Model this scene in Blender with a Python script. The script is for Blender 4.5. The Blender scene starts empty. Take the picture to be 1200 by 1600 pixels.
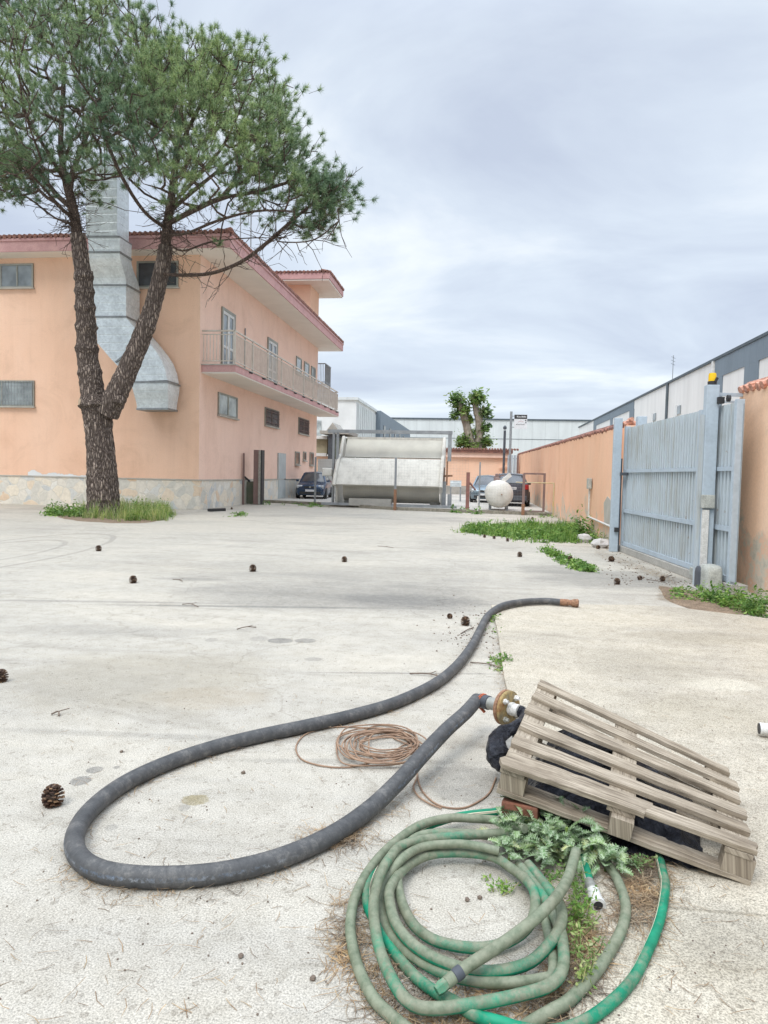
import bpy, bmesh, math, random
import numpy as np
from mathutils import Vector, Matrix
random.seed(7); rng = np.random.default_rng(7)
C = bpy.context.scene.collection
SC = bpy.context.scene

# ------------------------------------------------------------------ camera
F = 1100.0; CAMH = 1.5
PITCH = math.atan(58 / F); YAW = math.radians(7.6); ROLL = math.radians(1.28)
cam = bpy.data.cameras.new('camera'); co = bpy.data.objects.new('camera', cam); C.objects.link(co)
cam.sensor_fit = 'VERTICAL'; cam.sensor_height = 36.0; cam.lens = 36.0 * F / 1600.0
cam.clip_start = 0.05; cam.clip_end = 3000
RM = Matrix.Rotation(YAW, 3, 'Z') @ Matrix.Rotation(math.pi / 2 - PITCH, 3, 'X') @ Matrix.Rotation(ROLL, 3, 'Z')
co.matrix_world = Matrix.Translation((0, 0, CAMH)) @ RM.to_4x4()
SC.camera = co
SC.render.resolution_x = 768; SC.render.resolution_y = 1024

# ------------------------------------------------------------------ world and sun
SUN_EL = math.radians(55); SUN_AZ = math.radians(205)     # azimuth clockwise from +Y
w = bpy.data.worlds.new('World'); SC.world = w; w.use_nodes = True
nt = w.node_tree; N = nt.nodes; L = nt.links; N.clear()
out = N.new('ShaderNodeOutputWorld'); bg = N.new('ShaderNodeBackground'); bg.inputs[1].default_value = 0.1
sky = N.new('ShaderNodeTexSky'); sky.sky_type = 'NISHITA'; sky.sun_disc = False
sky.sun_elevation = SUN_EL; sky.sun_rotation = SUN_AZ
tc = N.new('ShaderNodeTexCoord'); sep = N.new('ShaderNodeSeparateXYZ'); L.new(tc.outputs['Generated'], sep.inputs[0])
def wm(op, a, b=None, c=None):
    n = N.new('ShaderNodeMath'); n.operation = op
    for i, v in enumerate((a, b, c)):
        if v is None: continue
        if isinstance(v, (int, float)): n.inputs[i].default_value = v
        else: L.new(v, n.inputs[i])
    return n.outputs[0]
zc = wm('MAXIMUM', sep.outputs[2], 0.0)
den = wm('ADD', zc, 0.22)
u = wm('DIVIDE', sep.outputs[0], den); v = wm('DIVIDE', sep.outputs[1], den)
cb = N.new('ShaderNodeCombineXYZ'); L.new(u, cb.inputs[0]); L.new(v, cb.inputs[1])
mp = N.new('ShaderNodeMapping'); mp.inputs['Rotation'].default_value = (0, 0, 0.15); mp.inputs['Scale'].default_value = (0.75, 1.15, 1); mp.inputs['Location'].default_value = (3.3, 1.1, 0)
L.new(cb.outputs[0], mp.inputs[0])
n1 = N.new('ShaderNodeTexNoise'); n1.inputs['Scale'].default_value = 1.3; n1.inputs['Detail'].default_value = 7; n1.inputs['Roughness'].default_value = 0.55; n1.inputs['Distortion'].default_value = 0.5
L.new(mp.outputs[0], n1.inputs['Vector'])
r1 = N.new('ShaderNodeValToRGB'); L.new(n1.outputs[0], r1.inputs[0])
e = r1.color_ramp.elements
e[0].position = 0.36; e[0].color = (4.75, 5.3, 6.35, 1)
e[1].position = 0.66; e[1].color = (7.7, 8.15, 8.5, 1)
m = r1.color_ramp.elements.new(0.52); m.color = (5.95, 6.6, 7.45, 1)
# overcast sky: brighter towards the zenith
zr = N.new('ShaderNodeMapRange'); zr.inputs[1].default_value = 0.5; zr.inputs[2].default_value = 0.95; zr.inputs[3].default_value = 1.0; zr.inputs[4].default_value = 3.6
zr.interpolation_type = 'SMOOTHSTEP'; L.new(sep.outputs[2], zr.inputs[0])
vs = N.new('ShaderNodeVectorMath'); vs.operation = 'SCALE'; L.new(r1.outputs[0], vs.inputs[0]); L.new(zr.outputs[0], vs.inputs['Scale'])
mx = N.new('ShaderNodeMixRGB'); mx.inputs[0].default_value = 0.88; L.new(sky.outputs[0], mx.inputs[1]); L.new(vs.outputs[0], mx.inputs[2])
L.new(mx.outputs[0], bg.inputs[0]); L.new(bg.outputs[0], out.inputs[0])

sl = bpy.data.lights.new('sun', 'SUN'); sl.energy = 1.3; sl.angle = math.radians(22); sl.color = (1.0, 0.96, 0.9)
so = bpy.data.objects.new('sun', sl); C.objects.link(so)
sd = Vector((math.sin(SUN_AZ) * math.cos(SUN_EL), math.cos(SUN_AZ) * math.cos(SUN_EL), math.sin(SUN_EL)))
so.rotation_euler = sd.to_track_quat('Z', 'Y').to_euler()
SC.view_settings.view_transform = 'Standard'; SC.view_settings.look = 'None'
SC.view_settings.exposure = 0.42; SC.view_settings.gamma = 1.0

# ------------------------------------------------------------------ measuring helpers (photograph pixel -> place)
CP = Vector((0, 0, CAMH))
def ray(x, y): return RM @ Vector(((x - 600) / F, (800 - y) / F, -1.0))
def G(x, y, z=0.0):
    d = ray(x, y); return CP + d * ((z - CAMH) / d.z)
def AY(x, y, Y):
    d = ray(x, y); return CP + d * (Y / d.y)
def AX(x, y, X):
    d = ray(x, y); return CP + d * (X / d.x)
def AL(x, y, A, B):                                        # on the vertical plane through A and B
    n = Vector((-(B[1] - A[1]), B[0] - A[0])); d = ray(x, y)
    t = (n.x * A[0] + n.y * A[1]) / (n.x * d.x + n.y * d.y); return CP + d * t

# ------------------------------------------------------------------ materials
def nodes(name):
    m = bpy.data.materials.new(name); m.use_nodes = True
    return m, m.node_tree.nodes, m.node_tree.links, m.node_tree.nodes['Principled BSDF']
def c4(c): return (c[0], c[1], c[2], 1)
def noise(N, L, vec, scale, detail=5, rough=0.6, dist=0):
    n = N.new('ShaderNodeTexNoise'); n.inputs['Scale'].default_value = scale; n.inputs['Detail'].default_value = detail
    n.inputs['Roughness'].default_value = rough; n.inputs['Distortion'].default_value = dist; L.new(vec, n.inputs['Vector']); return n.outputs[0]
def ramp(N, L, f, stops):
    r = N.new('ShaderNodeValToRGB'); L.new(f, r.inputs[0]); e = r.color_ramp.elements
    e[0].position, e[0].color = stops[0][0], c4(stops[0][1]); e[1].position, e[1].color = stops[-1][0], c4(stops[-1][1])
    for p, c in stops[1:-1]:
        k = e.new(p); k.color = c4(c)
    return r.outputs[0]
def mixc(N, L, f, a, b, mode='MIX'):
    m = N.new('ShaderNodeMixRGB'); m.blend_type = mode
    for i, v in enumerate((f, a, b)):
        if isinstance(v, (int, float)): m.inputs[i].default_value = v
        elif isinstance(v, tuple): m.inputs[i].default_value = c4(v)
        else: L.new(v, m.inputs[i])
    return m.outputs[0]
def mth(N, L, op, a, b=0.0, clamp=False):
    n = N.new('ShaderNodeMath'); n.operation = op; n.use_clamp = clamp
    for i, v in enumerate((a, b)):
        if isinstance(v, (int, float)): n.inputs[i].default_value = v
        else: L.new(v, n.inputs[i])
    return n.outputs[0]
def coords(N, L, scale=(1, 1, 1), kind='Object', rot=(0, 0, 0), loc=(0, 0, 0)):
    t = N.new('ShaderNodeTexCoord'); m = N.new('ShaderNodeMapping')
    m.inputs['Scale'].default_value = scale; m.inputs['Rotation'].default_value = rot; m.inputs['Location'].default_value = loc
    L.new(t.outputs[kind], m.inputs[0]); return m.outputs[0]
def bump(N, L, bs, h, strength, dist=0.02, prev=None):
    b = N.new('ShaderNodeBump'); b.inputs['Strength'].default_value = strength; b.inputs['Distance'].default_value = dist
    L.new(h, b.inputs['Height'])
    if prev is not None: L.new(prev, b.inputs['Normal'])
    L.new(b.outputs[0], bs.inputs['Normal']); return b.outputs[0]

def mk(name, c1, c2=None, scale=8, rough=0.8, metal=0.0, bstr=0.3, bscale=None, bdist=0.01, stretch=(1, 1, 1), c3=None, fine=None, spec=0.3, lo=0.35, hi=0.68):
    m, N, L, bs = nodes(name); c2 = c2 or tuple(x * 0.75 for x in c1)
    v = coords(N, L, stretch)
    col = ramp(N, L, noise(N, L, v, scale), [(lo, c1)] + ([(0.52, c3)] if c3 else []) + [(hi, c2)])
    if fine:
        f = ramp(N, L, noise(N, L, v, fine[0], 2), [(0.35, (1 - fine[1],) * 3), (0.65, (1 + fine[1],) * 3)])
        col = mixc(N, L, 1.0, col, f, 'MULTIPLY')
    L.new(col, bs.inputs['Base Color'])
    bs.inputs['Roughness'].default_value = rough; bs.inputs['Metallic'].default_value = metal
    bs.inputs['Specular IOR Level'].default_value = spec
    if bstr: bump(N, L, bs, noise(N, L, v, bscale or scale * 4, 4), bstr, bdist)
    return m

def stain_mask(N, L, vec, x, y, rx, ry, rot=0.0, soft=0.35, wob=0.35, wscale=3.0, ring=None):
    mp = N.new('ShaderNodeMapping'); mp.vector_type = 'TEXTURE'
    mp.inputs['Location'].default_value = (x, y, 0); mp.inputs['Rotation'].default_value = (0, 0, rot); mp.inputs['Scale'].default_value = (rx, ry, 1)
    L.new(vec, mp.inputs[0])
    ln = N.new('ShaderNodeVectorMath'); ln.operation = 'LENGTH'; L.new(mp.outputs[0], ln.inputs[0])
    n = noise(N, L, vec, wscale, 4)
    d = mth(N, L, 'ADD', ln.outputs['Value'], mth(N, L, 'MULTIPLY', mth(N, L, 'SUBTRACT', n, 0.5), wob * 2))
    if ring: d = mth(N, L, 'DIVIDE', mth(N, L, 'ABSOLUTE', mth(N, L, 'SUBTRACT', d, 1.0)), ring)
    mr = N.new('ShaderNodeMapRange'); mr.inputs[1].default_value = 1.0 + soft; mr.inputs[2].default_value = 1.0 - soft
    mr.interpolation_type = 'SMOOTHSTEP'; L.new(d, mr.inputs[0]); return mr.outputs[0]

def ground_material(name, base, base2, warm, speck=(0.75, 1.15), stains=(), flat=1.0):
    m, N, L, bs = nodes(name)
    g = N.new('ShaderNodeNewGeometry').outputs['Position']
    big = noise(N, L, g, 0.35, 6, 0.6, 0.3)
    col = ramp(N, L, big, [(0.3, base2), (0.5, base), (0.72, warm)])
    st = N.new('ShaderNodeMapping'); st.inputs['Scale'].default_value = (0.35, 1.6, 1); st.inputs['Rotation'].default_value = (0, 0, 0.12); L.new(g, st.inputs[0])
    streak = ramp(N, L, noise(N, L, st.outputs[0], 1.1, 8, 0.68, 0.8), [(0.28, (0.74, 0.73, 0.72)), (0.45, (0.97, 0.97, 0.97)), (0.7, (1.08, 1.07, 1.05))])
    col = mixc(N, L, flat, col, streak, 'MULTIPLY')
    mid = ramp(N, L, noise(N, L, g, 6, 6, 0.7), [(0.32, (0.88, 0.87, 0.85)), (0.6, (1.04, 1.04, 1.04))])
    col = mixc(N, L, 1.0, col, mid, 'MULTIPLY')
    for (x, y, rx, ry, rot, c, s, soft, wob, ring) in stains:
        k = stain_mask(N, L, g, x, y, rx, ry, rot, soft, wob, 2.2 / max(rx, ry) if ring is None else 0.5, ring)
        br = ramp(N, L, noise(N, L, g, 14, 5, 0.7), [(0.3, (0.6,) * 3), (0.6, (1,) * 3)])
        k = mth(N, L, 'MULTIPLY', mth(N, L, 'MULTIPLY', k, s), br)
        col = mixc(N, L, k, col, c)
    sp = ramp(N, L, noise(N, L, g, 150, 3, 0.8), [(0.38, (speck[0],) * 3), (0.5, (1.0,) * 3), (0.62, (speck[1],) * 3)])
    col = mixc(N, L, 1.0, col, sp, 'MULTIPLY')
    vo = N.new('ShaderNodeTexVoronoi'); vo.inputs['Scale'].default_value = 60; L.new(g, vo.inputs['Vector'])
    dk = ramp(N, L, vo.outputs['Color'], [(0.10, (0.62, 0.6, 0.58)), (0.2, (1, 1, 1))])
    col = mixc(N, L, 0.6, col, dk, 'MULTIPLY')
    # hairline cracks
    v2 = N.new('ShaderNodeTexVoronoi'); v2.feature = 'DISTANCE_TO_EDGE'; v2.inputs['Scale'].default_value = 0.22
    wv = N.new('ShaderNodeVectorMath'); wv.operation = 'ADD'; nz = N.new('ShaderNodeTexNoise'); nz.inputs['Scale'].default_value = 1.2; nz.inputs['Detail'].default_value = 6; L.new(g, nz.inputs['Vector'])
    sc = N.new('ShaderNodeVectorMath'); sc.operation = 'SCALE'; sc.inputs['Scale'].default_value = 1.1; L.new(nz.outputs['Color'], sc.inputs[0]); L.new(g, wv.inputs[0]); L.new(sc.outputs[0], wv.inputs[1]); L.new(wv.outputs[0], v2.inputs['Vector'])
    ck = ramp(N, L, v2.outputs['Distance'], [(0.0, (0.62, 0.6, 0.57)), (0.0018, (1, 1, 1))])
    col = mixc(N, L, 0.4, col, ck, 'MULTIPLY')
    L.new(col, bs.inputs['Base Color']); bs.inputs['Roughness'].default_value = 0.95; bs.inputs['Specular IOR Level'].default_value = 0.15
    b1 = bump(N, L, bs, noise(N, L, g, 110, 3, 0.7), 0.55, 0.004)
    bump(N, L, bs, noise(N, L, g, 5, 5, 0.6), 0.25, 0.02, b1)
    return m

def stucco(name, c1, c2, c3, zlow=None, wallz=1.2):
    m, N, L, bs = nodes(name); g = N.new('ShaderNodeNewGeometry').outputs['Position']
    st = N.new('ShaderNodeMapping'); st.inputs['Scale'].default_value = (0.8, 0.8, 0.4); L.new(g, st.inputs[0])
    col = ramp(N, L, noise(N, L, st.outputs[0], 0.9, 6, 0.62), [(0.2, c2), (0.5, c1), (0.8, c3)])
    f = ramp(N, L, noise(N, L, g, 30, 3), [(0.35, (0.95,) * 3), (0.65, (1.04,) * 3)])
    col = mixc(N, L, 1.0, col, f, 'MULTIPLY')
    s2 = N.new('ShaderNodeMapping'); s2.inputs['Scale'].default_value = (3.2, 3.2, 0.12); L.new(g, s2.inputs[0])
    col = mixc(N, L, 1.0, col, ramp(N, L, noise(N, L, s2.outputs[0], 1.0, 6, 0.7), [(0.3, (0.965, 0.955, 0.945)), (0.5, (1, 1, 1)), (0.7, (1.01, 1.01, 1.01))]), 'MULTIPLY')
    col = mixc(N, L, 1.0, col, ramp(N, L, noise(N, L, g, 0.5, 7, 0.75, 1.0), [(0.32, (0.90, 0.88, 0.86)), (0.5, (1, 1, 1)), (0.68, (1.03, 1.03, 1.03))]), 'MULTIPLY')
    if zlow is not None:                                   # fallen paint near the foot
        s = N.new('ShaderNodeSeparateXYZ'); L.new(g, s.inputs[0])
        n = noise(N, L, g, 1.1, 7, 0.62, 0.3)
        h = mth(N, L, 'SUBTRACT', n, mth(N, L, 'MULTIPLY', s.outputs[2], zlow))
        k = ramp(N, L, h, [(0.36, (0, 0, 0)), (0.44, (1, 1, 1))])
        pl = ramp(N, L, noise(N, L, g, 3, 8, 0.75), [(0.35, (0.42, 0.38, 0.30)), (0.48, (0.60, 0.53, 0.43)), (0.56, (0.72, 0.45, 0.30)), (0.7, (0.72, 0.69, 0.63))])
        col = mixc(N, L, k, col, pl)
    L.new(col, bs.inputs['Base Color']); bs.inputs['Roughness'].default_value = 0.92; bs.inputs['Specular IOR Level'].default_value = 0.2
    bump(N, L, bs, noise(N, L, g, 60, 4), 0.25, 0.006)
    return m

def crazy_paving(name):
    m, N, L, bs = nodes(name); g = N.new('ShaderNodeNewGeometry').outputs['Position']
    nz = N.new('ShaderNodeTexNoise'); nz.inputs['Scale'].default_value = 2.5; L.new(g, nz.inputs['Vector'])
    ad = N.new('ShaderNodeVectorMath'); ad.operation = 'MULTIPLY_ADD'; L.new(nz.outputs['Color'], ad.inputs[0]); ad.inputs[1].default_value = (0.25,) * 3; L.new(g, ad.inputs[2])
    a = N.new('ShaderNodeTexVoronoi'); a.inputs['Scale'].default_value = 2.6; L.new(ad.outputs[0], a.inputs['Vector'])
    b = N.new('ShaderNodeTexVoronoi'); b.inputs['Scale'].default_value = 2.6; b.feature = 'DISTANCE_TO_EDGE'; L.new(ad.outputs[0], b.inputs['Vector'])
    sp = N.new('ShaderNodeSeparateColor'); L.new(a.outputs['Color'], sp.inputs[0])
    col = ramp(N, L, sp.outputs[0], [(0.0, (0.70, 0.52, 0.36)), (0.15, (0.78, 0.70, 0.57)), (0.45, (0.74, 0.69, 0.60)), (0.7, (0.58, 0.56, 0.50)), (0.85, (0.78, 0.75, 0.68)), (1.0, (0.52, 0.54, 0.54))])
    col = mixc(N, L, 0.5, col, ramp(N, L, noise(N, L, g, 9, 5), [(0.3, (0.75, 0.73, 0.7)), (0.7, (1.1, 1.1, 1.1))]), 'MULTIPLY')
    k = ramp(N, L, b.outputs['Distance'], [(0.02, (0, 0, 0)), (0.05, (1, 1, 1))])
    col = mixc(N, L, k, (0.66, 0.62, 0.54), col)
    L.new(col, bs.inputs['Base Color']); bs.inputs['Roughness'].default_value = 0.75
    bump(N, L, bs, k, 0.5, 0.015); return m

def glass_mat(name, c=(0.10, 0.12, 0.13), rough=0.12):
    m, N, L, bs = nodes(name); g = coords(N, L)
    col = ramp(N, L, noise(N, L, g, 1.2, 3), [(0.35, tuple(x * 0.7 for x in c)), (0.7, tuple(x * 1.5 for x in c))])
    L.new(col, bs.inputs['Base Color']); bs.inputs['Roughness'].default_value = rough; bs.inputs['Specular IOR Level'].default_value = 0.8
    return m

def leafy(name, c1, c2, c3, trans=0.25, nscale=1.0):
    m, N, L, bs = nodes(name); g = N.new('ShaderNodeNewGeometry')
    col = ramp(N, L, g.outputs['Random Per Island'], [(0.0, c1), (0.5, c2), (1.0, c3)])
    f = ramp(N, L, noise(N, L, g.outputs['Position'], nscale, 3), [(0.34, (0.62, 0.70, 0.78)), (0.66, (1.35, 1.25, 0.95))])
    col = mixc(N, L, 1.0, col, f, 'MULTIPLY')
    L.new(col, bs.inputs['Base Color']); bs.inputs['Roughness'].default_value = 0.6; bs.inputs['Specular IOR Level'].default_value = 0.25
    tr = N.new('ShaderNodeBsdfTranslucent'); L.new(col, tr.inputs[0]); mxs = N.new('ShaderNodeMixShader'); mxs.inputs[0].default_value = trans
    L.new(bs.outputs[0], mxs.inputs[1]); L.new(tr.outputs[0], mxs.inputs[2])
    o = [n for n in N if n.type == 'OUTPUT_MATERIAL'][0]; L.new(mxs.outputs[0], o.inputs[0]); return m

def bark_mat(name, dark=(0.035, 0.027, 0.024), light=(0.30, 0.24, 0.20), vs=7.0, stretch=0.33, upz=None):
    m, N, L, bs = nodes(name); g = N.new('ShaderNodeNewGeometry').outputs['Position']
    st = N.new('ShaderNodeMapping'); st.inputs['Scale'].default_value = (1, 1, stretch); L.new(g, st.inputs[0])
    nz = N.new('ShaderNodeTexNoise'); nz.inputs['Scale'].default_value = 5; nz.inputs['Detail'].default_value = 5; L.new(st.outputs[0], nz.inputs['Vector'])
    ad = N.new('ShaderNodeVectorMath'); ad.operation = 'MULTIPLY_ADD'; L.new(nz.outputs['Color'], ad.inputs[0]); ad.inputs[1].default_value = (0.16,) * 3; L.new(st.outputs[0], ad.inputs[2])
    b = N.new('ShaderNodeTexVoronoi'); b.inputs['Scale'].default_value = vs; b.feature = 'DISTANCE_TO_EDGE'; L.new(ad.outputs[0], b.inputs['Vector'])
    a = N.new('ShaderNodeTexVoronoi'); a.inputs['Scale'].default_value = vs; L.new(ad.outputs[0], a.inputs['Vector'])
    sp = N.new('ShaderNodeSeparateColor'); L.new(a.outputs['Color'], sp.inputs[0])
    plate = ramp(N, L, sp.outputs[0], [(0.0, tuple(x * 0.45 for x in light)), (0.5, tuple(x * 0.75 for x in light)), (1.0, light)])
    plate = mixc(N, L, 0.8, plate, ramp(N, L, noise(N, L, g, 22, 5, 0.7), [(0.3, (0.5, 0.48, 0.46)), (0.7, (1.25, 1.2, 1.15))]), 'MULTIPLY')
    k = ramp(N, L, b.outputs['Distance'], [(0.02, (0, 0, 0)), (0.30, (1, 1, 1))])
    col = mixc(N, L, k, dark, plate)
    L.new(col, bs.inputs['Base Color']); bs.inputs['Roughness'].default_value = 0.95; bs.inputs['Specular IOR Level'].default_value = 0.1
    bump(N, L, bs, mth(N, L, 'ADD', k, mth(N, L, 'MULTIPLY', noise(N, L, g, 30, 4), 0.4)), 0.9, 0.05); return m

def banded(name, c1, c2, axis=2, freq=3.0, rough=0.45, metal=0.6):      # sheet metal with cross creases
    m, N, L, bs = nodes(name); g = N.new('ShaderNodeNewGeometry').outputs['Position']
    s = N.new('ShaderNodeSeparateXYZ'); L.new(g, s.inputs[0])
    t = mth(N, L, 'FRACT', mth(N, L, 'MULTIPLY', s.outputs[axis], freq))
    k = ramp(N, L, t, [(0.0, (0, 0, 0)), (0.06, (1, 1, 1)), (0.92, (1, 1, 1)), (1.0, (0, 0, 0))])
    col = ramp(N, L, noise(N, L, g, 2.2, 6, 0.7), [(0.3, c2), (0.6, c1)])
    sp = N.new('ShaderNodeTexVoronoi'); sp.inputs['Scale'].default_value = 14; L.new(g, sp.inputs['Vector'])
    q = N.new('ShaderNodeSeparateColor'); L.new(sp.outputs['Color'], q.inputs[0])
    col = mixc(N, L, 1.0, col, ramp(N, L, q.outputs[0], [(0, (0.9,) * 3), (1, (1.08,) * 3)]), 'MULTIPLY')
    L.new(col, bs.inputs['Base Color']); bs.inputs['Roughness'].default_value = rough; bs.inputs['Metallic'].default_value = metal
    bump(N, L, bs, k, 0.5, 0.02); return m

def ribbed_wall(name, c, freq=2.0, c2=None, both=True, depth=0.4):
    m, N, L, bs = nodes(name); g = N.new('ShaderNodeNewGeometry').outputs['Position']
    s = N.new('ShaderNodeSeparateXYZ'); L.new(g, s.inputs[0])
    t = mth(N, L, 'FRACT', mth(N, L, 'MULTIPLY', mth(N, L, 'ADD', s.outputs[0], s.outputs[1]), freq))
    k = ramp(N, L, t, [(0.0, (0, 0, 0)), (0.05, (1, 1, 1)), (0.95, (1, 1, 1)), (1.0, (0, 0, 0))])
    st = N.new('ShaderNodeMapping'); st.inputs['Scale'].default_value = (1, 1, 0.2); L.new(g, st.inputs[0])
    col = ramp(N, L, noise(N, L, st.outputs[0], 0.8, 5), [(0.3, c2 or tuple(x * 0.86 for x in c)), (0.65, c)])
    col = mixc(N, L, depth, col, mixc(N, L, k, tuple(x * 0.6 for x in c), col))
    L.new(col, bs.inputs['Base Color']); bs.inputs['Roughness'].default_value = 0.6; bump(N, L, bs, k, 0.4, 0.03); return m

M = {}
M['orange'] = stucco('orange_stucco', (0.83, 0.55, 0.395), (0.80, 0.51, 0.355), (0.85, 0.585, 0.435))
M['pink_side'] = stucco('side_stucco', (0.85, 0.60, 0.485), (0.82, 0.565, 0.45), (0.87, 0.63, 0.52))
M['wall_orange'] = stucco('yard_wall_render', (0.84, 0.51, 0.34), (0.80, 0.46, 0.29), (0.85, 0.56, 0.39), zlow=0.26)
M['wall_near'] = stucco('near_wall_render', (0.85, 0.57, 0.39), (0.82, 0.49, 0.31), (0.86, 0.63, 0.47), zlow=0.13)
M['cement'] = mk('cement_render', (0.5, 0.47, 0.42), (0.38, 0.36, 0.31), 2.5, 0.9)
M['pink'] = mk('pink_trim', (0.58, 0.35, 0.33), (0.48, 0.275, 0.265), 3, 0.8, fine=(30, 0.08))
M['soffit'] = mk('white_soffit', (0.80, 0.75, 0.68), (0.73, 0.68, 0.61), 0.8, 0.85)
M['tile'] = mk('roof_tile', (0.33, 0.16, 0.12), (0.15, 0.085, 0.075), 6, 0.85, fine=(20, 0.3))
M['tile_light'] = mk('terracotta_coping', (0.52, 0.22, 0.14), (0.28, 0.13, 0.10), 7, 0.85, c3=(0.60, 0.33, 0.24), fine=(25, 0.25))
M['stone'] = crazy_paving('crazy_paving')
M['frame_alu'] = mk('window_frame_metal', (0.36, 0.36, 0.31), (0.28, 0.28, 0.25), 4, 0.5, 0.3)
M['white_pvc'] = mk('white_frame', (0.75, 0.75, 0.73), (0.62, 0.62, 0.6), 4, 0.5)
M['glass'] = glass_mat('window_glass', (0.22, 0.25, 0.26))  # base colour lightened to carry a painted pale sky reflection
M['glass_pale'] = glass_mat('pale_glass', (0.36, 0.40, 0.40), 0.2)
M['glass_dark'] = glass_mat('dark_glass', (0.06, 0.065, 0.07), 0.15)
M['railing'] = mk('railing_paint', (0.64, 0.58, 0.50), (0.50, 0.43, 0.37), 3, 0.6)
M['galv'] = banded('galvanised_duct', (0.74, 0.80, 0.82), (0.56, 0.61, 0.63), metal=0.35, freq=3.4)
M['galv_dark'] = mk('duct_joint_metal', (0.32, 0.34, 0.34), (0.22, 0.23, 0.23), 5, 0.5, 0.6)
M['door_grey'] = mk('grey_door_paint', (0.50, 0.53, 0.52), (0.42, 0.45, 0.44), 2, 0.6)
M['bark'] = bark_mat('pine_bark', (0.085, 0.066, 0.058), (0.48, 0.40, 0.345), 16, 0.24)
M['bark_up'] = bark_mat('upper_bark', (0.10, 0.075, 0.065), (0.34, 0.26, 0.21), 22.0, 0.5)
M['pale_bark'] = mk('pale_tree_bark', (0.36, 0.32, 0.26), (0.22, 0.19, 0.15), 2.0, 0.95, bstr=0.8, stretch=(2, 2, 0.6), fine=(6, 0.25))
M['cutwood'] = mk('sawn_knot', (0.5, 0.4, 0.28), (0.3, 0.22, 0.15), 12, 0.9)
M['needles'] = leafy('pine_needles', (0.12, 0.20, 0.11), (0.22, 0.315, 0.18), (0.38, 0.46, 0.27), 0.5, 0.35)
M['weed'] = leafy('weed_leaves', (0.07, 0.17, 0.035), (0.16, 0.30, 0.07), (0.30, 0.42, 0.14), 0.35, 3)
M['grass'] = leafy('grass_blades', (0.16, 0.27, 0.07), (0.28, 0.38, 0.13), (0.52, 0.50, 0.28), 0.35, 3)
M['ivy'] = leafy('tree_leaves', (0.10, 0.19, 0.06), (0.18, 0.30, 0.10), (0.32, 0.40, 0.17), 0.4, 0.6)
M['dry'] = leafy('dry_needles', (0.16, 0.105, 0.07), (0.28, 0.19, 0.125), (0.42, 0.32, 0.22), 0.1, 4)
M['wood'] = None
def wood_mat(name, dark, light, pale):
    m, N, L, bs = nodes(name); g = N.new('ShaderNodeUVMap'); 
    mp = N.new('ShaderNodeMapping'); mp.inputs['Scale'].default_value = (1, 1, 1); L.new(g.outputs[0], mp.inputs[0])
    st = N.new('ShaderNodeMapping'); st.inputs['Scale'].default_value = (2.6, 46, 1); L.new(mp.outputs[0], st.inputs[0])
    gr = noise(N, L, st.outputs[0], 1.6, 9, 0.72, 0.9)
    col = ramp(N, L, gr, [(0.26, dark), (0.42, light), (0.62, pale)])
    b2 = noise(N, L, mp.outputs[0], 5, 5)
    col = mixc(N, L, 0.7, col, ramp(N, L, b2, [(0.3, (0.55, 0.50, 0.43)), (0.62, (1.08, 1.06, 1.02))]), 'MULTIPLY')
    s2 = N.new('ShaderNodeMapping'); s2.inputs['Scale'].default_value = (1.5, 75, 1); L.new(mp.outputs[0], s2.inputs[0])
    ck = ramp(N, L, noise(N, L, s2.outputs[0], 1.3, 4, 0.6, 0.4), [(0.27, (0.22, 0.18, 0.14)), (0.34, (1, 1, 1))])
    col = mixc(N, L, 0.85, col, ck, 'MULTIPLY')
    rs = N.new('ShaderNodeMapping'); rs.inputs['Scale'].default_value = (1, 4, 1); L.new(mp.outputs[0], rs.inputs[0])
    kn = N.new('ShaderNodeTexVoronoi'); kn.inputs['Scale'].default_value = 3.1; L.new(rs.outputs[0], kn.inputs['Vector'])
    col = mixc(N, L, 0.7, col, ramp(N, L, kn.outputs['Distance'], [(0.05, (0.34, 0.24, 0.16)), (0.11, (1, 1, 1))]), 'MULTIPLY')
    L.new(col, bs.inputs['Base Color']); bs.inputs['Roughness'].default_value = 0.9; bs.inputs['Specular IOR Level'].default_value = 0.15
    b1 = bump(N, L, bs, gr, 0.6, 0.006); bump(N, L, bs, ck, 0.6, 0.006, b1); return m
M['wood'] = wood_mat('weathered_pallet_wood', (0.085, 0.07, 0.055), (0.25, 0.21, 0.165), (0.46, 0.40, 0.32))
M['wood_end'] = mk('sawn_end_wood', (0.38, 0.32, 0.23), (0.24, 0.19, 0.13), 14, 0.95, stretch=(1, 1, 3))
M['rubber'] = None
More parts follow.
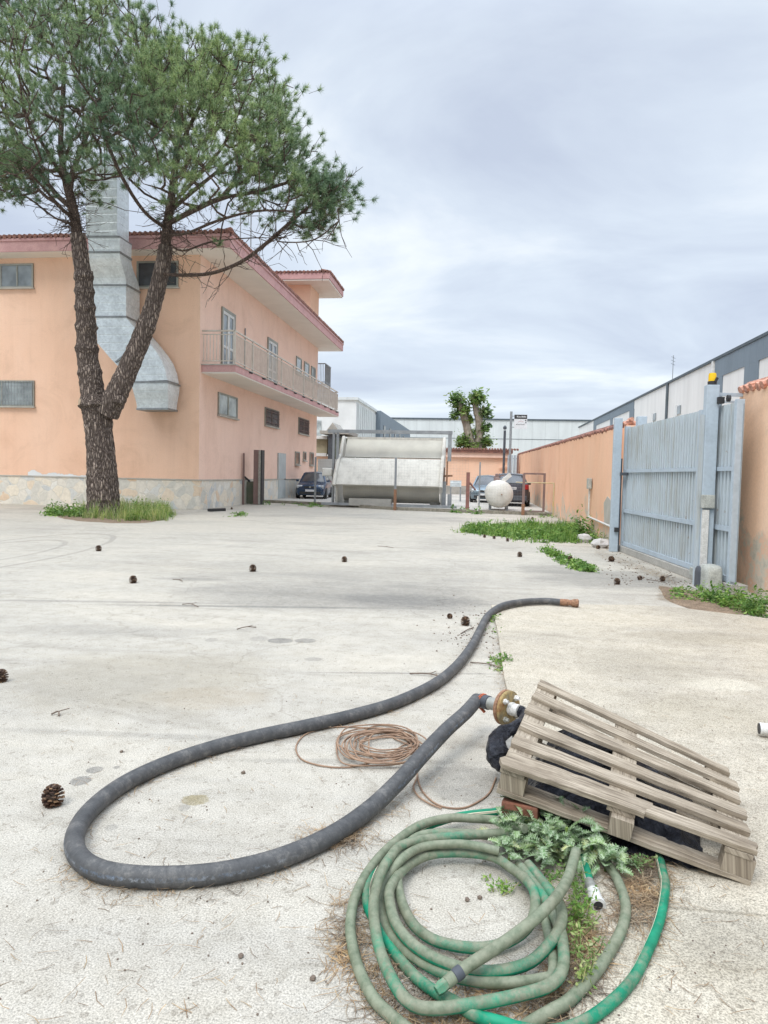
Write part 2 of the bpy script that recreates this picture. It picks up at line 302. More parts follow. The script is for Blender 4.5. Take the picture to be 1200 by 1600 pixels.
def rubber_mat():
    m, N, L, bs = nodes('black_rubber_hose'); uv = N.new('ShaderNodeUVMap')
    s = N.new('ShaderNodeSeparateXYZ'); L.new(uv.outputs[0], s.inputs[0])
    g = N.new('ShaderNodeNewGeometry').outputs['Position']
    col = ramp(N, L, noise(N, L, g, 11, 8, 0.82), [(0.3, (0.040, 0.042, 0.044)), (0.52, (0.080, 0.080, 0.080)), (0.72, (0.20, 0.19, 0.175))])
    # wrapped-fabric spiral
    sp = mth(N, L, 'FRACT', mth(N, L, 'ADD', mth(N, L, 'MULTIPLY', s.outputs[0], 16.0), s.outputs[1]))
    k = ramp(N, L, sp, [(0.0, (0.55,) * 3), (0.07, (1,) * 3), (0.95, (1.12,) * 3), (1.0, (0.6,) * 3)])
    col = mixc(N, L, 0.3, col, k, 'MULTIPLY')
    # worn printed stripe along one side
    d = mth(N, L, 'ABSOLUTE', mth(N, L, 'SUBTRACT', s.outputs[1], 0.035))
    t = ramp(N, L, d, [(0.018, (1,) * 3), (0.045, (0,) * 3)])
    mpp = N.new('ShaderNodeMapping'); mpp.inputs['Scale'].default_value = (1, 0.2, 1); L.new(uv.outputs[0], mpp.inputs[0])
    far = ramp(N, L, noise(N, L, mpp.outputs[0], 1.3, 2), [(0.42, (0,) * 3), (0.55, (1,) * 3)])
    wear = ramp(N, L, noise(N, L, g, 55, 5, 0.8), [(0.47, (0,) * 3), (0.62, (1,) * 3)])
    t2 = mth(N, L, 'MULTIPLY', mth(N, L, 'MULTIPLY', t, wear), mth(N, L, 'ADD', mth(N, L, 'MULTIPLY', far, 0.8), 0.05))
    col = mixc(N, L, t2, col, ramp(N, L, noise(N, L, g, 12, 3), [(0.4, (0.12, 0.17, 0.24)), (0.68, (0.36, 0.38, 0.40))]))
    L.new(col, bs.inputs['Base Color']); bs.inputs['Roughness'].default_value = 0.62; bs.inputs['Specular IOR Level'].default_value = 0.4
    b1 = bump(N, L, bs, k, 0.18, 0.003); bump(N, L, bs, noise(N, L, g, 40, 4), 0.25, 0.003, b1); return m
M['rubber'] = rubber_mat()
def green_hose(name, dirt=0.5, stripe=False, seed=0.0):
    m, N, L, bs = nodes(name); uv = N.new('ShaderNodeUVMap'); s = N.new('ShaderNodeSeparateXYZ'); L.new(uv.outputs[0], s.inputs[0])
    g = N.new('ShaderNodeNewGeometry').outputs['Position']
    grn = ramp(N, L, noise(N, L, g, 9, 4), [(0.35, (0.0, 0.16, 0.085)), (0.65, (0.01, 0.27, 0.145))])
    if stripe:
        d = mth(N, L, 'ABSOLUTE', mth(N, L, 'SUBTRACT', s.outputs[1], 0.085))
        t = ramp(N, L, d, [(0.04, (1,) * 3), (0.05, (0,) * 3)]); t3 = ramp(N, L, d, [(0.009, (1,) * 3), (0.015, (0,) * 3)])
        grn = mixc(N, L, t, grn, (0.72, 0.68, 0.5)); grn = mixc(N, L, t3, grn, (0.12, 0.12, 0.1))
    sh = N.new('ShaderNodeVectorMath'); sh.operation = 'ADD'; sh.inputs[1].default_value = (seed, seed * 2, 0); L.new(g, sh.inputs[0])
    grime = ramp(N, L, noise(N, L, g, 25, 5, 0.7), [(0.3, (0.13, 0.125, 0.08)), (0.6, (0.27, 0.25, 0.18))])
    grime = mixc(N, L, 0.10, grime, grn)
    nn = noise(N, L, sh.outputs[0], 4.2, 8, 0.78)
    side = mth(N, L, 'MULTIPLY', mth(N, L, 'ABSOLUTE', mth(N, L, 'SUBTRACT', s.outputs[1], 0.25)), 0.22)
    k = ramp(N, L, mth(N, L, 'SUBTRACT', mth(N, L, 'ADD', nn, dirt - 0.5), side), [(0.40, (0,) * 3), (0.55, (1,) * 3)])
    col = mixc(N, L, mth(N, L, 'MULTIPLY', k, 0.93), grn, grime)
    L.new(col, bs.inputs['Base Color']); bs.inputs['Roughness'].default_value = 0.6; bs.inputs['Specular IOR Level'].default_value = 0.35
    bump(N, L, bs, noise(N, L, g, 60, 4), 0.2, 0.002); return m
M['hose_a'] = green_hose('grimy_green_hose', 0.66, seed=0.0)
M['hose_b'] = green_hose('striped_green_hose', 0.44, True, seed=4.2)
M['hose_c'] = green_hose('mottled_green_hose', 0.56, seed=7.0)
M['hose_d'] = green_hose('greyed_hose', 0.78, seed=2.0)
M['copper'] = mk('brown_cable', (0.36, 0.235, 0.155), (0.22, 0.14, 0.095), 12, 0.7)
M['rust'] = mk('rusted_iron', (0.26, 0.125, 0.075), (0.13, 0.075, 0.055), 14, 0.85, 0.1, c3=(0.31, 0.18, 0.11), bstr=0.6, fine=(60, 0.25))
M['rust_yellow'] = mk('rusty_galvanised_flange', (0.22, 0.19, 0.13), (0.28, 0.13, 0.06), 11, 0.8, 0.1, c3=(0.34, 0.25, 0.11), bstr=0.4, fine=(70, 0.2))
M['steel'] = mk('dull_steel', (0.42, 0.42, 0.38), (0.28, 0.28, 0.25), 15, 0.6, 0.4)
M['steel_post'] = mk('galvanised_post', (0.34, 0.36, 0.37), (0.24, 0.25, 0.26), 3, 0.6, 0.3)
M['red_wire'] = mk('orange_red_clamp', (0.5, 0.13, 0.06), (0.35, 0.10, 0.05), 10, 0.7)
M['white_plastic'] = mk('white_plastic', (0.72, 0.71, 0.68), (0.55, 0.54, 0.50), 12, 0.5, fine=(60, 0.1))
def plastic_film():
    m, N, L, bs = nodes('black_plastic_film'); g = N.new('ShaderNodeNewGeometry').outputs['Position']
    L.new(ramp(N, L, noise(N, L, g, 14, 4), [(0.4, (0.008, 0.008, 0.012)), (0.7, (0.035, 0.038, 0.048))]), bs.inputs['Base Color'])
    bs.inputs['Roughness'].default_value = 0.3; bs.inputs['Specular IOR Level'].default_value = 0.25
    bump(N, L, bs, noise(N, L, g, 18, 6, 0.6, 1.5), 0.9, 0.03); return m
M['film'] = plastic_film()
M['gate'] = mk('pale_blue_grey_paint', (0.41, 0.475, 0.53), (0.36, 0.42, 0.47), 1.6, 0.6, bstr=0.1, c3=(0.43, 0.50, 0.555), fine=(18, 0.05))
M['gate_sheet'] = mk('weathered_gate_sheet', (0.42, 0.485, 0.53), (0.33, 0.36, 0.355), 1.3, 0.62, bstr=0.1, c3=(0.40, 0.46, 0.49), stretch=(3, 3, 0.5), fine=(18, 0.06))
def gate_sheet():
    m, N, L, bs = nodes('weathered_gate_paint'); g = N.new('ShaderNodeNewGeometry').outputs['Position']
    st = N.new('ShaderNodeMapping'); st.inputs['Scale'].default_value = (6, 6, 0.45); L.new(g, st.inputs[0])
    col = ramp(N, L, noise(N, L, g, 1.2, 6, 0.65), [(0.3, (0.40, 0.44, 0.45)), (0.5, (0.46, 0.52, 0.55)), (0.7, (0.49, 0.555, 0.60))])
    k = ramp(N, L, noise(N, L, st.outputs[0], 1.4, 6, 0.7), [(0.5, (0,) * 3), (0.72, (1,) * 3)])
    col = mixc(N, L, mth(N, L, 'MULTIPLY', k, 0.7), col, (0.29, 0.27, 0.21))
    k2 = ramp(N, L, noise(N, L, g, 9, 4, 0.7), [(0.66, (0,) * 3), (0.70, (1,) * 3)])
    col = mixc(N, L, mth(N, L, 'MULTIPLY', k2, 0.6), col, (0.25, 0.15, 0.09))
    L.new(col, bs.inputs['Base Color']); bs.inputs['Roughness'].default_value = 0.6; return m
M['gate_sheet'] = gate_sheet()
M['concrete'] = mk('grey_concrete', (0.44, 0.42, 0.38), (0.32, 0.31, 0.28), 2.5, 0.95, fine=(40, 0.15), bstr=0.4)
M['black'] = mk('black_plastic', (0.03, 0.03, 0.032), (0.05, 0.05, 0.05), 10, 0.5)
M['charcoal'] = mk('dark_grey_plastic', (0.09, 0.10, 0.115), (0.06, 0.065, 0.075), 5, 0.5)
M['amber'] = mk('amber_lens', (0.82, 0.52, 0.02), (0.72, 0.42, 0.01), 6, 0.25)
M['motor_grey'] = mk('grey_motor_cover', (0.46, 0.47, 0.43), (0.32, 0.33, 0.30), 9, 0.7, fine=(60, 0.15))
M['fibre'] = mk('weathered_fibreglass', (0.60, 0.58, 0.52), (0.47, 0.45, 0.40), 1.6, 0.9, stretch=(2.5, 2.5, 0.5), c3=(0.56, 0.54, 0.485), bstr=0.1, fine=(12, 0.05))
M['fibre_in'] = mk('inner_fibreglass', (0.52, 0.50, 0.43), (0.42, 0.40, 0.35), 1.2, 0.8, bstr=0.1)
M['tank'] = mk('white_tank_paint', (0.70, 0.69, 0.64), (0.58, 0.56, 0.50), 3, 0.55, fine=(25, 0.06))
M['fence_rust'] = mk('rusty_fence_post', (0.30, 0.14, 0.12), (0.20, 0.11, 0.09), 5, 0.85)
M['brown_metal'] = mk('brown_primer', (0.25, 0.17, 0.15), (0.20, 0.14, 0.13), 3, 0.7)
M['wh_white'] = ribbed_wall('pale_cladding', (0.80, 0.79, 0.765), 1.0, depth=0.2)
M['wh_grey'] = ribbed_wall('slate_cladding', (0.175, 0.22, 0.26), 1.0, depth=0.3)
M['wh_far'] = ribbed_wall('far_cladding', (0.66, 0.69, 0.68), 0.4, depth=0.35)
M['wh_trim'] = mk('dark_roof_trim', (0.10, 0.12, 0.14), (0.07, 0.09, 0.10), 1, 0.6)
M['wh_light'] = mk('white_render', (0.74, 0.75, 0.74), (0.64, 0.65, 0.64), 0.6, 0.8)
M['blue_car'] = mk('blue_car_paint', (0.03, 0.055, 0.10), (0.035, 0.065, 0.12), 2, 0.25, 0.3, bstr=0, spec=0.6)
M['silver_car'] = mk('pale_blue_car_paint', (0.20, 0.26, 0.30), (0.17, 0.22, 0.26), 2, 0.25, 0.4, bstr=0, spec=0.6)
M['grey_car'] = mk('dark_grey_car_paint', (0.075, 0.07, 0.078), (0.06, 0.057, 0.065), 2, 0.25, 0.4, bstr=0, spec=0.6)
M['tyre'] = mk('tyre_rubber', (0.03, 0.03, 0.03), (0.045, 0.045, 0.045), 10, 0.85)
M['lamp_glass'] = mk('headlamp_glass', (0.6, 0.62, 0.62), (0.4, 0.42, 0.43), 8, 0.15, bstr=0, spec=0.8)
M['red_lens'] = mk('red_tail_lens', (0.35, 0.02, 0.02), (0.2, 0.01, 0.01), 8, 0.2, bstr=0)
M['plate_white'] = mk('plate_white', (0.75, 0.75, 0.75), (0.65, 0.65, 0.66), 8, 0.5, bstr=0)
M['cone'] = leafy('pine_cone_scales', (0.045, 0.026, 0.02), (0.085, 0.045, 0.032), (0.24, 0.155, 0.105), 0.0, 30)
M['terracotta'] = mk('terracotta_brick', (0.26, 0.11, 0.07), (0.18, 0.08, 0.055), 10, 0.9, fine=(50, 0.15))
M['soil'] = mk('dry_soil', (0.26, 0.19, 0.13), (0.16, 0.12, 0.085), 8, 0.98, bstr=0.8, bscale=40, fine=(60, 0.3))
M['stick'] = mk('twig_bark', (0.13, 0.10, 0.08), (0.22, 0.17, 0.13), 20, 0.9)
M['rubble'] = mk('whitish_rubble', (0.58, 0.55, 0.52), (0.44, 0.42, 0.40), 8, 0.95, bstr=0.6)
def thistle_mat():
    m, N, L, bs = nodes('thistle_leaf'); uv = N.new('ShaderNodeUVMap'); s = N.new('ShaderNodeSeparateXYZ'); L.new(uv.outputs[0], s.inputs[0])
    g = N.new('ShaderNodeNewGeometry')
    base = ramp(N, L, g.outputs['Random Per Island'], [(0.0, (0.075, 0.145, 0.05)), (0.6, (0.13, 0.225, 0.08)), (0.9, (0.22, 0.31, 0.11)), (1.0, (0.42, 0.43, 0.16))])
    mid = ramp(N, L, mth(N, L, 'ABSOLUTE', mth(N, L, 'SUBTRACT', s.outputs[1], 0.5)), [(0.015, (1,) * 3), (0.05, (0,) * 3)])
    vein = ramp(N, L, noise(N, L, g.outputs['Position'], 85, 4, 0.65, 0.8), [(0.47, (0,) * 3), (0.56, (1,) * 3)])
    k = mth(N, L, 'MAXIMUM', mth(N, L, 'MULTIPLY', mid, 0.6), mth(N, L, 'MULTIPLY', vein, 0.5))
    col = mixc(N, L, k, base, (0.50, 0.56, 0.42))
    L.new(col, bs.inputs['Base Color']); bs.inputs['Roughness'].default_value = 0.65; return m
M['thistle'] = thistle_mat()

# ------------------------------------------------------------------ object helpers
def origin_of(o):
    v = Vector((0, 0, 0))
    while o is not None: v += o.location; o = o.parent
    return v
class MB:
    def __init__(s): s.v = []; s.f = []; s.uv = []; s.hasuv = False
    def add(s, vs, fs, uvs=None):
        b = len(s.v); s.v += [tuple(p) for p in vs]; s.f += [tuple(b + i for i in f) for f in fs]
        if uvs: s.hasuv = True; s.uv += uvs
        else: s.uv += [[(0, 0)] * len(f) for f in fs]
        return s
    def box(s, a, b):
        x0, y0, z0 = a; x1, y1, z1 = b
        return s.hexa([(x0, y0, z0), (x1, y0, z0), (x1, y1, z0), (x0, y1, z0), (x0, y0, z1), (x1, y0, z1), (x1, y1, z1), (x0, y1, z1)])
    def hexa(s, p, uvs=None):
        return s.add(p, [(0, 3, 2, 1), (4, 5, 6, 7), (0, 1, 5, 4), (1, 2, 6, 5), (2, 3, 7, 6), (3, 0, 4, 7)], uvs)
    def obox(s, c, ax, ay, az):                             # centre, half axes
        c = Vector(c); ax = Vector(ax); ay = Vector(ay); az = Vector(az)
        return s.hexa([c - ax - ay - az, c + ax - ay - az, c + ax + ay - az, c - ax + ay - az, c - ax - ay + az, c + ax - ay + az, c + ax + ay + az, c - ax + ay + az])
    def bar(s, a, b, w, h=None):
        a = Vector(a); b = Vector(b); d = b - a; h = h or w
        up = Vector((0, 0, 1)) if abs(d.normalized().z) < 0.95 else Vector((0, 1, 0))
        x = d.cross(up).normalized() * w / 2; y = x.cross(d).normalized() * h / 2
        return s.obox((a + b) / 2, d / 2, x, y)
    def tube(s, pts, r, n=10, cap=True, rough=0.0, uvlen=False, closed=False):
        pts = [Vector(p) for p in pts]; k = len(pts)
        if not hasattr(r, '__len__'): r = [r] * k
        vs = []; us = []; t = (pts[1] - pts[0]).normalized()
        up = Vector((0, 0, 1)) if abs(t.z) < 0.9 else Vector((1, 0, 0))
        x = t.cross(up).normalized(); acc = 0.0
        for i, p in enumerate(pts):
            if i > 0: acc += (p - pts[i - 1]).length
            t = (pts[min(i + 1, k - 1)] - pts[max(i - 1, 0)]).normalized()
            x = (x - t * x.dot(t)).normalized(); y = x.cross(t).normalized()
            us.append(acc)
            for j in range(n):
                a = 2 * math.pi * j / n; q = r[i] * (1 + rough * (random.random() - 0.5))
                vs.append(p + (x * math.cos(a) + y * math.sin(a)) * q)
        fs = []; uv = []
        for i in range(k - 1):
            for j in range(n):
                j2 = (j + 1) % n; fs.append((i * n + j, i * n + j2, (i + 1) * n + j2, (i + 1) * n + j))
                uv.append([(us[i], j / n), (us[i], (j + 1) / n), (us[i + 1], (j + 1) / n), (us[i + 1], j / n)])
        if cap:
            fs.append(tuple(range(n - 1, -1, -1))); uv.append([(0, 0)] * n)
            fs.append(tuple((k - 1) * n + j for j in range(n))); uv.append([(0, 0)] * n)
        return s.add(vs, fs, uv)
    def lathe(s, c, axis, prof, n=24):                      # prof: (distance along axis, radius)
        a = Vector(axis).normalized(); c = Vector(c)
        up = Vector((0, 0, 1)) if abs(a.z) < 0.9 else Vector((1, 0, 0)); x = a.cross(up).normalized(); y = x.cross(a)
        vs = []
        for d, r in prof:
            for j in range(n):
                t = 2 * math.pi * j / n; vs.append(c + a * d + (x * math.cos(t) + y * math.sin(t)) * max(r, 1e-4))
        fs = [(i * n + j, i * n + (j + 1) % n, (i + 1) * n + (j + 1) % n, (i + 1) * n + j) for i in range(len(prof) - 1) for j in range(n)]
        fs.append(tuple(range(n - 1, -1, -1))); fs.append(tuple((len(prof) - 1) * n + j for j in range(n)))
        return s.add(vs, fs)
    def loft(s, rings, cap=True):
        n = len(rings[0]); vs = [p for r in rings for p in r]
        fs = [(i * n + j, i * n + (j + 1) % n, (i + 1) * n + (j + 1) % n, (i + 1) * n + j) for i in range(len(rings) - 1) for j in range(n)]
        if cap: fs.append(tuple(range(n - 1, -1, -1))); fs.append(tuple((len(rings) - 1) * n + j for j in range(n)))
        return s.add(vs, fs)
    def prism(s, poly, off):                                # planar polygon extruded by a vector
        n = len(poly); off = Vector(off); a = [Vector(p) for p in poly]; b = [p + off for p in a]
        fs = [tuple(range(n)), tuple(2 * n - 1 - i for i in range(n))] + [(i, i + n, (i + 1) % n + n, (i + 1) % n) for i in range(n)]
        return s.add(a + b, fs)
    def build(s, name, mat, parent=None, smooth=False, bevel=0.0, fix=True):
        me = bpy.data.meshes.new(name)
        if parent is not None: o0 = origin_of(parent)
        else:
            a = np.array(s.v); o0 = Vector((float((a[:, 0].min() + a[:, 0].max()) / 2), float((a[:, 1].min() + a[:, 1].max()) / 2), float(a[:, 2].min())))
        me.from_pydata([(p[0] - o0.x, p[1] - o0.y, p[2] - o0.z) for p in s.v], [], s.f)
        if s.hasuv:
            ul = me.uv_layers.new(name='UVMap'); ul.data.foreach_set('uv', [c for f in s.uv for q in f for c in q])
        me.materials.append(mat)
        if fix:
            bm = bmesh.new(); bm.from_mesh(me); bmesh.ops.recalc_face_normals(bm, faces=bm.faces); bm.to_mesh(me); bm.free()
        if smooth:
            me.polygons.foreach_set('use_smooth', [True] * len(me.polygons))
            try: me.set_sharp_from_angle(angle=math.radians(40))
            except Exception: pass
        o = bpy.data.objects.new(name, me); C.objects.link(o)
        if parent is not None: o.parent = parent
        else: o.location = o0
        if bevel:
            b = o.modifiers.new('bevel', 'BEVEL'); b.width = bevel; b.segments = 2; b.limit_method = 'ANGLE'
        return o
def tag(o, label=None, cat=None, group=None, kind=None):
    if label: o['label'] = label
    if cat: o['category'] = cat
    if group: o['group'] = group
    if kind: o['kind'] = kind
    return o
def thing(name, label, cat, loc, group=None, rz=0.0):
    o = bpy.data.objects.new(name, None); o.empty_display_size = 0.2; C.objects.link(o); o.location = loc; o.rotation_euler = (0, 0, rz)
    return tag(o, label, cat, group)
def kids(o): return [c for c in C.objects if c.parent == o]
def copy_tree(o, parent=None):
    c = o.copy(); C.objects.link(c)
    if parent is not None: c.parent = parent
    for ch in kids(o): copy_tree(ch, c)
    return c
def spline(pts, n=8):                                       # Catmull-Rom
    P = [Vector(p) for p in pts]; P = [P[0] * 2 - P[1]] + P + [P[-1] * 2 - P[-2]]; r = []
    for i in range(1, len(P) - 2):
        for k in range(n):
            t = k / n; a, b, c, d = P[i - 1:i + 3]
            r.append(0.5 * ((2 * b) + (c - a) * t + (2 * a - 5 * b + 4 * c - d) * t * t + (3 * b - a - 3 * c + d) * t ** 3))
    r.append(P[-2]); return r

# ------------------------------------------------------------------ ground
def stn(px, py, wpx, hpx, c, s, soft=0.3, wob=0.3, rot=0.0, ring=None):
    p = G(px, py); a = G(px + wpx, py); b = G(px, py - hpx)
    return (p.x, p.y, (a - p).length, (b - p).length, rot + YAW, c, s, soft, wob, ring)
DK = (0.15, 0.145, 0.135); WET = (0.25, 0.235, 0.205); TAN = (0.30, 0.265, 0.20)
stains = [stn(230, 1058, 180, 40, TAN, 0.5, 0.35, 0.6), stn(330, 1090, 90, 16, (0.34, 0.28, 0.20), 0.35, 0.3, 0.6), stn(560, 930, 250, 18, DK, 0.55, 0.5, 0.7), stn(640, 938, 110, 9, DK, 0.6, 0.5, 0.6), stn(560, 906, 240, 8, DK, 0.3, 0.6, 0.8), stn(140, 1068, 140, 22, WET, 0.25, 0.5, 0.8),
          stn(438, 1001, 20, 4, DK, 0.7, 0.1, 0.15), stn(477, 1001, 17, 3.5, DK, 0.6, 0.1, 0.15), stn(490, 1030, 14, 3, DK, 0.4, 0.1, 0.2),
          stn(148, 1203, 13, 5, DK, 0.7, 0.08, 0.12), stn(126, 1220, 16, 7, DK, 0.7, 0.08, 0.15), stn(182, 1199, 5, 2.4, DK, 0.6, 0.1, 0.1),
          stn(174, 1293, 10, 5, DK, 0.35, 0.1, 0.1), stn(228, 1221, 12, 4, DK, 0.5, 0.2, 0.3), stn(146, 1312, 12, 6, DK, 0.2, 0.3, 0.3),
          stn(305, 1250, 22, 8, (0.26, 0.22, 0.13), 0.85, 0.1, 0.35), stn(288, 1262, 9, 5, DK, 0.4, 0.2, 0.2),
          stn(730, 1225, 70, 28, WET, 0.7, 0.12, 0.5), stn(405, 998, 14, 4, DK, 0.3, 0.2, 0.2), stn(330, 1000, 10, 3, DK, 0.25, 0.2, 0.2),
          stn(960, 905, 120, 12, DK, 0.5, 0.4, 0.7), stn(870, 890, 60, 6, WET, 0.6, 0.4, 0.6), stn(260, 870, 60, 5, WET, 0.3, 0.5, 0.5),
          stn(20, 860, 110, 26, WET, 0.55, 0.4, 0.05, 0, 0.035), stn(-10, 862, 75, 18, WET, 0.5, 0.4, 0.05, 0, 0.05), stn(480, 890, 300, 10, WET, 0.4, 0.5, 0.8),
          stn(400, 948, 230, 1.3, DK, 0.6, 0.5, 0.5, 0.05), stn(640, 1052, 150, 1.3, DK, 0.55, 0.5, 0.6, 0.05), stn(250, 1150, 260, 4, WET, 0.45, 0.5, 0.5, -0.05), stn(560, 1190, 190, 4, WET, 0.5, 0.4, 0.4, 0.03), stn(140, 985, 170, 7, DK, 0.3, 0.6, 0.7),
          stn(300, 905, 60, 2, DK, .35, .5, .5), stn(160, 940, 220, 1.2, DK, .4, .5, .5, .04)]
gm = ground_material('worn_light_asphalt', (0.445, 0.415, 0.358), (0.375, 0.35, 0.305), (0.48, 0.44, 0.37), (0.62, 1.3), stains)
mb = MB(); mb.add([(-400, -30, 0), (400, -30, 0), (400, 700, 0), (-400, 700, 0)], [(0, 1, 2, 3)])
tag(mb.build('ground', gm), kind='structure')
# thin concrete slab on the right
sm = ground_material('cream_concrete_slab', (0.47, 0.425, 0.345), (0.35, 0.32, 0.27), (0.51, 0.46, 0.37), (0.55, 1.3),
                     [stn(1000, 1040, 90, 20, TAN, 0.35, 0.5, 0.7), stn(1130, 1075, 60, 8, (0.6, 0.56, 0.46), .5, .4, .5), stn(1100, 1120, 100, 25, (0.36, 0.32, 0.24), 0.4, 0.5, 0.7), stn(1150, 1500, 120, 60, TAN, 0.5, 0.5, 0.6), stn(1090, 1000, 90, 8, TAN, 0.5, 0.4, 0.8), stn(1120, 1434, 90, 2.2, (0.2, 0.17, 0.12), 0.7, 0.5, 0.6, -0.1), stn(1140, 1470, 90, 40, (0.26, 0.24, 0.20), 0.4, 0.5, 0.7)], 0.8)
edge = [G(768, 948), G(778, 985), G(781, 1020), G(790, 1062), G(797, 1100)]
poly = [Vector((p.x + random.uniform(-.015, .015), p.y, 0)) for p in edge]
yy = 4.5
while yy > -1: poly.append(Vector((0.27 + random.uniform(-0.02, 0.02) + (4.5 - yy) * 0.01, yy, 0))); yy -= 0.25
poly += [Vector((3.7, -1, 0)), Vector((3.7, 7.9, 0)), G(1150, 963), G(1060, 952), G(1000, 948), G(900, 947), G(820, 946)]
mb = MB(); mb.prism([(p.x, p.y, 0.001) for p in poly], (0, 0, 0.021))
tag(mb.build('slab', sm, bevel=0.006), kind='structure')
# raised strip of yard beyond the fence line
ym = ground_material('back_yard_concrete', (0.47, 0.45, 0.41), (0.40, 0.385, 0.35), (0.50, 0.47, 0.42), (0.85, 1.1))
kA, kB, kC = G(500, 789), G(620, 797), G(868, 806)
k0 = Vector((-10.75, kA.y + (kA.x + 10.75) * (0.35), 0))
mb = MB(); mb.prism([(k0.x, k0.y, 0.002), (kA.x, kA.y, 0.002), (kB.x, kB.y, 0.002), (kC.x, kC.y, 0.002), (3.0, kC.y, 0.002), (3.0, 62, 0.002), (-10.75, 62, 0.002)], (0, 0, 0.09))
tag(mb.build('back_yard_pavement', ym), kind='structure')
mb = MB()
for a, b in ((k0, kA), (kA, kB), (kB, kC)):
    mb.bar((a.x, a.y - 0.1, 0.07), (b.x, b.y - 0.1, 0.07), 0.16, 0.13)
tag(mb.build('kerb', mk('dark_kerb', (0.22, 0.20, 0.16), (0.14, 0.13, 0.10), 3, 0.95, fine=(30, 0.3), c3=(0.30, 0.28, 0.23))), kind='structure')

# ------------------------------------------------------------------ orange building
BX, BY, BY2, BL = -10.75, 26.1, 45.9, -32.0
bld = thing('building', 'two storey peach orange building with pink trimmed tiled eaves and stone plinth', 'building', (BX, BY, 0))
mb = MB(); mb.add([(BL, BY, 1.1), (BX, BY, 1.1), (BX, BY, 10.0), (BL, BY, 10.0)], [(0, 1, 2, 3)])
mb.add([(BL, BY2, 1.1), (BX, BY2, 1.1), (BX, BY2, 10.0), (BL, BY2, 10.0), (BL, BY, 1.1), (BL, BY, 10.0)], [(1, 0, 3, 2), (0, 4, 5, 3)])
o = mb.build('wall', M['orange'], bld, fix=False)
mb = MB(); mb.add([(BX, BY, 1.1), (BX, BY2, 1.1), (BX, BY2, 10.0), (BX, BY, 10.0)], [(0, 1, 2, 3)])
o = mb.build('wall', M['pink_side'], bld, fix=False)
mb = MB(); mb.box((BL, BY - 0.06, 0), (BX + 0.06, BY2 + 0.05, 1.12)); mb.build('plinth', M['stone'], bld)
mb = MB(); mb.box((BL, BY - 0.09, 1.12), (BX + 0.09, BY2 + 0.06, 1.16)); mb.build('plinth_cap', M['cement'], bld)
# peeled paint strip above the plinth
mb = MB(); n = 60; up = []; 
for k in range(n + 1):
    x = -17.9 + 3.5 * k / n; f = 0.5 + 0.5 * math.sin(k * 0.37) * math.sin(k * 0.11 + 1)
    up.append((x, BY - 0.018, 1.185 + max(0.0, 0.16 * f * (1.3 if x < -16.4 else 0.45) + random.uniform(-0.03, 0.03))))
vs = up + [(p[0], p[1], 1.162) for p in up]
mb.add(vs, [(k, k + 1, n + 2 + k, n + 1 + k) for k in range(n)]); mb.build('peeled_plaster', M['wh_light'], bld)
EX, EY = BX + 1.45, BY - 0.75
SO = 9.72; FZ0, FZ1 = 9.74, 10.22
mb = MB(); mb.box((BL - 1, EY + 0.05, SO), (EX - 0.05, BY2 + 1.1, SO + 0.10)); mb.build('soffit', M['soffit'], bld)
mb = MB(); mb.box((BL - 1, EY, FZ0), (EX, EY + 0.05, FZ1)); mb.box((EX - 0.05, EY + 0.05, FZ0), (EX, BY2 + 1.15, FZ1)); mb.box((BL - 1, BY2 + 1.1, FZ0), (EX - 0.05, BY2 + 1.15, FZ1))
mb.box((BL - 1, EY - 0.04, FZ1 - 0.09), (EX + 0.04, EY - 0.002, FZ1 + 0.01)); mb.box((EX + 0.002, EY - 0.04, FZ1 - 0.09), (EX + 0.04, BY2 + 1.15, FZ1 + 0.01))
mb.build('fascia', M['pink'], bld)
def tiles_edge(mb, a, b, inward, z0, slope, rows=1, sp=0.21, ln=0.55, r=0.085):
    a = Vector(a); b = Vector(b); d = (b - a); n = int(d.length / sp); inward = Vector(inward)
    for i in range(n):
        p = a + d * ((i + 0.5) / n); p.z = z0 + random.uniform(-0.006, 0.006)
        q = p + inward * ln; q.z += slope * ln
        mb.tube([p - inward * 0.07 * (1 + random.uniform(-.2, .2)), q], [r, r * 0.9], 8)
mb = MB(); RS = 0.27
xr = (BL + EX) / 2
ridge_z = FZ1 + 0.03 + RS * (EX - xr) * 0.55
rp = [(BL - 1, EY - 0.03, FZ1 + 0.03), (EX + 0.03, EY - 0.03, FZ1 + 0.03), (EX + 0.03, BY2 + 1.2, FZ1 + 0.03), (BL - 1, BY2 + 1.2, FZ1 + 0.03), (BL + 8, 36, FZ1 + 2.2), (EX - 10.5, 36, FZ1 + 2.2)]
mb.add(rp, [(0, 1, 5, 4), (1, 2, 5), (2, 3, 4, 5), (3, 0, 4)])
tiles_edge(mb, (BL - 1, EY, 0), (EX, EY, 0), (0, 1, 0), FZ1 + 0.07, 0.2)
tiles_edge(mb, (EX, EY, 0), (EX, BY2 + 1.1, 0), (-1, 0, 0), FZ1 + 0.07, 0.2)
mb.tube([(EX, EY, FZ1 + 0.12), (EX - 10.5, 36, FZ1 + 2.3)], 0.12, 8)
roof = mb.build('roof', M['tile'], bld, smooth=True)
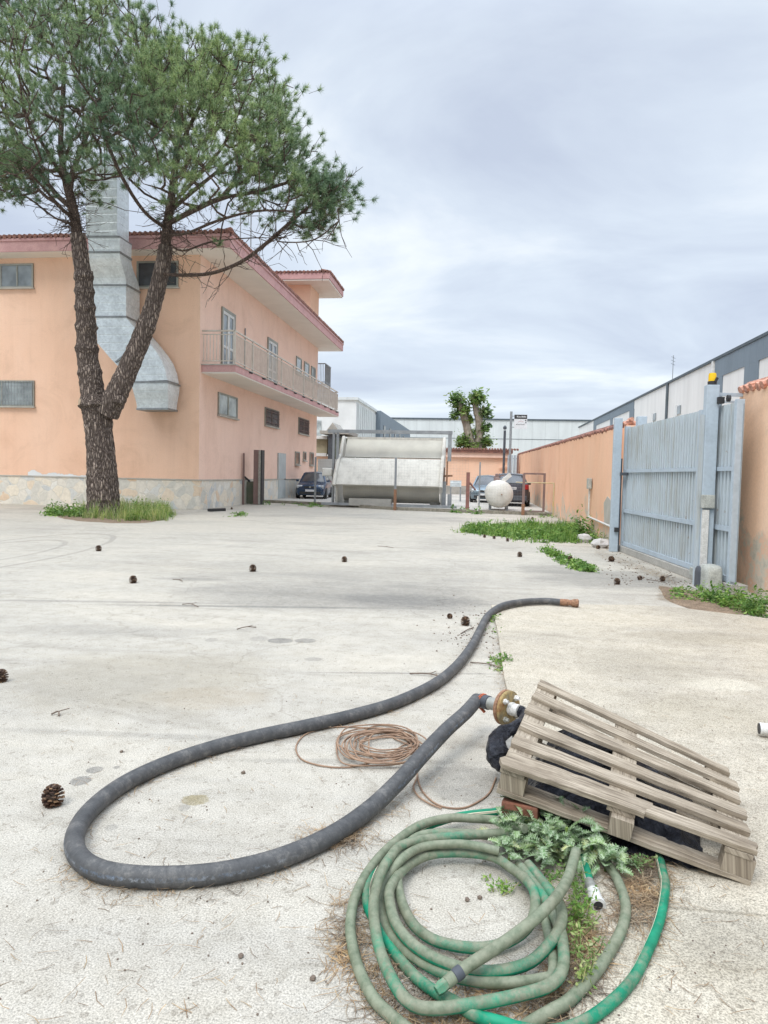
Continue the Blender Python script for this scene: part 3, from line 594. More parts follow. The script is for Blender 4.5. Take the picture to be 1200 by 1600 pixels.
# stair tower on the roof
TX0, TY0 = -16.2, 43.6
mb = MB(); mb.box((TX0, TY0, 10.2), (BX - 0.003, BY2 - 0.003, 13.25)); mb.build('stair_tower', M['orange'], bld)
mb = MB(); mb.box((TX0 - 1.2, TY0 - 0.95, 13.25), (BX + 1.35, BY2 + 1.1, 13.34)); mb.build('soffit', M['soffit'], bld)
mb = MB(); mb.box((TX0 - 1.25, TY0 - 1.0, 13.345), (BX + 1.4, BY2 + 1.15, 13.7)); mb.build('fascia', M['pink'], bld)
mb = MB(); tiles_edge(mb, (TX0 - 1.2, TY0 - 1.0, 0), (BX + 1.4, TY0 - 1.0, 0), (0, 1, 0), 13.76, 0.25, sp=0.24)
tiles_edge(mb, (BX + 1.4, TY0 - 1.0, 0), (BX + 1.4, BY2 + 1.1, 0), (-1, 0, 0), 13.76, 0.25, sp=0.24)
mb.add([(TX0 - 1.2, TY0 - 1, 13.72), (BX + 1.4, TY0 - 1, 13.72), (BX + 1.4, BY2 + 1.1, 13.72), (TX0 - 1.2, BY2 + 1.1, 13.72), ((TX0 + BX) / 2, TY0 + 1, 14.4)], [(0, 1, 4), (1, 2, 4), (2, 3, 4), (3, 0, 4)])
mb.build('roof', M['tile'], bld, smooth=True)
# windows -------------------------------------------------
def win_x(x0, x1, z0, z1, glass, bars=False, mull=1, name='window', fr=0.07):   # in the front wall (plane Y = BY)
    y = BY - 0.03
    mb = MB(); 
    mb.box((x0, y - 0.03, z0), (x1, y + 0.025, z0 + fr)); mb.box((x0, y - 0.03, z1 - fr), (x1, y + 0.025, z1))
    mb.box((x0, y - 0.03, z0 + fr), (x0 + fr, y + 0.025, z1 - fr)); mb.box((x1 - fr, y - 0.03, z0 + fr), (x1, y + 0.025, z1 - fr))
    for k in range(mull):
        xm = x0 + (x1 - x0) * (k + 1) / (mull + 1); mb.box((xm - 0.03, y - 0.02, z0 + fr), (xm + 0.03, y + 0.02, z1 - fr))
    f = mb.build(name, M['frame_alu'], bld)
    g = MB(); g.box((x0 + fr, y + 0.003, z0 + fr), (x1 - fr, y + 0.018, z1 - fr)); g.build('pane', glass, f)
    s = MB(); s.box((x0 - 0.05, y - 0.1, z0 - 0.05), (x1 + 0.05, y + 0.02, z0 - 0.003)); s.build('sill', M['cement'], f)
    if bars:
        b = MB(); zz = [z0 + fr + (z1 - z0 - 2 * fr) * t for t in (0.18, 0.5, 0.82)]
        n = int((x1 - x0) / 0.13)
        for i in range(n + 1):
            xx = x0 + fr + (x1 - x0 - 2 * fr) * i / n; b.bar((xx, y - 0.055, z0 + 0.05), (xx, y - 0.055, z1 - 0.03), 0.018)
        for q in zz: b.bar((x0 + 0.03, y - 0.075, q), (x1 - 0.03, y - 0.075, q), 0.018)
        b.build('grille', M['steel_post'], f)
def win_y(y0, y1, z0, z1, glass, bars=False, mull=1, name='window', fr=0.07, frame='frame_alu', sill=True):
    x = BX + 0.03
    mb = MB()
    mb.box((x - 0.025, y0, z0), (x + 0.03, y1, z0 + fr)); mb.box((x - 0.025, y0, z1 - fr), (x + 0.03, y1, z1))
    mb.box((x - 0.025, y0, z0 + fr), (x + 0.03, y0 + fr, z1 - fr)); mb.box((x - 0.025, y1 - fr, z0 + fr), (x + 0.03, y1, z1 - fr))
    for k in range(mull):
        ym = y0 + (y1 - y0) * (k + 1) / (mull + 1); mb.box((x - 0.02, ym - 0.04, z0 + fr), (x + 0.025, ym + 0.04, z1 - fr))
    f = mb.build(name, M[frame], bld)
    g = MB(); g.box((x - 0.018, y0 + fr, z0 + fr), (x - 0.003, y1 - fr, z1 - fr)); g.build('pane', glass, f)
    if sill:
        s = MB(); s.box((x - 0.02, y0 - 0.05, z0 - 0.06), (x + 0.1, y1 + 0.05, z0 - 0.003)); s.build('sill', M['cement'], f)
    if bars:
        b = MB(); n = int((y1 - y0) / 0.2)
        for i in range(n + 1):
            q = y0 + fr + (y1 - y0 - 2 * fr) * i / n; b.bar((x + 0.055, q, z0 + 0.03), (x + 0.055, q, z1 - 0.03), 0.025)
        for t in (0.2, 0.5, 0.8): b.bar((x + 0.08, y0 + 0.02, z0 + (z1 - z0) * t), (x + 0.08, y1 - 0.02, z0 + (z1 - z0) * t), 0.025)
        b.build('grille', M['brown_metal'], f)
win_x(-20.4, -17.62, 8.56, 9.5, M['glass'], mull=3)
win_x(-20.4, -17.60, 3.9, 4.93, M['glass_pale'], bars=True, mull=1)
win_x(-13.3, -11.62, 8.5, 9.5, M['glass_dark'], mull=1)
win_y(28.0, 30.3, 3.83, 4.76, M['glass_pale'])
win_y(34.4, 36.8, 3.87, 4.77, M['glass_dark'], True)
win_y(41.05, 43.5, 3.87, 4.82, M['glass_dark'], True)
for a, b, z0, z1 in ((40.4, 41.4, 1.98, 2.76), (42.3, 43.0, 2.27, 2.82), (44.0, 45.0, 2.0, 2.84)): win_y(a, b, z0, z1, M['glass_dark'], mull=0)
for a, b in ((40.3, 41.5), (42.2, 43.4), (44.0, 45.1)): win_y(a, b, 7.3, 8.3, M['glass_pale'], mull=0)
def bdoor(y0, y1):
    z0, z1 = 5.62, 8.3; x = BX + 0.03
    mb = MB(); mb.box((x - 0.02, y0, z0), (x + 0.04, y0 + 0.12, z1)); mb.box((x - 0.02, y1 - 0.12, z0), (x + 0.04, y1, z1)); mb.box((x - 0.02, y0 + 0.12, z1 - 0.12), (x + 0.04, y1 - 0.12, z1))
    f = mb.build('balcony_door', M['frame_alu'], bld)
    mb = MB(); ym = (y0 + y1) / 2
    for a, b in ((y0 + 0.12, ym - 0.005), (ym + 0.005, y1 - 0.12)):
        mb.box((x - 0.015, a, z0), (x + 0.02, a + 0.1, z1 - 0.12)); mb.box((x - 0.015, b - 0.1, z0), (x + 0.02, b, z1 - 0.12))
        mb.box((x - 0.015, a + 0.1, z1 - 0.24), (x + 0.02, b - 0.1, z1 - 0.12)); mb.box((x - 0.015, a + 0.1, z0), (x + 0.02, b - 0.1, z0 + 0.35)); mb.box((x - 0.015, a + 0.1, z0 + 1.05), (x + 0.02, b - 0.1, z0 + 1.15))
    mb.build('leaf_frame', M['white_pvc'], f)
    mb = MB(); mb.box((x - 0.022, y0 + 0.15, z0 + 0.02), (x - 0.016, y1 - 0.15, z1 - 0.15)); mb.build('pane', M['glass'], f)
bdoor(28.3, 29.9); bdoor(34.7, 36.4)
mb = MB(); mb.box((BX + 0.005, 36.8, 0.1), (BX + 0.085, 38.2, 2.55)); dr = mb.build('door', M['door_grey'], bld)
mb = MB(); mb.bar((BX + 0.11, 37.95, 1.15), (BX + 0.11, 38.08, 1.15), 0.04); mb.bar((BX + 0.085, 38.08, 1.15), (BX + 0.12, 38.08, 1.15), 0.03); mb.build('handle', M['black'], dr)
# balcony
bx1 = BX + 1.36; by0, by1 = BY + 0.18, 46.3
mb = MB(); mb.box((BX + 0.003, by0, 5.27), (bx1, by1, 5.32)); bal = mb.build('balcony', M['soffit'], bld)
mb = MB(); mb.box((BX + 0.003, by0 - 0.02, 5.322), (bx1 + 0.02, by1 + 0.02, 5.58)); mb.build('slab_edge', M['pink'], bal)
mb = MB(); mb.box((BX + 0.004, by0 - 0.05, 5.582), (bx1 + 0.05, by1 + 0.05, 5.62)); mb.build('slab_cap', M['cement'], bal)
mb = MB(); rt = 6.9; rb = 5.75
for z, ww in ((rt, 0.06), (6.76, 0.03), (rb, 0.035)):
    mb.bar((BX, by0 + 0.05, z), (bx1 - 0.03, by0 + 0.05, z), ww); mb.bar((bx1 - 0.05, by0 + 0.05, z), (bx1 - 0.05, by1 - 0.05, z), ww); mb.bar((BX, by1 - 0.05, z), (bx1 - 0.03, by1 - 0.05, z), ww)
n = int((by1 - by0) / 0.135)
for i in range(n + 1):
    y = by0 + 0.05 + (by1 - by0 - 0.1) * i / n
    mb.bar((bx1 - 0.05, y, rb), (bx1 - 0.05, y, 6.76), 0.022)
    if i % 16 == 0: mb.bar((bx1 - 0.05, y, 5.4), (bx1 - 0.05, y, rt), 0.06)
for i in range(10):
    x = BX + 0.06 + 1.25 * i / 9.5; mb.bar((x, by0 + 0.05, rb), (x, by0 + 0.05, 6.76), 0.022); mb.bar((x, by1 - 0.05, rb), (x, by1 - 0.05, 6.76), 0.022)
mb.build('railing', M['railing'], bal)
# drip spouts under the railing
for k in range(11):
    mb = MB(); y = by0 + 1.6 + k * 1.75; mb.tube([(bx1, y, 5.54), (bx1 + 0.16, y, 5.50)], 0.035, 8); mb.build('drip_spout', M['black'], bal)
# rear balcony
mb = MB(); mb.box((BX - 3, BY2 + 0.003, 7.25), (BX + 0.5, BY2 + 2.0, 7.4)); bal2 = mb.build('rear_balcony', M['wh_light'], bld)
mb = MB()
for z, ww in ((8.75, 0.06), (7.55, 0.04)):
    mb.bar((BX, BY2 + 0.1, z), (BX + 0.47, BY2 + 0.1, z), ww); mb.bar((BX + 0.47, BY2 + 0.1, z), (BX + 0.47, BY2 + 1.9, z), ww)
for i in range(4): mb.bar((BX + 0.1 * i + 0.06, BY2 + 0.1, 7.4), (BX + 0.1 * i + 0.06, BY2 + 0.1, 8.75), 0.024)
for i in range(14): mb.bar((BX + 0.47, BY2 + 0.1 + i * 0.135, 7.4), (BX + 0.47, BY2 + 0.1 + i * 0.135, 8.75), 0.024)
mb.build('railing', M['steel_post'], bal2)
# downpipes / conduits
mb = MB(); mb.tube([(BX + 0.05, 31.2, 5.62), (BX + 0.05, 31.2, 8.0)], 0.03, 8); mb.build('conduit', M['steel_post'], bld)
# antenna on the roof
an = thing('antenna_mast', 'thin dark rooftop antenna mast seen through the pine branches', 'antenna', AY(392, 372, 32))
p = origin_of(an)
mb = MB(); mb.tube([p + Vector((0, 0, -0.4)), p + Vector((0, 0, 1.9))], 0.03, 8); mb.build('mast', M['steel_post'], an)
mb = MB()
for k, z in enumerate((1.0, 1.25, 1.5, 1.75)): mb.bar(p + Vector((-0.35, 0, z)), p + Vector((0.35, 0, z)), 0.03)
mb.bar(p + Vector((0, -0.5, 1.6)), p + Vector((0, 0.5, 1.6)), 0.03); mb.build('aerial', M['steel_post'], an)
mb = MB(); mb.tube([p + Vector((-0.5, 0, -0.4)), p + Vector((-0.5, 0, 1.2)), ], 0.025, 8); mb.lathe(p + Vector((-0.5, 0, 1.2)), (0, 0, 1), [(0, 0.05), (0.05, 0.14), (0.25, 0.16), (0.3, 0.05)], 10); mb.build('vent_cap', M['steel_post'], an)

# ------------------------------------------------------------------ ventilation duct on the facade
du = thing('ventilation_duct', 'large galvanised sheet metal ventilation duct snaking up the orange facade', 'duct', (-14.3, 25.6, 0))
def station(lx, ly, rx, ry, yf, yb):
    a = AY(lx, ly, yf); b = AY(rx, ry, yf); return [a, b, Vector((b.x, yb, b.z)), Vector((a.x, yb, a.z))]
def curve_st(s0, s1, n, bend):
    r = []
    for i in range(n + 1):
        t = i / n; e = t * t * (3 - 2 * t) if bend else t
        r.append([s0[j] * (1 - t) + s1[j] * t if j in (1, 3) else s0[j] * (1 - e) + s1[j] * e for j in range(6)])
    return [station(*q) for q in r]
def joint(lx, ly, rx, ry, yf, yb):
    s = station(lx, ly, rx, ry, yf, yb); mb = MB(); mbx = [p for p in s]
    c = sum(mbx, Vector()) / 4
    lo = [c + (p - c) * 1.035 + Vector((0, 0, -0.035)) for p in mbx]; hi = [c + (p - c) * 1.035 + Vector((0, 0, 0.035)) for p in mbx]
    mb.loft([lo, hi]); mb.build('flange_joint', M['galv_dark'], du)
mb = MB(); mb.loft([station(134, 250, 183, 250, 24.1, 24.95), station(134, 368, 183, 368, 24.1, 24.95)]); mb.build('riser', M['galv'], du)
mb = MB(); mb.loft([station(137, 371, 187, 371, 24.1, 24.98), station(139, 393, 187, 393, 24.15, 25.0)]); mb.build('collar', M['galv'], du)
mb = MB(); mb.loft(curve_st((139, 395, 187, 395, 24.15, 25.0), (143, 444, 197, 444, 24.85, 25.9), 8, True)); mb.build('offset_bend', M['galv'], du, smooth=True)
mb = MB(); mb.loft([station(144, 446, 197, 446, 24.9, 25.95), station(149, 494, 197, 494, 24.9, 25.95)]); mb.build('straight_section', M['galv'], du)
# the swept elbow: left edge and right edge traced down the facade
Ls = [(150, 496), (152, 536), (160, 545), (170, 557), (182, 570), (190, 578), (199, 588), (206, 596)]
Rs = [(197, 496), (209, 511), (220, 520), (231, 533), (243, 548), (252, 562), (258, 578), (261, 594)]
mb = MB(); mb.loft([station(a[0], a[1], b[0], b[1], 24.9, 25.95) for a, b in zip(Ls, Rs)]); mb.build('elbow', M['galv'], du, smooth=True)
mb = MB(); mb.loft(curve_st((206, 598, 262, 598, 24.9, 25.95), (214, 638, 262, 638, 25.15, 25.95), 6, True)); mb.build('outlet_hood', M['galv'], du, smooth=True)
mb = MB(); mb.bar(AY(181, 566, 24.85), AY(200, 550, 24.85), .06); mb.build('stay', M['galv_dark'], du)
for q in ((136, 370, 186, 370, 24.1, 24.98), (139, 394, 187, 394, 24.13, 25.0), (143, 445, 197, 445, 24.88, 25.95), (149, 495, 197, 495, 24.9, 25.95), (206, 597, 262, 597, 24.9, 25.97), (214, 639, 262, 639, 25.15, 25.97)): joint(*q)

# ------------------------------------------------------------------ umbrella pine
TY = 22.0
tb = G(161, 806); TY = tb.y
pine = thing('pine_tree', 'tall umbrella pine with forked dark trunk standing in weeds before the orange facade', 'tree', (tb.x, tb.y, 0))
def tp(px, py, dy=0.0): return AY(px, py, TY + dy)
def trunk_tube(mb, pts, n=28, amp=0.08, sub=10, seed=0, knots=()):
    # pts: (px, py, dy, width in px)
    P = spline([tp(a, b, c) for a, b, c, d in pts], sub)
    W = np.interp(np.linspace(0, len(pts) - 1, len(P)), range(len(pts)), [d for *_, d in pts]) * TY / F / 2
    vs = []; rs = np.random.default_rng(seed); ph = rs.random((n,)) * 1.0
    lane = rs.random(n)
    for i, p in enumerate(P):
        k = 1.0
        for (kt, ka) in knots:
            k += ka * math.exp(-((i / (len(P) - 1) - kt) / 0.018) ** 2)
        t = (P[min(i + 1, len(P) - 1)] - P[max(i - 1, 0)]).normalized(); x = t.cross(Vector((0, 1, 0))).normalized(); y = x.cross(t)
        for j in range(n):
            a = 2 * math.pi * j / n; r = W[i] * k * (1 + amp * (rs.random() - 0.5) + amp * 0.6 * (lane[j] - 0.5) + (k - 1) * (rs.random() - 0.4) * 0.8)
            vs.append(p + (x * math.cos(a) + y * math.sin(a)) * r)
    fs = [(i * n + j, i * n + (j + 1) % n, (i + 1) * n + (j + 1) % n, (i + 1) * n + j) for i in range(len(P) - 1) for j in range(n)]
    fs.append(tuple((len(P) - 1) * n + j for j in range(n))); mb.add(vs, fs); return P, W
mb = MB()
trunk_tube(mb, [(162, 812, 0, 56), (162, 790, 0, 51), (160, 750, 0, 48), (158, 715, 0, 44), (155, 680, 0, 42), (153, 650, 0, 45), (152, 632, 0, 54), (151, 618, 0, 40)], 40, 0.10, 8, 1, knots=((0.83, 0.14),))
PL_, WL_ = trunk_tube(mb, [(148, 640, 0, 40), (143, 600, 0, 37), (137, 560, 0, 33), (135, 520, -.1, 30), (133, 480, -.2, 29), (131, 440, -.3, 26), (126, 400, -.4, 24), (121, 365, -.5, 23)], 26, 0.10, 10, 2,
          knots=((0.2, 0.10), (0.34, 0.16), (0.46, 0.18), (0.57, 0.15), (0.66, 0.15), (0.74, 0.2)))
PR_, WR_ = trunk_tube(mb, [(165, 645, 0, 44), (182, 615, 0, 36), (203, 570, .1, 32), (220, 530, .2, 30), (235, 490, .3, 28), (246, 450, .4, 26), (255, 410, .4, 24), (259, 385, .4, 23)], 26, 0.10, 10, 3, knots=((0.5, 0.08),))
mb.build('trunk', M['bark'], pine)
for (px, py, r) in ((127, 629, 0.17), (187, 624, 0.12), (134, 431, 0.13)):
    m2 = MB(); p = tp(px, py, -0.30); d = Vector((-0.8 if px < 150 else 0.8, -0.8, 0.1)); m2.lathe(p - d * 0.15, d, [(0, r * 1.5), (0.12, r * 1.3), (0.2, r * 1.1), (0.22, r * 0.85)], 12); kn = m2.build('knot', M['bark'], pine)
    if px > 150: continue
    m3 = MB(); m3.lathe(p - d * 0.15 + d.normalized() * 0.222, d, [(0, r * 0.72), (0.012, r * 0.7)], 12); m3.build('cut_face', M['cutwood'], kn)
# crown skeleton: limbs traced from the fork ends, then twigs grown towards shoot positions
nodes_p = []; nodes_parent = []; 
def add_chain(pts, start=-1, sub=4):
    P = spline(pts, sub); idx = start
    out_ = []
    for p in P:
        nodes_p.append(p); nodes_parent.append(idx); idx = len(nodes_p) - 1; out_.append(idx)
    return out_
cl = add_chain([tp(121, 365, -.5), tp(116, 335, -.5), tp(108, 300, -.4), tp(98, 262, 0), tp(95, 215, .3), tp(98, 165, .3), tp(100, 110, .2)])
cr = add_chain([tp(259, 385, .4), tp(262, 350, .4), tp(268, 310, .4), tp(274, 260, .3), tp(280, 210, 0), tp(284, 160, 0), tp(290, 110, 0)])
def br(src, i, pts): return add_chain([nodes_p[src[i]]] + pts, src[i])
lim = [br(cl, 3, [tp(95, 325, -1), tp(60, 285, -1.8), tp(25, 255, -2.5), tp(-20, 240, -3)]),
       br(cl, 5, [tp(85, 300, .6), tp(45, 245, 1.0), tp(15, 190, 1.4), tp(-20, 120, 1.6)]),
       br(cl, 2, [tp(85, 340, .8), tp(45, 310, 2), tp(0, 290, 3), tp(-50, 280, 3.4)]),
       br(cl, 9, [tp(70, 230, -1.2), tp(40, 180, -2), tp(30, 120, -2.4)]),
       br(cl, 9, [tp(130, 225, 1.2), tp(150, 170, 2), tp(160, 110, 2.6)]),
       br(cl, 12, [tp(125, 180, -1.5), tp(160, 120, -2.5), tp(190, 70, -2.8)]),
       br(cr, 3, [tp(225, 330, -.6), tp(190, 275, -1.6), tp(165, 215, -2.3), tp(150, 160, -2.6)]),
       br(cr, 4, [tp(300, 330, -.3), tp(345, 310, -.8), tp(400, 300, -1.2), tp(450, 285, -1.4)]),
       br(cr, 6, [tp(300, 300, 1), tp(350, 260, 1.8), tp(400, 220, 2.4), tp(440, 180, 2.6)]),
       br(cr, 7, [tp(310, 275, -1), tp(350, 225, -1.8), tp(380, 160, -2.3), tp(400, 110, -2.4)]),
       br(cr, 2, [tp(290, 365, -.5), tp(340, 345, -1.5), tp(400, 330, -2.0), tp(460, 330, -2.4)]),
       br(cr, 10, [tp(320, 220, .5), tp(370, 180, .8), tp(430, 160, .8)]),
       br(cr, 14, [tp(250, 170, 1.5), tp(225, 110, 2.2), tp(210, 60, 2.6)]),
       br(cr, 14, [tp(320, 150, -1), tp(345, 100, -1.2), tp(340, 60, -1.2)])]
# the low sweeping branch to the right
low = add_chain([tp(255, 428, .3), tp(285, 430, -.2), tp(330, 427, -.8), tp(375, 410, -1.2), tp(410, 385, -1.4), tp(445, 355, -1.5), tp(480, 325, -1.6), tp(515, 300, -1.7), tp(540, 285, -1.7)])
lim += [low, br(cr, 1, [tp(285, 392, .2), tp(330, 378, .6), tp(390, 372, 1), tp(450, 372, 1.2)]), br(low, 18, [tp(440, 378, -1.8), tp(490, 375, -2.1), tp(530, 345, -2.2)])]
# ellipsoids of the crown (pixel centre, radii in px, depth radius in m)
ELL = [((290, 222), 190, 182, 4.2, 0, 0.40), ((75, 130), 235, 195, 4.6, 0.5, 0.40), ((505, 302), 50, 45, 1.0, -1.6, 0.028), ((480, 355), 55, 28, 0.9, -1.7, 0.016), ((410, 255), 95, 90, 2.2, -1.0, 0.035), ((10, 255), 110, 60, 2.5, 0, 0.06)]
shoots = []
def in_any(px, py):
    return any(((px - c[0]) / (rx * 1.02)) ** 2 + ((py - c[1]) / (ry * 1.02)) ** 2 < 1 for c, rx, ry, rd, dd, wgt in ELL)
while len(shoots) < 1300:
    r_ = random.random() * sum(q[5] for q in ELL)
    for c, rx, ry, rd, dd, wgt in ELL:
        r_ -= wgt
        if r_ <= 0: break
    a = random.uniform(0, 2 * math.pi); zz = random.uniform(-1, 1); rr = (random.random() ** 0.42) if rx > 120 else random.random() ** 0.5; h = math.sqrt(1 - zz * zz)
    dx, dy, dz = rr * h * math.cos(a), rr * h * math.sin(a), rr * zz
    if rx > 120 and dz < -0.3 and random.random() < 0.72: continue
    if rx > 120 and rr < 0.72 and dz < 0.3 and random.random() < 0.7: continue
    d_ = dy * rd + dd; s_ = TY / (TY + d_)                 # compensate perspective so that the outline keeps its place
    px_, py_ = c[0] + dx * rx, c[1] - dz * ry
    p = tp(px_, py_, d_)
    if p.z < 8.2: continue
    if py_ > 330 and 95 < px_ < 330: continue
    if py_ > 335 and px_ < 400 and random.random() < 0.8: continue
    shoots.append((p, px_, py_))
clump = [tp(random.uniform(-100, 520), random.uniform(-50, 400), random.uniform(-4, 4)) for _ in range(10)]
base_l = nodes_p[cl[0]]; base_r = nodes_p[cr[0]]
shoots.sort(key=lambda s: min((s[0] - base_l).length, (s[0] - base_r).length))
NP = np.zeros((16000, 3)); cost = np.zeros(16000); cnt = len(nodes_p)
for i, p in enumerate(nodes_p):
    NP[i] = p
    cost[i] = 0 if nodes_parent[i] < 0 else cost[nodes_parent[i]] + (p - nodes_p[nodes_parent[i]]).length
tips = []
for s, _, _ in shoots:
    d = np.linalg.norm(NP[:cnt] - np.array(s), axis=1); j = int(np.argmin(d + 0.28 * cost[:cnt])); a = nodes_p[j]
    L_ = (s - a).length; k = max(2, int(L_ / 0.45)); prev = j
    sag = Vector((random.uniform(-.1, .1), random.uniform(-.1, .1), -0.10)) * L_
    for q in range(1, k + 1):
        t = q / k; p = a.lerp(s, t) + sag * math.sin(math.pi * t) + (Vector((random.uniform(-1, 1), random.uniform(-1, 1), random.uniform(-1, 1))) * 0.03 if q < k else Vector())
        nodes_p.append(p); nodes_parent.append(prev); NP[cnt] = p; cost[cnt] = cost[prev] + L_ / k; prev = cnt; cnt += 1
    tips.append(prev)
w_ = np.zeros(cnt)
for t in tips: w_[t] = 1
for e_ in [c[-1] for c in lim] + [cl[-1], cr[-1]]: w_[e_] += 1
for i in range(cnt - 1, -1, -1):
    if nodes_parent[i] >= 0: w_[nodes_parent[i]] += w_[i]
rad = 0.0108 * np.maximum(w_, 0.6) ** 0.415
rad[w_ < 0.5] = 0.008
# segments as thin 5-sided prisms
def branch_mesh(segs, n=5):
    vs = []; fs = []; b = 0
    for p, q, r0, r1 in segs:
        d = (q - p)
        if d.length < 1e-4: continue
        d.normalize(); up = Vector((0, 0, 1)) if abs(d.z) < 0.9 else Vector((1, 0, 0)); x = d.cross(up).normalized(); y = x.cross(d)
        nn = n if r0 < 0.05 else 9
        for pt, rr in ((p - d * r0 * 0.3, r0), (q + d * r1 * 0.3, r1)):
            for j in range(nn):
                t = 2 * math.pi * j / nn; vs.append(pt + (x * math.cos(t) + y * math.sin(t)) * rr)
        fs += [(b + j, b + (j + 1) % nn, b + nn + (j + 1) % nn, b + nn + j) for j in range(nn)]; b += 2 * nn
    m_ = MB(); m_.add(vs, fs); return m_
segs = []
for i in range(cnt):
    pa = nodes_parent[i]
    if pa < 0: continue
    r0 = min(rad[pa], rad[i] * 2.2 + 0.004); segs.append((nodes_p[pa], nodes_p[i], r0, rad[i]))
# bare dead twigs below the crown
for _ in range(330):
    j = random.choice(lim[random.choice([0, 2, 6, 7, 10, 14, 14, 14, 15, 16, 16])] + cl[:8] + cr[:8]); a = nodes_p[j]
    d = Vector((random.uniform(-1, 1), random.uniform(-1, 1), random.uniform(-0.7, 0.5))).normalized(); ln = random.uniform(0.3, 1.1); p = a
    for q in range(3):
        d = (d + Vector((random.uniform(-.4, .4), random.uniform(-.4, .4), random.uniform(-.3, .4)))).normalized(); q2 = p + d * ln / 3; segs.append((p, q2, 0.013 - q * 0.003, 0.011 - q * 0.003))
        if random.random() < 0.8:
            e2 = (d + Vector((random.uniform(-.9, .9), random.uniform(-.9, .9), random.uniform(-.9, .9)))).normalized(); segs.append((q2, q2 + e2 * ln * 0.3, 0.007, 0.005))
        p = q2
branch_mesh(segs).build('branches', M['bark_up'], pine, fix=False, smooth=True)
# needle tufts
def tri_mesh(name, V, mat, parent=None, quads=False):
    n = V.shape[0]; k = V.shape[1]; me = bpy.data.meshes.new(name)
    if parent is not None: o0 = np.array(origin_of(parent))
    else:
        fl = V.reshape(-1, 3); o0 = np.array([(fl[:, 0].min() + fl[:, 0].max()) / 2, (fl[:, 1].min() + fl[:, 1].max()) / 2, fl[:, 2].min()])
    me.vertices.add(n * k); me.vertices.foreach_set('co', (V.reshape(-1, 3) - o0).astype(np.float32).ravel())
    me.loops.add(n * k); me.loops.foreach_set('vertex_index', np.arange(n * k, dtype=np.int32))
    me.polygons.add(n); me.polygons.foreach_set('loop_start', np.arange(0, n * k, k, dtype=np.int32)); me.polygons.foreach_set('loop_total', np.full(n, k, dtype=np.int32))
    me.update(calc_edges=True); me.materials.append(mat)
    o = bpy.data.objects.new(name, me); C.objects.link(o)
    if parent is not None: o.parent = parent
    else: o.location = Vector([float(x) for x in o0])
    return o
def unit(a): return a / np.maximum(np.linalg.norm(a, axis=-1, keepdims=True), 1e-9)
T = []; A = []
cx = np.array([(nodes_p[cl[6]] + nodes_p[cr[6]]) / 2])
for t in tips:
    p = np.array(nodes_p[t]); pd = np.array(nodes_p[t] - nodes_p[nodes_parent[t]]); outw = unit(p - np.array(nodes_p[cl[4]] if p[0] < -12.3 else nodes_p[cr[4]]))
    m_ = rng.integers(3, 7)
    off = rng.normal(0, 1, (m_, 3)) * np.array([0.30, 0.30, 0.20]); T.append(p + off)
    A.append(unit(off * 1.6 + outw * 0.55 + unit(pd) * 0.3 + np.array([0, 0, 0.45])))
T = np.concatenate(T); A = np.concatenate(A); nt_ = len(T); K = 70
Tb = np.repeat(T, K, 0); Ab = np.repeat(A, K, 0)
rd = unit(rng.normal(0, 1, Tb.shape)); dirn = unit(Ab * rng.uniform(0.1, 1.0, (len(Tb), 1)) + rd * 0.85)
base = Tb + Ab * rng.uniform(-0.08, 0.03, (len(Tb), 1)); ln = rng.uniform(0.13, 0.21, (len(Tb), 1))
side = unit(np.cross(dirn, rng.normal(0, 1, Tb.shape))) * 0.006
V = np.stack([base - side, base + side, base + dirn * ln], 1)
tri_mesh('needle_foliage', V, M['needles'], pine)
# short twigs carrying the tufts
sg = []
for i in range(0, nt_): 
    a = Vector([float(x) for x in T[i] - A[i] * 0.36]); b = Vector([float(x) for x in T[i]])
    sg.append((a, b, 0.007, 0.005))
branch_mesh(sg, 3).build('shoots', M['bark_up'], pine, fix=False)

# ------------------------------------------------------------------ plants: leaves and blades
def blades(name, spots, h, mat, label, cat='grass', n_each=1, wid=0.006, spread=0.5, kind='stuff', bend=0.5, group=None):
    spots = clumpy(spots, 10, 0.20)
    P = np.array([[p[0], p[1], p[2] if len(p) > 2 else 0.0] for p in spots]); P = np.repeat(P, n_each, 0)
    n = len(P); P = P + np.concatenate([rng.normal(0, 0.03, (n, 2)), np.zeros((n, 1))], 1)
    a = rng.uniform(0, 2 * np.pi, n); hh = h * rng.uniform(0.12, 1.15, n) ** 1.4 * np.repeat(np.array([max(.45, p[3] ** .3) for p in spots]), n_each); le = rng.uniform(0.1, 1, n) * spread * hh
    d = np.stack([np.cos(a) * le, np.sin(a) * le, hh], 1); sd_ = np.stack([-np.sin(a), np.cos(a), np.zeros(n)], 1) * wid
    mid = P + d * np.array([0.35, 0.35, 0.6]); tip = P + d
    V = np.concatenate([np.stack([P - sd_, P + sd_, mid + sd_ * 0.8, mid - sd_ * 0.8], 1), np.stack([mid - sd_ * 0.8, mid + sd_ * 0.8, tip + sd_ * 0.1, tip - sd_ * 0.1], 1)])
    o = tri_mesh(name, V, mat); tag(o, label, cat, group, kind); return o
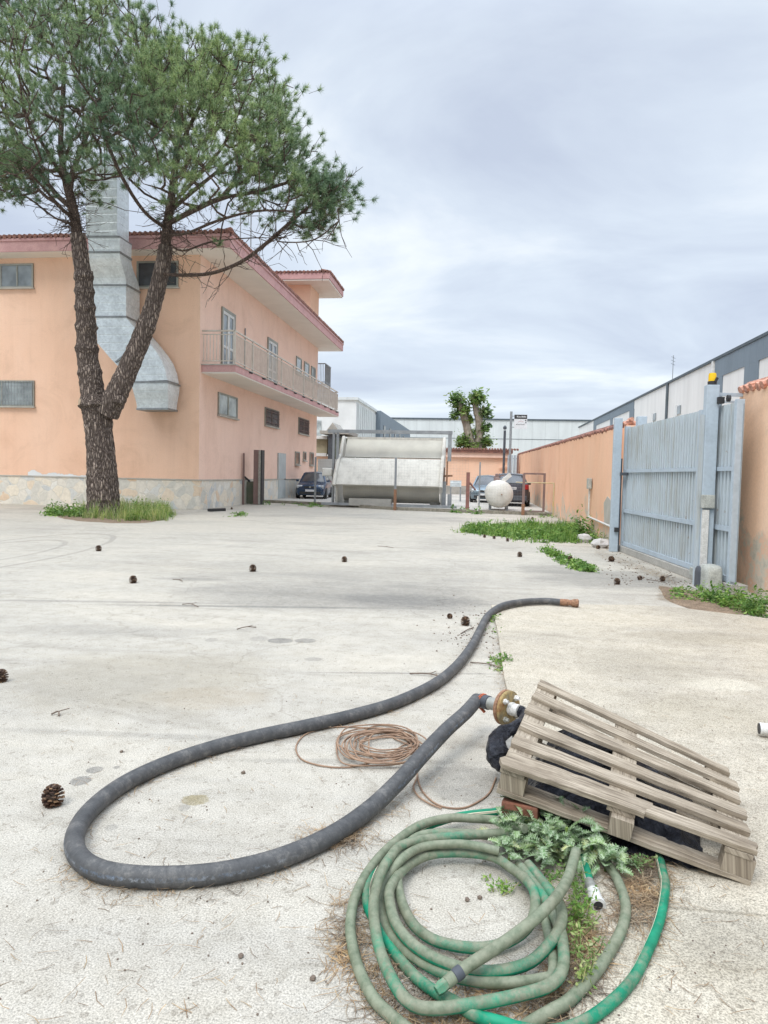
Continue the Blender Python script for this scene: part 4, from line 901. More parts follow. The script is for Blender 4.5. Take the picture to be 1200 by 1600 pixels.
def leaves_arr(spots, h, size):
    P = np.array([[p[0], p[1], (p[2] if len(p) > 2 else 0.0)] for p in spots]); n = len(P)
    P[:, 2] += rng.random(n) ** 0.8 * h * np.array([p[3] if len(p) > 3 else 1.0 for p in spots])
    d = unit(rng.normal(0, 1, (n, 3)) * np.array([1, 1, 0.5])); s = unit(np.cross(d, rng.normal(0, 0.4, (n, 3)) + np.array([0, 0, 1.0])))
    sz = size * rng.uniform(0.5, 1.3, (n, 1)); nrm = np.cross(d, s)
    return np.stack([P - d * sz, P - s * sz * 0.42 - d * sz * 0.1 + nrm * sz * 0.1, P + d * sz * 0.9, P + s * sz * 0.42 - d * sz * 0.1 + nrm * sz * 0.1], 1)
def leafs(name, spots, h, size, mat, label, cat='weeds', kind='stuff', parent=None, group=None):
    spots = clumpy(spots, sig=0.10 if size >= .05 else 0.05)
    o = tri_mesh(name, leaves_arr(spots, h, size), mat, parent)
    if parent is None: tag(o, label, cat, group, kind)
    return o
def scatter(px0, px1, top, bot, n, dens=None):
    # spots between two pixel lines top(x), bot(x) on the ground
    r = []
    while len(r) < n:
        x = random.uniform(px0, px1); t = random.random(); y = top(x) * (1 - t) + bot(x) * t
        if dens and random.random() > dens(x): continue
        p = G(x, y); r.append((p.x, p.y, 0.0))
    return r
def clumpy(spots, per=28, sig=0.07, h=1.0):
    r = []
    for k in range(max(4, len(spots) // per)):
        c = random.choice(spots); hh = random.uniform(0.25, 1.2) ** 1.3 * h; sg_ = sig * random.uniform(0.5, 1.4)
        for _ in range(int(per * random.uniform(0.4, 1.4))):
            dx, dy = random.gauss(0, sg_), random.gauss(0, sg_); q = math.exp(-(dx * dx + dy * dy) / (2.5 * sg_ * sg_))
            r.append((c[0] + dx, c[1] + dy, 0.0, hh * q))
    return r
il = lambda xs, ys: (lambda x: float(np.interp(x, xs, ys)))
# weeds round the pine
sp1 = scatter(130, 262, il([130, 160, 220, 262], [800, 798, 797, 803]), il([130, 200, 250, 262], [809, 815, 813, 808]), 1100, lambda x: 0.6 + 0.4 * (x > 130))
sp1b = scatter(76, 135, il([76, 135], [799, 799]), il([76, 135], [806, 811]), 1800)
leafs('broadleaf_weeds', sp1b, 0.42, 0.07, M['weed'], 'low broadleaved green weeds left of the pine trunk foot')
leafs('bushy_weeds', scatter(195, 262, il([195, 262], [796, 801]), il([195, 262], [815, 809]), 3200), 0.5, 0.055, M['weed'], 'bushy green weeds to the right of the pine trunk foot')
blades('tall_grass', sp1, 0.6, M['grass'], 'tall yellowing grass growing round the foot of the pine', n_each=7, wid=0.006, spread=0.8)
# ------------------------------------------------------------------ soil under weeds
# weeds by the right wall
leafs('weed_patch', scatter(728, 905, il([728, 800, 870, 905], [827, 820, 822, 822]), il([728, 770, 840, 905], [833, 836, 848, 849]), 7000), 0.26, 0.06, M['weed'], 'long low patch of bright green weeds in front of the round tank')
blades('grass_patch', scatter(728, 905, il([728, 800, 870, 905], [827, 820, 822, 822]), il([728, 770, 840, 905], [833, 838, 849, 850]), 1500), 0.3, M['weed'], 'grass blades mixed in the long weed patch', n_each=4, wid=0.008)
leafs('tall_weed', [(G(908 + random.gauss(0, 9), 838).x, G(905, 838).y + random.gauss(0, .25), 0) for _ in range(1300)], 0.75, 0.055, M['weed'], 'taller leafy weed against the orange wall beside pale rubble')
leafs('weed_strip', scatter(850, 928, il([850, 880, 928], [852, 868, 888]), il([850, 880, 928], [862, 884, 897]), 2600), 0.12, 0.04, M['weed'], 'narrow strip of low green weeds on the pavement before the gate')
leafs('wall_foot_weeds', scatter(925, 958, il([925, 958], [834, 836]), il([925, 958], [850, 856]), 1300), 0.35, 0.05, M['weed'], 'green weeds between the pale rubble and grey gate post')
leafs('gate_weeds', scatter(1050, 1200, il([1050, 1110, 1200], [922, 930, 940]), il([1050, 1110, 1200], [936, 945, 968]), 4200, lambda x: 0.4 + 0.6 * (x > 1095)), 0.22, 0.03, M['weed'], 'dark green weeds at the foot of the gate motor and near wall')
leafs('far_tuft', scatter(358, 380, il([358, 380], [800, 800]), il([358, 380], [808, 808]), 300), 0.2, 0.06, M['weed'], 'small green tuft on the pavement right of the building corner', 'weed')
leafs('slab_edge_weed', [(G(786 + random.gauss(0, 5), 1034).x, G(786, 1034).y + random.gauss(0, .09), 0.0) for _ in range(260)], 0.08, 0.022, M['weed'], 'little bright green weed at the edge of the cream slab', 'weed')
leafs('fence_foot_weeds', scatter(700, 750, il([700, 750], [795, 797]), il([700, 750], [802, 804]), 900), 0.28, 0.07, M['weed'], 'green weeds along the kerb between trough and round tank')
leafs('fence_post_weeds', scatter(375, 510, il([375, 510], [783, 789]), il([375, 510], [787, 795]), 900, lambda x: 0.2 + 0.8 * (x < 420 or x > 480)), 0.2, 0.06, M['weed'], 'thin dark weeds along the kerb beside the parked blue car')
leafs('wall_kerb_weeds', scatter(826, 880, il([826, 880], [800, 806]), il([826, 880], [806, 812]), 500), 0.25, 0.06, M['weed'], 'sparse weeds at the wall foot by the brown gate frame')

# dry needle litter
def litter(name, spots, label, n_each=1, ln=0.09, z=0.003, hmax=0.02, wid=0.0011):
    P = np.array([[p[0], p[1], p[2] if len(p) > 2 else 0.0] for p in spots]); P = np.repeat(P, n_each, 0); n = len(P)
    P[:, 2] += z + rng.random(n) ** 2 * hmax; P[:, :2] += rng.normal(0, 0.02, (n, 2))
    a = rng.uniform(0, 2 * np.pi, n); l = ln * rng.uniform(0.4, 1.1, n)
    d = np.stack([np.cos(a), np.sin(a), rng.uniform(-0.1, 0.12, n)], 1) * l[:, None]; s = np.stack([-np.sin(a), np.cos(a), np.zeros(n)], 1)
    b = s * l[:, None] * rng.uniform(-.15, .15, (n, 1)); m1 = P + d * 0.5 + b
    s = s * wid
    V = np.stack([P - s, P + s, m1 + s, P + d + s * 0.5, P + d - s * 0.5, m1 - s], 1)
    V[:, :, 2] = np.maximum(V[:, :, 2], P[:, 2:3] * 0 + 0.002 + np.array([p[2] if len(p) > 2 else 0 for p in np.repeat(np.array([[q[0], q[1], q[2] if len(q) > 2 else 0] for q in spots]), n_each, 0)])[:, None])
    V = np.concatenate([V[:, [0, 1, 2, 5]], V[:, [5, 2, 3, 4]]])
    return tag(tri_mesh(name, V, M['dry']), label, 'pine needles', None, 'stuff')

def soil(name, pts, label, z=0.004):
    c = sum((Vector(p) for p in pts), Vector()) / len(pts); ring = spline([Vector(p) for p in pts] + [Vector(pts[0])], 5)[:-1]
    mb = MB(); vs = [Vector((c.x, c.y, z + 0.02))]; n = len(ring)
    for k, t in enumerate((0.5, 0.85, 1.0)):
        for p in ring: vs.append(Vector((c.x + (p.x - c.x) * t * random.uniform(0.95, 1.05), c.y + (p.y - c.y) * t * random.uniform(0.95, 1.05), z + (0.018, 0.009, -0.004)[k] * random.uniform(0.5, 1.2))))
    fs = [(0, 1 + j, 1 + (j + 1) % n) for j in range(n)]
    for k in range(2): fs += [(1 + k * n + j, 1 + (k + 1) * n + j, 1 + (k + 1) * n + (j + 1) % n, 1 + k * n + (j + 1) % n) for j in range(n)]
    mb.add(vs, fs); return tag(mb.build(name, M['soil'], smooth=True), label, 'soil', None, 'stuff')
soil('soil_patch', [G(1028, 915), G(1080, 922), G(1140, 935), G(1196, 955), G(1150, 960), G(1080, 952), G(1040, 935)], 'dry brown soil below the gate weeds beside the cream slab')
soil('soil_patch', [G(90, 804), G(160, 799), G(255, 806), G(240, 816), G(170, 817), G(100, 811)], 'dark soil round the foot of the pine')
litter('needle_litter', scatter(1030, 1190, il([1030, 1190], [915, 945]), il([1030, 1190], [938, 962]), 1800), 'reddish dry pine needles on soil below the gate motor', 2)

litter('seam_litter', [(G(x, y).x, G(x, y).y, 0.004) for x, y in [(770 + (q - 950) * 0.16 + random.gauss(0, 7), q) for q in [random.uniform(950, 1100) for _ in range(500)]]], 'dry needles and crumbs caught along the slab edge', 1, 0.06)
leafs('seam_weed', [(G(775, 975).x + random.gauss(0, .05), G(775, 975).y + random.gauss(0, .25), 0.0) for _ in range(260)], 0.06, 0.02, M['weed'], 'tiny weeds sprouting in the slab seam beside the black hose', 'weed')
litter('wall_foot_litter', scatter(930, 1060, il([930, 1060], [858, 905]), il([930, 1060], [868, 915]), 700), 'line of dry debris along the gate sill', 1, 0.09, hmax=0.03, wid=0.003)
# ------------------------------------------------------------------ pine cones
def cone_proto():
    root = thing('pine_cone', 'open brown pine cone', 'pine cone', (0, 0, 0))
    mb = MB(); mb.lathe((0, 0, 0.006), (0, 0, 1), [(0, 0.012), (0.02, 0.024), (0.05, 0.022), (0.085, 0.01), (0.095, 0.003)], 10); mb.build('core', M['stick'], root)
    mb = MB(); n = 70
    for i in range(n):
        t = i / n; z = 0.008 + 0.09 * t; a = i * 2.39996; R = 0.044 * math.sin(math.pi * min(0.97, (0.2 + t * 0.78))) ** 0.8 + 0.009
        d = Vector((math.cos(a), math.sin(a), 0)); up = Vector((0, 0, 1)); tilt = -0.25 + t * 1.1
        o = (d * math.cos(tilt) + up * math.sin(tilt)); s = Vector((-d.y, d.x, 0)); nrm = o.cross(s)
        wd = 0.0125 * (1.05 - 0.45 * t); b = d * 0.01 + up * z; tip = b + o * (R - 0.008)
        if tip.z < 0.004: tip.z = 0.004
        mb.hexa([b - s * wd * 0.5 - nrm * 0.001, b + s * wd * 0.5 - nrm * 0.001, tip + s * wd - nrm * 0.003, tip - s * wd - nrm * 0.003,
                 b - s * wd * 0.5 + nrm * 0.001, b + s * wd * 0.5 + nrm * 0.001, tip + s * wd * 0.8 + nrm * 0.003, tip - s * wd * 0.8 + nrm * 0.003])
    mb.build('scales', M['cone'], root)
    return root
cone0 = cone_proto()
cones = [(83, 1258, 1.15, 'large open pine cone left of the black hose loop'), (208, 911, 1.25, 'pine cone standing on the pavement left, nearer of the two below the pine'), (154, 861, 1.1, 'pine cone on the open pavement just right below the pine weeds'),
 (395, 893, 1.1, 'lone pine cone in the middle of the pavement, left of centre'), (538, 878, 1.0, 'lone pine cone on the pavement below the pale trough'), (727, 977, 1.15, 'pine cone beside the far bend of the black hose'),
 (704, 967, 0.7, 'smaller dark cone just left of the cone at the far hose bend'), (2, 1065, 1.1, 'pine cone cut by the left photo edge above the hose loop'), (372, 806, 0.9, 'tiny pine cone beside the small green tuft near building corner'),
 (812, 870, 1.0, 'pine cone on the pavement left of the narrow weed strip'), (891, 877, 1.0, 'pine cone lying in the narrow strip of weeds'), (956, 877, 1.1, 'lying pine cone nearest the grey gate post'), (964, 913, 1.15, 'pine cone on the dark stain left of the gate soil'),
 (996, 906, 0.9, 'dark broken cone beside the twig near the gate weeds'), (1035, 908, 1.0, 'pine cone at the tip of the gate soil patch'), (832, 812, 1.0, 'topmost left of the dark cones above the weed patch'), (826, 818, 0.9, 'dark cone in the small cluster above the weed patch'),
 (831, 822, 0.8, 'lower cone in the small cluster above the weed patch'), (849, 825, 1.1, 'dark cone resting right behind the weed patch centre'), (869, 824, 1.0, 'dark cone rightmost behind the weed patch'), (757, 840, 0.8, 'cone at the left front edge of the weed patch'),
 (772, 842, 0.8, 'cone at the front edge of the weed patch, second from left'), (793, 846, 0.8, 'cone at the middle of the weed patch front edge'), (362, 796, 0.9, 'tiny cone beside the black bar at the building corner'), (933, 858, 0.9, 'flattened cone on the debris line left of the grey gate post')]
for i, (x, y, s, lab) in enumerate(cones):
    o = cone0 if i == 0 else copy_tree(cone0)
    s *= 0.76 if y > 900 else 0.92; p = G(x, y); o.location = (p.x, p.y, 0.0); o.scale = (s, s, s); o['label'] = lab; o['group'] = 'fallen pine cones'
    o.rotation_euler = (0, 0, random.uniform(0, 6)) if s > 0.5 else (0, 0, 0)
    if lab.startswith(('lying', 'dark broken', 'smaller', 'flattened')): o.rotation_euler = (math.radians(75), 0, random.uniform(0, 6)); o.location.z = 0.035 * s

# ------------------------------------------------------------------ big black hose
hr = 0.038
FL = AY(793, 1106, 3.95); axis = Vector((0.76, -0.62, 0.04)).normalized()
h_end = FL - axis * 0.17
hp = [(878, 941, hr + .03), (850, 939, hr + .03), (815, 941, hr + .03), (785, 947, hr + .03), (763, 962, hr), (750, 985, hr), (737, 1010, hr), (714, 1040, hr), (680, 1068, hr), (620, 1097, hr), (550, 1118, hr), (480, 1134, hr), (400, 1151, hr), (330, 1169, hr), (260, 1193, hr), (195, 1224, hr),
      (145, 1262, hr), (119, 1300, hr), (120, 1334, hr), (150, 1358, hr), (205, 1369, hr), (280, 1370, hr), (360, 1361, hr), (440, 1340, hr), (515, 1307, hr), (575, 1266, hr + .01), (622, 1222, hr + .05), (660, 1180, hr + .09), (698, 1140, hr + .13), (728, 1113, hr + .16)]
HP = [G(*q) for q in hp] + [h_end - axis * 0.05]
hose = thing('suction_hose', 'thick black rubber suction hose lying in a long loop on the pavement', 'hose', (HP[17].x, HP[17].y, 0))
mb = MB(); mb.tube(spline(HP, 9), hr, 20); mb.build('hose_body', M['rubber'], hose, smooth=True)
e0 = HP[0]; dv = (HP[0] - HP[1]).normalized()
mb = MB(); mb.lathe(e0 - dv * 0.02, dv, [(0, hr * 1.04), (0.09, hr * 1.04), (0.10, hr * 0.9), (0.13, hr * 0.95), (0.15, hr * 1.25), (0.20, hr * 1.3), (0.21, hr * 0.8)], 18); mb.build('end_coupling', M['rust'], hose, smooth=True)
mb = MB(); mb.lathe(FL - axis * 0.20, axis, [(0, hr * 0.97), (0.002, hr * 1.06), (0.07, hr * 1.06), (0.072, hr * 0.98)], 20); mb.build('hose_cuff', M['charcoal'], hose, smooth=True)
mb = MB(); mb.lathe(FL - axis * 0.127, axis, [(0, hr * 0.93), (0.13, hr * 0.93)], 22); mb.build('pipe_stub', M['steel'], hose, smooth=True)
mb = MB(); cc = FL - axis * 0.19 
for k in range(2):
    R_ = hr * 1.10; q = axis.cross(Vector((0, 0, 1))).normalized(); y_ = q.cross(axis)
    pts = [cc + axis * 0.012 * k + (q * math.cos(t) + y_ * math.sin(t)) * R_ + axis * 0.01 * math.sin(t) for t in np.linspace(0, 2 * math.pi, 25)]
    mb.tube(pts, 0.0035, 6)
mb.bar(cc - Vector((0, 0, hr * 1.1)), cc - Vector((0, 0, hr * 1.6)) + axis * 0.03, 0.012); mb.build('wire_clamp', M['red_wire'], hose)
fr_ = 0.098
mb = MB(); mb.lathe(FL - axis * 0.012, axis, [(-0.018, fr_ * 0.55), (-0.017, fr_ * 0.97), (-0.014, fr_), (0.002, fr_), (0.005, fr_ * 0.96)], 36); fl = mb.build('flange', M['rust'], hose, smooth=True)
mb = MB(); mb.lathe(FL - axis * 0.005, axis, [(0, fr_ * 0.9), (0.002, fr_ * 0.99), (0.018, fr_ * 0.99), (0.022, fr_ * 0.93), (0.023, fr_ * 0.5)], 36); mb.build('flange_plate', M['rust_yellow'], fl, smooth=True)
qx = axis.cross(Vector((0, 0, 1))).normalized(); qy = qx.cross(axis).normalized()
for k in range(4):
    t = math.pi / 4 + k * math.pi / 2; c = FL + (qx * math.cos(t) + qy * math.sin(t)) * fr_ * 0.72 + axis * 0.016
    mb = MB(); mb.lathe(c, axis, [(0, 0.016), (0.012, 0.016), (0.0125, 0.010), (0.028, 0.010)], 6); mb.build('bolt', M['white_plastic'] if k in (0, 1) else M['steel'], fl)
mb = MB(); mb.lathe(FL + axis * 0.02, axis, [(0, 0.036), (0.02, 0.037), (0.022, 0.030), (0.035, 0.030), (0.037, 0.034), (0.06, 0.034), (0.062, 0.02)], 20); mb.build('white_adaptor', M['white_plastic'], fl, smooth=True)

# ------------------------------------------------------------------ pallet
def P3(q): return np.array(q)
c00 = G(784, 1192, 0.21 + 0.12); 
TLn = G(783, 1193, 0.325); TLf = AY(846, 1056, 3.92); TRf = G(1142, 1198, 0.19); TRn = G(1188, 1334, 0.158)
nrm = (TRn - TLn).cross(TLf - TLn).normalized()
if nrm.z < 0: nrm = -nrm
BLn = TLn - nrm * 0.138; BRn = TRn - nrm * 0.142; BLf = TLf - nrm * 0.138; BRf = TRf - nrm * 0.142
LEN = (TRn - TLn).length; WID = (TLf - TLn).length
def pm(u, v, w):                                            # u along the boards, v away from the camera, w height 0..1
    lo = (BLn * (1 - u) + BRn * u) * (1 - v) + (BLf * (1 - u) + BRf * u) * v
    hi = (TLn * (1 - u) + TRn * u) * (1 - v) + (TLf * (1 - u) + TRf * u) * v
    return lo * (1 - w) + hi * w
pal = thing('wooden_pallet', 'weathered grey wooden pallet leaning with its left end raised over black plastic', 'pallet', (BRn.x, BRn.y, 0.03))
uvk = [0.0]
def plank(u0, u1, v0, v1, w0, w1, name, mat, jag=0.0, along='u', skew=0.0, parent=None):
    nu = 14 if along == 'u' else 3; nv = 3 if along == 'u' else 8
    mb = MB(); grid = {}
    js = [random.uniform(-1, 1) * jag for _ in range(nv + 1)]; je = [random.uniform(-1, 1) * jag for _ in range(nv + 1)]
    wob = [random.uniform(-.0035, .0035) for _ in range(nu + 1)]; wo2 = [random.uniform(-.0035, .0035) for _ in range(nu + 1)]
    warp = random.uniform(-0.03, 0.03)
    def pt(i, j, w):
        uu = u0 + (u1 - u0) * i / nu; tv = j / nv
        if i == 0: uu += js[j]
        if i == nu: uu += je[j]
        vv = v0 + (v1 - v0) * tv + (wob[i] * (1 - tv) + wo2[i] * tv if along == 'u' else 0) + skew * (i / nu - 0.5)
        return pm(uu, vv, w + warp * math.sin(math.pi * i / nu) * (1 if w > 0.7 and along == 'u' else 0))
    vs = []; 
    for k in (0, 1):
        for i in range(nu + 1):
            for j in range(nv + 1): vs.append(pt(i, j, (w0, w1)[k]))
    def id_(k, i, j): return (k * (nu + 1) + i) * (nv + 1) + j
    o_ = uvk[0]; uvk[0] += 3.7; fs = []; uv = []
    def U(i, j, k=0):
        uu, vv = i / nu * (u1 - u0) * LEN, j / nv * (v1 - v0) * WID
        return (uu + o_, vv + o_ * 1.3 + k * 0.02) if along == 'u' else (vv + o_, uu + o_ * 1.3 + k * 0.02)
    for k in (0, 1):
        for i in range(nu):
            for j in range(nv):
                f = (id_(k, i, j), id_(k, i + 1, j), id_(k, i + 1, j + 1), id_(k, i, j + 1)); u4 = [U(i, j), U(i + 1, j), U(i + 1, j + 1), U(i, j + 1)]
                if k == 0: f = f[::-1]; u4 = u4[::-1]
                fs.append(f); uv.append(u4)
    for i in range(nu):
        for j in (0, nv):
            fs.append((id_(0, i, j), id_(0, i + 1, j), id_(1, i + 1, j), id_(1, i, j))); uv.append([U(i, j), U(i + 1, j), U(i + 1, j, 1), U(i, j, 1)])
    for j in range(nv):
        for i in (0, nu):
            fs.append((id_(0, i, j), id_(0, i, j + 1), id_(1, i, j + 1), id_(1, i, j))); uv.append([U(i, j), U(i, j + 1), U(i, j + 1, 1), U(i, j, 1)])
    mb.add(vs, fs, uv); return mb.build(name, mat, parent or pal, bevel=0.0015)
W_ = M['wood']
# top boards (front board is broken off over the middle block)
top = [(0.075, 0.0), (0.235, 0.008), (0.40, 0.0), (0.575, 0.006), (0.745, -0.006), (0.915, 0.0)]
vw = 0.105
plank(0.0, 0.60, 0.0, 0.125, 0.845, 1.0, 'deck_board', W_, 0.02)['label'] = 'front board broken off in splinters'
plank(0.50, 1.0, 0.012, 0.105, 0.86, 0.995, 'deck_board', W_, 0.012)
bd = [(0.0, 0.99, 0.19, 0.28), (0.005, 1.0, 0.365, 0.455), (-0.005, 0.995, 0.54, 0.63), (0.0, 1.005, 0.715, 0.80), (0.004, 0.985, 0.885, 0.96)]
for u0, u1, v0, v1 in bd:
    plank(u0, u1, v0, v1, 0.85, 1.0, 'deck_board', W_, 0.005, skew=random.uniform(-0.012, 0.012))
# short extra board piece in the deck gap
for u0, u1 in ((0.0, 0.105), (0.445, 0.555), (0.885, 0.985)):
    plank(u0, u1, 0.01, 0.94, 0.69, 0.848, 'cross_board', W_, 0.0, along='v')
for v0 in (0.01, 0.42, 0.83):
    plank(0.0, 1.0, v0, v0 + 0.11, 0.0, 0.145, 'bottom_board', W_, 0.004)
blk = [(0.005, 0.0), (0.455, 0.012), (0.89, 0.0)]
for k, (u, dv_) in enumerate(blk):
    for v0 in (0.015, 0.43, 0.84):
        ww = 0.11 if k != 1 else 0.10
        plank(u + (0.012 if k == 1 and v0 < 0.1 else 0), u + ww, v0 - (0.045 if k == 1 and v0 < 0.1 else 0), v0 + 0.10, 0.147, 0.688, 'block', W_ if k != 1 else M['wood'], 0.0, along='v')
# black plastic sheet beneath and beside the pallet
def crumple(mb, f, nu, nv, amp, thick=0.004):
    vs = []
    for i in range(nu + 1):
        for j in range(nv + 1):
            p = f(i / nu, j / nv); vs.append(p + Vector((random.uniform(-1, 1), random.uniform(-1, 1), random.uniform(-1, 1))) * amp)
    fs = [(i * (nv + 1) + j, (i + 1) * (nv + 1) + j, (i + 1) * (nv + 1) + j + 1, i * (nv + 1) + j + 1) for i in range(nu) for j in range(nv)]
    mb.add(vs, fs)
film = thing('black_plastic_sheet', 'crumpled black plastic sheet bunched under the raised end of the pallet', 'plastic sheet', (0.4, 3.4, 0.03))
def heap(u, v):
    uu = 0.03 + u * 0.80; vv = 0.04 + v * 0.86
    top_ = pm(uu, vv, -0.10 if uu > 0.12 else 0.1); edge_ = min(u, 1 - u, v, 1 - v) * 5; k = min(1.0, edge_)
    lim_ = pm(uu, vv, 0.66)
    z = 0.036 + (lim_.z - 0.036) * k * (0.9 + 0.1 * math.sin(u * 9 + v * 5))
    return Vector((lim_.x, lim_.y, max(0.037, z)))
mb = MB(); crumple(mb, heap, 34, 24, 0.008); o = mb.build('film_heap', M['film'], film, smooth=False)
arm = [FL + axis * 0.055, FL + axis * 0.12 + Vector((0, 0, -0.01)), G(812, 1128, 0.24), G(800, 1140, 0.22), G(783, 1150, 0.20), G(777, 1172, 0.17), G(782, 1192, 0.13), G(792, 1202, 0.12)]
mb = MB(); AP = spline(arm, 6); rr_ = np.interp(np.linspace(0, 1, len(AP)), [0, .12, .25, .4, .6, .8, 1], [0.030, 0.034, 0.018, 0.030, 0.050, 0.055, 0.02])
mb.tube(AP, list(rr_), 18, rough=0.22); mb.build('film_tail', M['film'], film, smooth=True)
mb = MB(); p = G(790, 1158, 0.22); mb.add([p, p + Vector((0.03, 0, 0.03)), p + Vector((0.035, 0, -0.03)), p + Vector((0.01, 0.0, -0.04)), p + Vector((0.01, 0.02, 0))], [(0, 1, 2), (0, 2, 3), (4, 1, 0)]); mb.build('white_scrap', M['white_plastic'], film)
# terracotta brick under the raised end
br0 = pm(0.1, 0.06, 0.0); mb = MB()
tcb = thing('terracotta_brick', 'red terracotta brick propping the left end of the pallet', 'brick', (br0.x, br0.y, 0.03))
ux = Vector((TRn.x - TLn.x, TRn.y - TLn.y, 0)).normalized(); vy = Vector((-ux.y, ux.x, 0))
cz = (br0.z + 0.03) / 2
mb.obox((br0.x + 0.01, br0.y + 0.02, 0.034 + (br0.z - 0.055) / 2), ux * 0.075, vy * 0.07, Vector((0, 0, (br0.z - 0.055) / 2))); mb.build('brick_body', M['terracotta'], tcb, bevel=0.006)
# white ribbed pipe
wp = G(1186, 1148, 0.033); mb = MB()
pt_ = thing('ribbed_pipe', 'white ribbed plastic pipe end lying on the slab at the right edge', 'pipe', (wp.x, wp.y, 0.033))
prof = []
for k in range(60): prof.append((k * 0.008, 0.036 if k % 2 else 0.033))
mb.lathe((wp.x, wp.y, 0.07), (1, -0.12, 0), prof, 22); mb.build('pipe_wall', M['white_plastic'], pt_, smooth=True)
mb = MB(); mb.lathe((wp.x - 0.004, wp.y, 0.07), (1, -0.12, 0), [(0, 0.031), (0.003, 0.031)], 20); mb.build('pipe_mouth', M['black'], pt_)

# ------------------------------------------------------------------ green hoses (traced at 2x from (500,1230))
def hz(pts, r, n=10):
    out_ = []
    for q in pts:
        z = q[2] if len(q) > 2 else r
        p = G(500 + q[0] / 2, 1230 + q[1] / 2, z)
        if p.x > 0.2: p = G(500 + q[0] / 2, 1230 + q[1] / 2, z + .021)
        out_.append(p)
    return spline(out_, n)
def fix_height(P, zmin): return [Vector((p.x, p.y, max(p.z, zmin + (0.021 * min(1, max(0, (p.x - .17) / .08)))))) for p in P]
R1 = 0.0176
hA = hz([(640, 130, .09), (560, 105, .08), (480, 98, .08), (400, 97, .075), (310, 120, .07), (225, 180, .06), (160, 250, .045), (115, 330, .035), (97, 400, .025), (97, 470), (118, 560), (160, 650), (215, 710), (300, 775), (420, 825), (540, 805), (650, 745), (760, 680), (850, 595), (915, 500), (948, 430), (955, 370), (940, 315), (915, 265), (880, 215, .04)], R1)
hB = hz([(1000, 130, .03), (1050, 200), (1072, 270), (1078, 320), (1060, 420), (1020, 520), (970, 610), (890, 690), (800, 745), (700, 765), (600, 748), (520, 725), (470, 705, .03), (420, 670, .03), (360, 640, .03), (290, 585), (235, 520), (185, 440), (148, 370), (150, 300, .03), (190, 225, .035), (260, 165, .04), (340, 120, .045), (440, 90, .05), (540, 78, .055), (600, 74, .05), (680, 100, .04)], R1 * 0.95)
hC = hz([(620, 175, .05), (530, 152, .055), (420, 143, .06), (320, 150, .06), (265, 190, .055), (243, 260, .05), (250, 340, .045), (285, 420, .035), (350, 475, .03), (450, 500, .03), (540, 498, .03), (620, 465, .035), (665, 410, .04), (672, 340, .045), (650, 295, .05), (600, 255, .05), (540, 218, .05), (450, 205, .05), (350, 210, .05), (275, 245, .045), (222, 310, .07), (220, 370, .07), (245, 440, .065), (300, 500, .06), (380, 545, .055), (480, 573, .05), (570, 573, .05), (660, 545, .055), (725, 480, .065), (755, 420, .07), (750, 370, .06), (715, 320, .05), (650, 240, .05)], R1)
hD = hz([(560, 200, .085), (470, 180, .09), (400, 178, .09), (310, 190, .085), (240, 240, .08), (195, 320, .03), (195, 400, .03), (240, 485, .03), (340, 560, .03), (440, 598, .03), (560, 612, .035), (690, 600, .035), (728, 580, .04), (722, 500, .03), (705, 420, .025), (685, 330, .025), (620, 240, .03)], R1 * 0.92)
hE = hz([(600, 140, .07), (300, 168, .10), (215, 225, .10), (175, 320, .085), (168, 400, .075), (185, 500, .06), (220, 590, .055), (270, 665, .05), (340, 692, .045), (480, 678, .045), (620, 650, .05), (715, 620, .055), (757, 570, .06), (760, 500, .06), (745, 430, .055), (690, 330, .04), (630, 250, .04)], R1)
hF = hz([(800, 200, .12), (778, 275, .12), (745, 335, .13), (690, 395, .14), (610, 460, .13), (530, 515, .12), (460, 560, .10), (422, 590, .09), (395, 612, .08)], R1 * 1.0)
for nm, P, r, mt, lab in (('garden_hose', hA, R1, 'hose_a', 'grimy grey green hose forming the outermost left loop of the coil'), ('garden_hose', hB, R1 * .95, 'hose_b', 'bright green hose with pale stripes running round the right side of the coil'),
                         ('garden_hose', hC, R1, 'hose_c', 'mottled green hose winding the two inner loops of the coil'), ('garden_hose', hD, R1 * .92, 'hose_a', 'dirty green hose low in the coil between the inner loops'),
                         ('garden_hose', hE, R1, 'hose_c', 'mottled green hose on the widest middle loop of the coil, kinked lower left')):
    P = fix_height(P, r + 0.001); mb = MB(); mb.tube(P, r, 14); tag(mb.build(nm, M[mt], smooth=True), lab, 'hose', 'green garden hoses')
hf = thing('garden_hose', 'short greyed hose with a cut green end crossing diagonally over the coil', 'hose', hF[-1] - Vector((0, 0, 0.08)), 'green garden hoses')
mb = MB(); mb.tube(hF, R1, 16); mb.build('hose_body', M['hose_d'], hf, smooth=True)
d_ = (hF[-1] - hF[-3]).normalized(); mb = MB(); mb.lathe(hF[-1] - d_ * 0.055, d_, [(0, R1 * 1.02), (0.002, R1 * 1.1), (0.025, R1 * 1.1), (0.027, R1)], 16); mb.build('tape_band', M['charcoal'], hf, smooth=True)
mb = MB(); mb.lathe(hF[-1] - d_ * 0.01, d_, [(0, R1 * 0.9), (0.03, R1 * 1.05), (0.045, R1 * 0.8)], 6); mb.build('cut_end', M['hose_c'], hf)
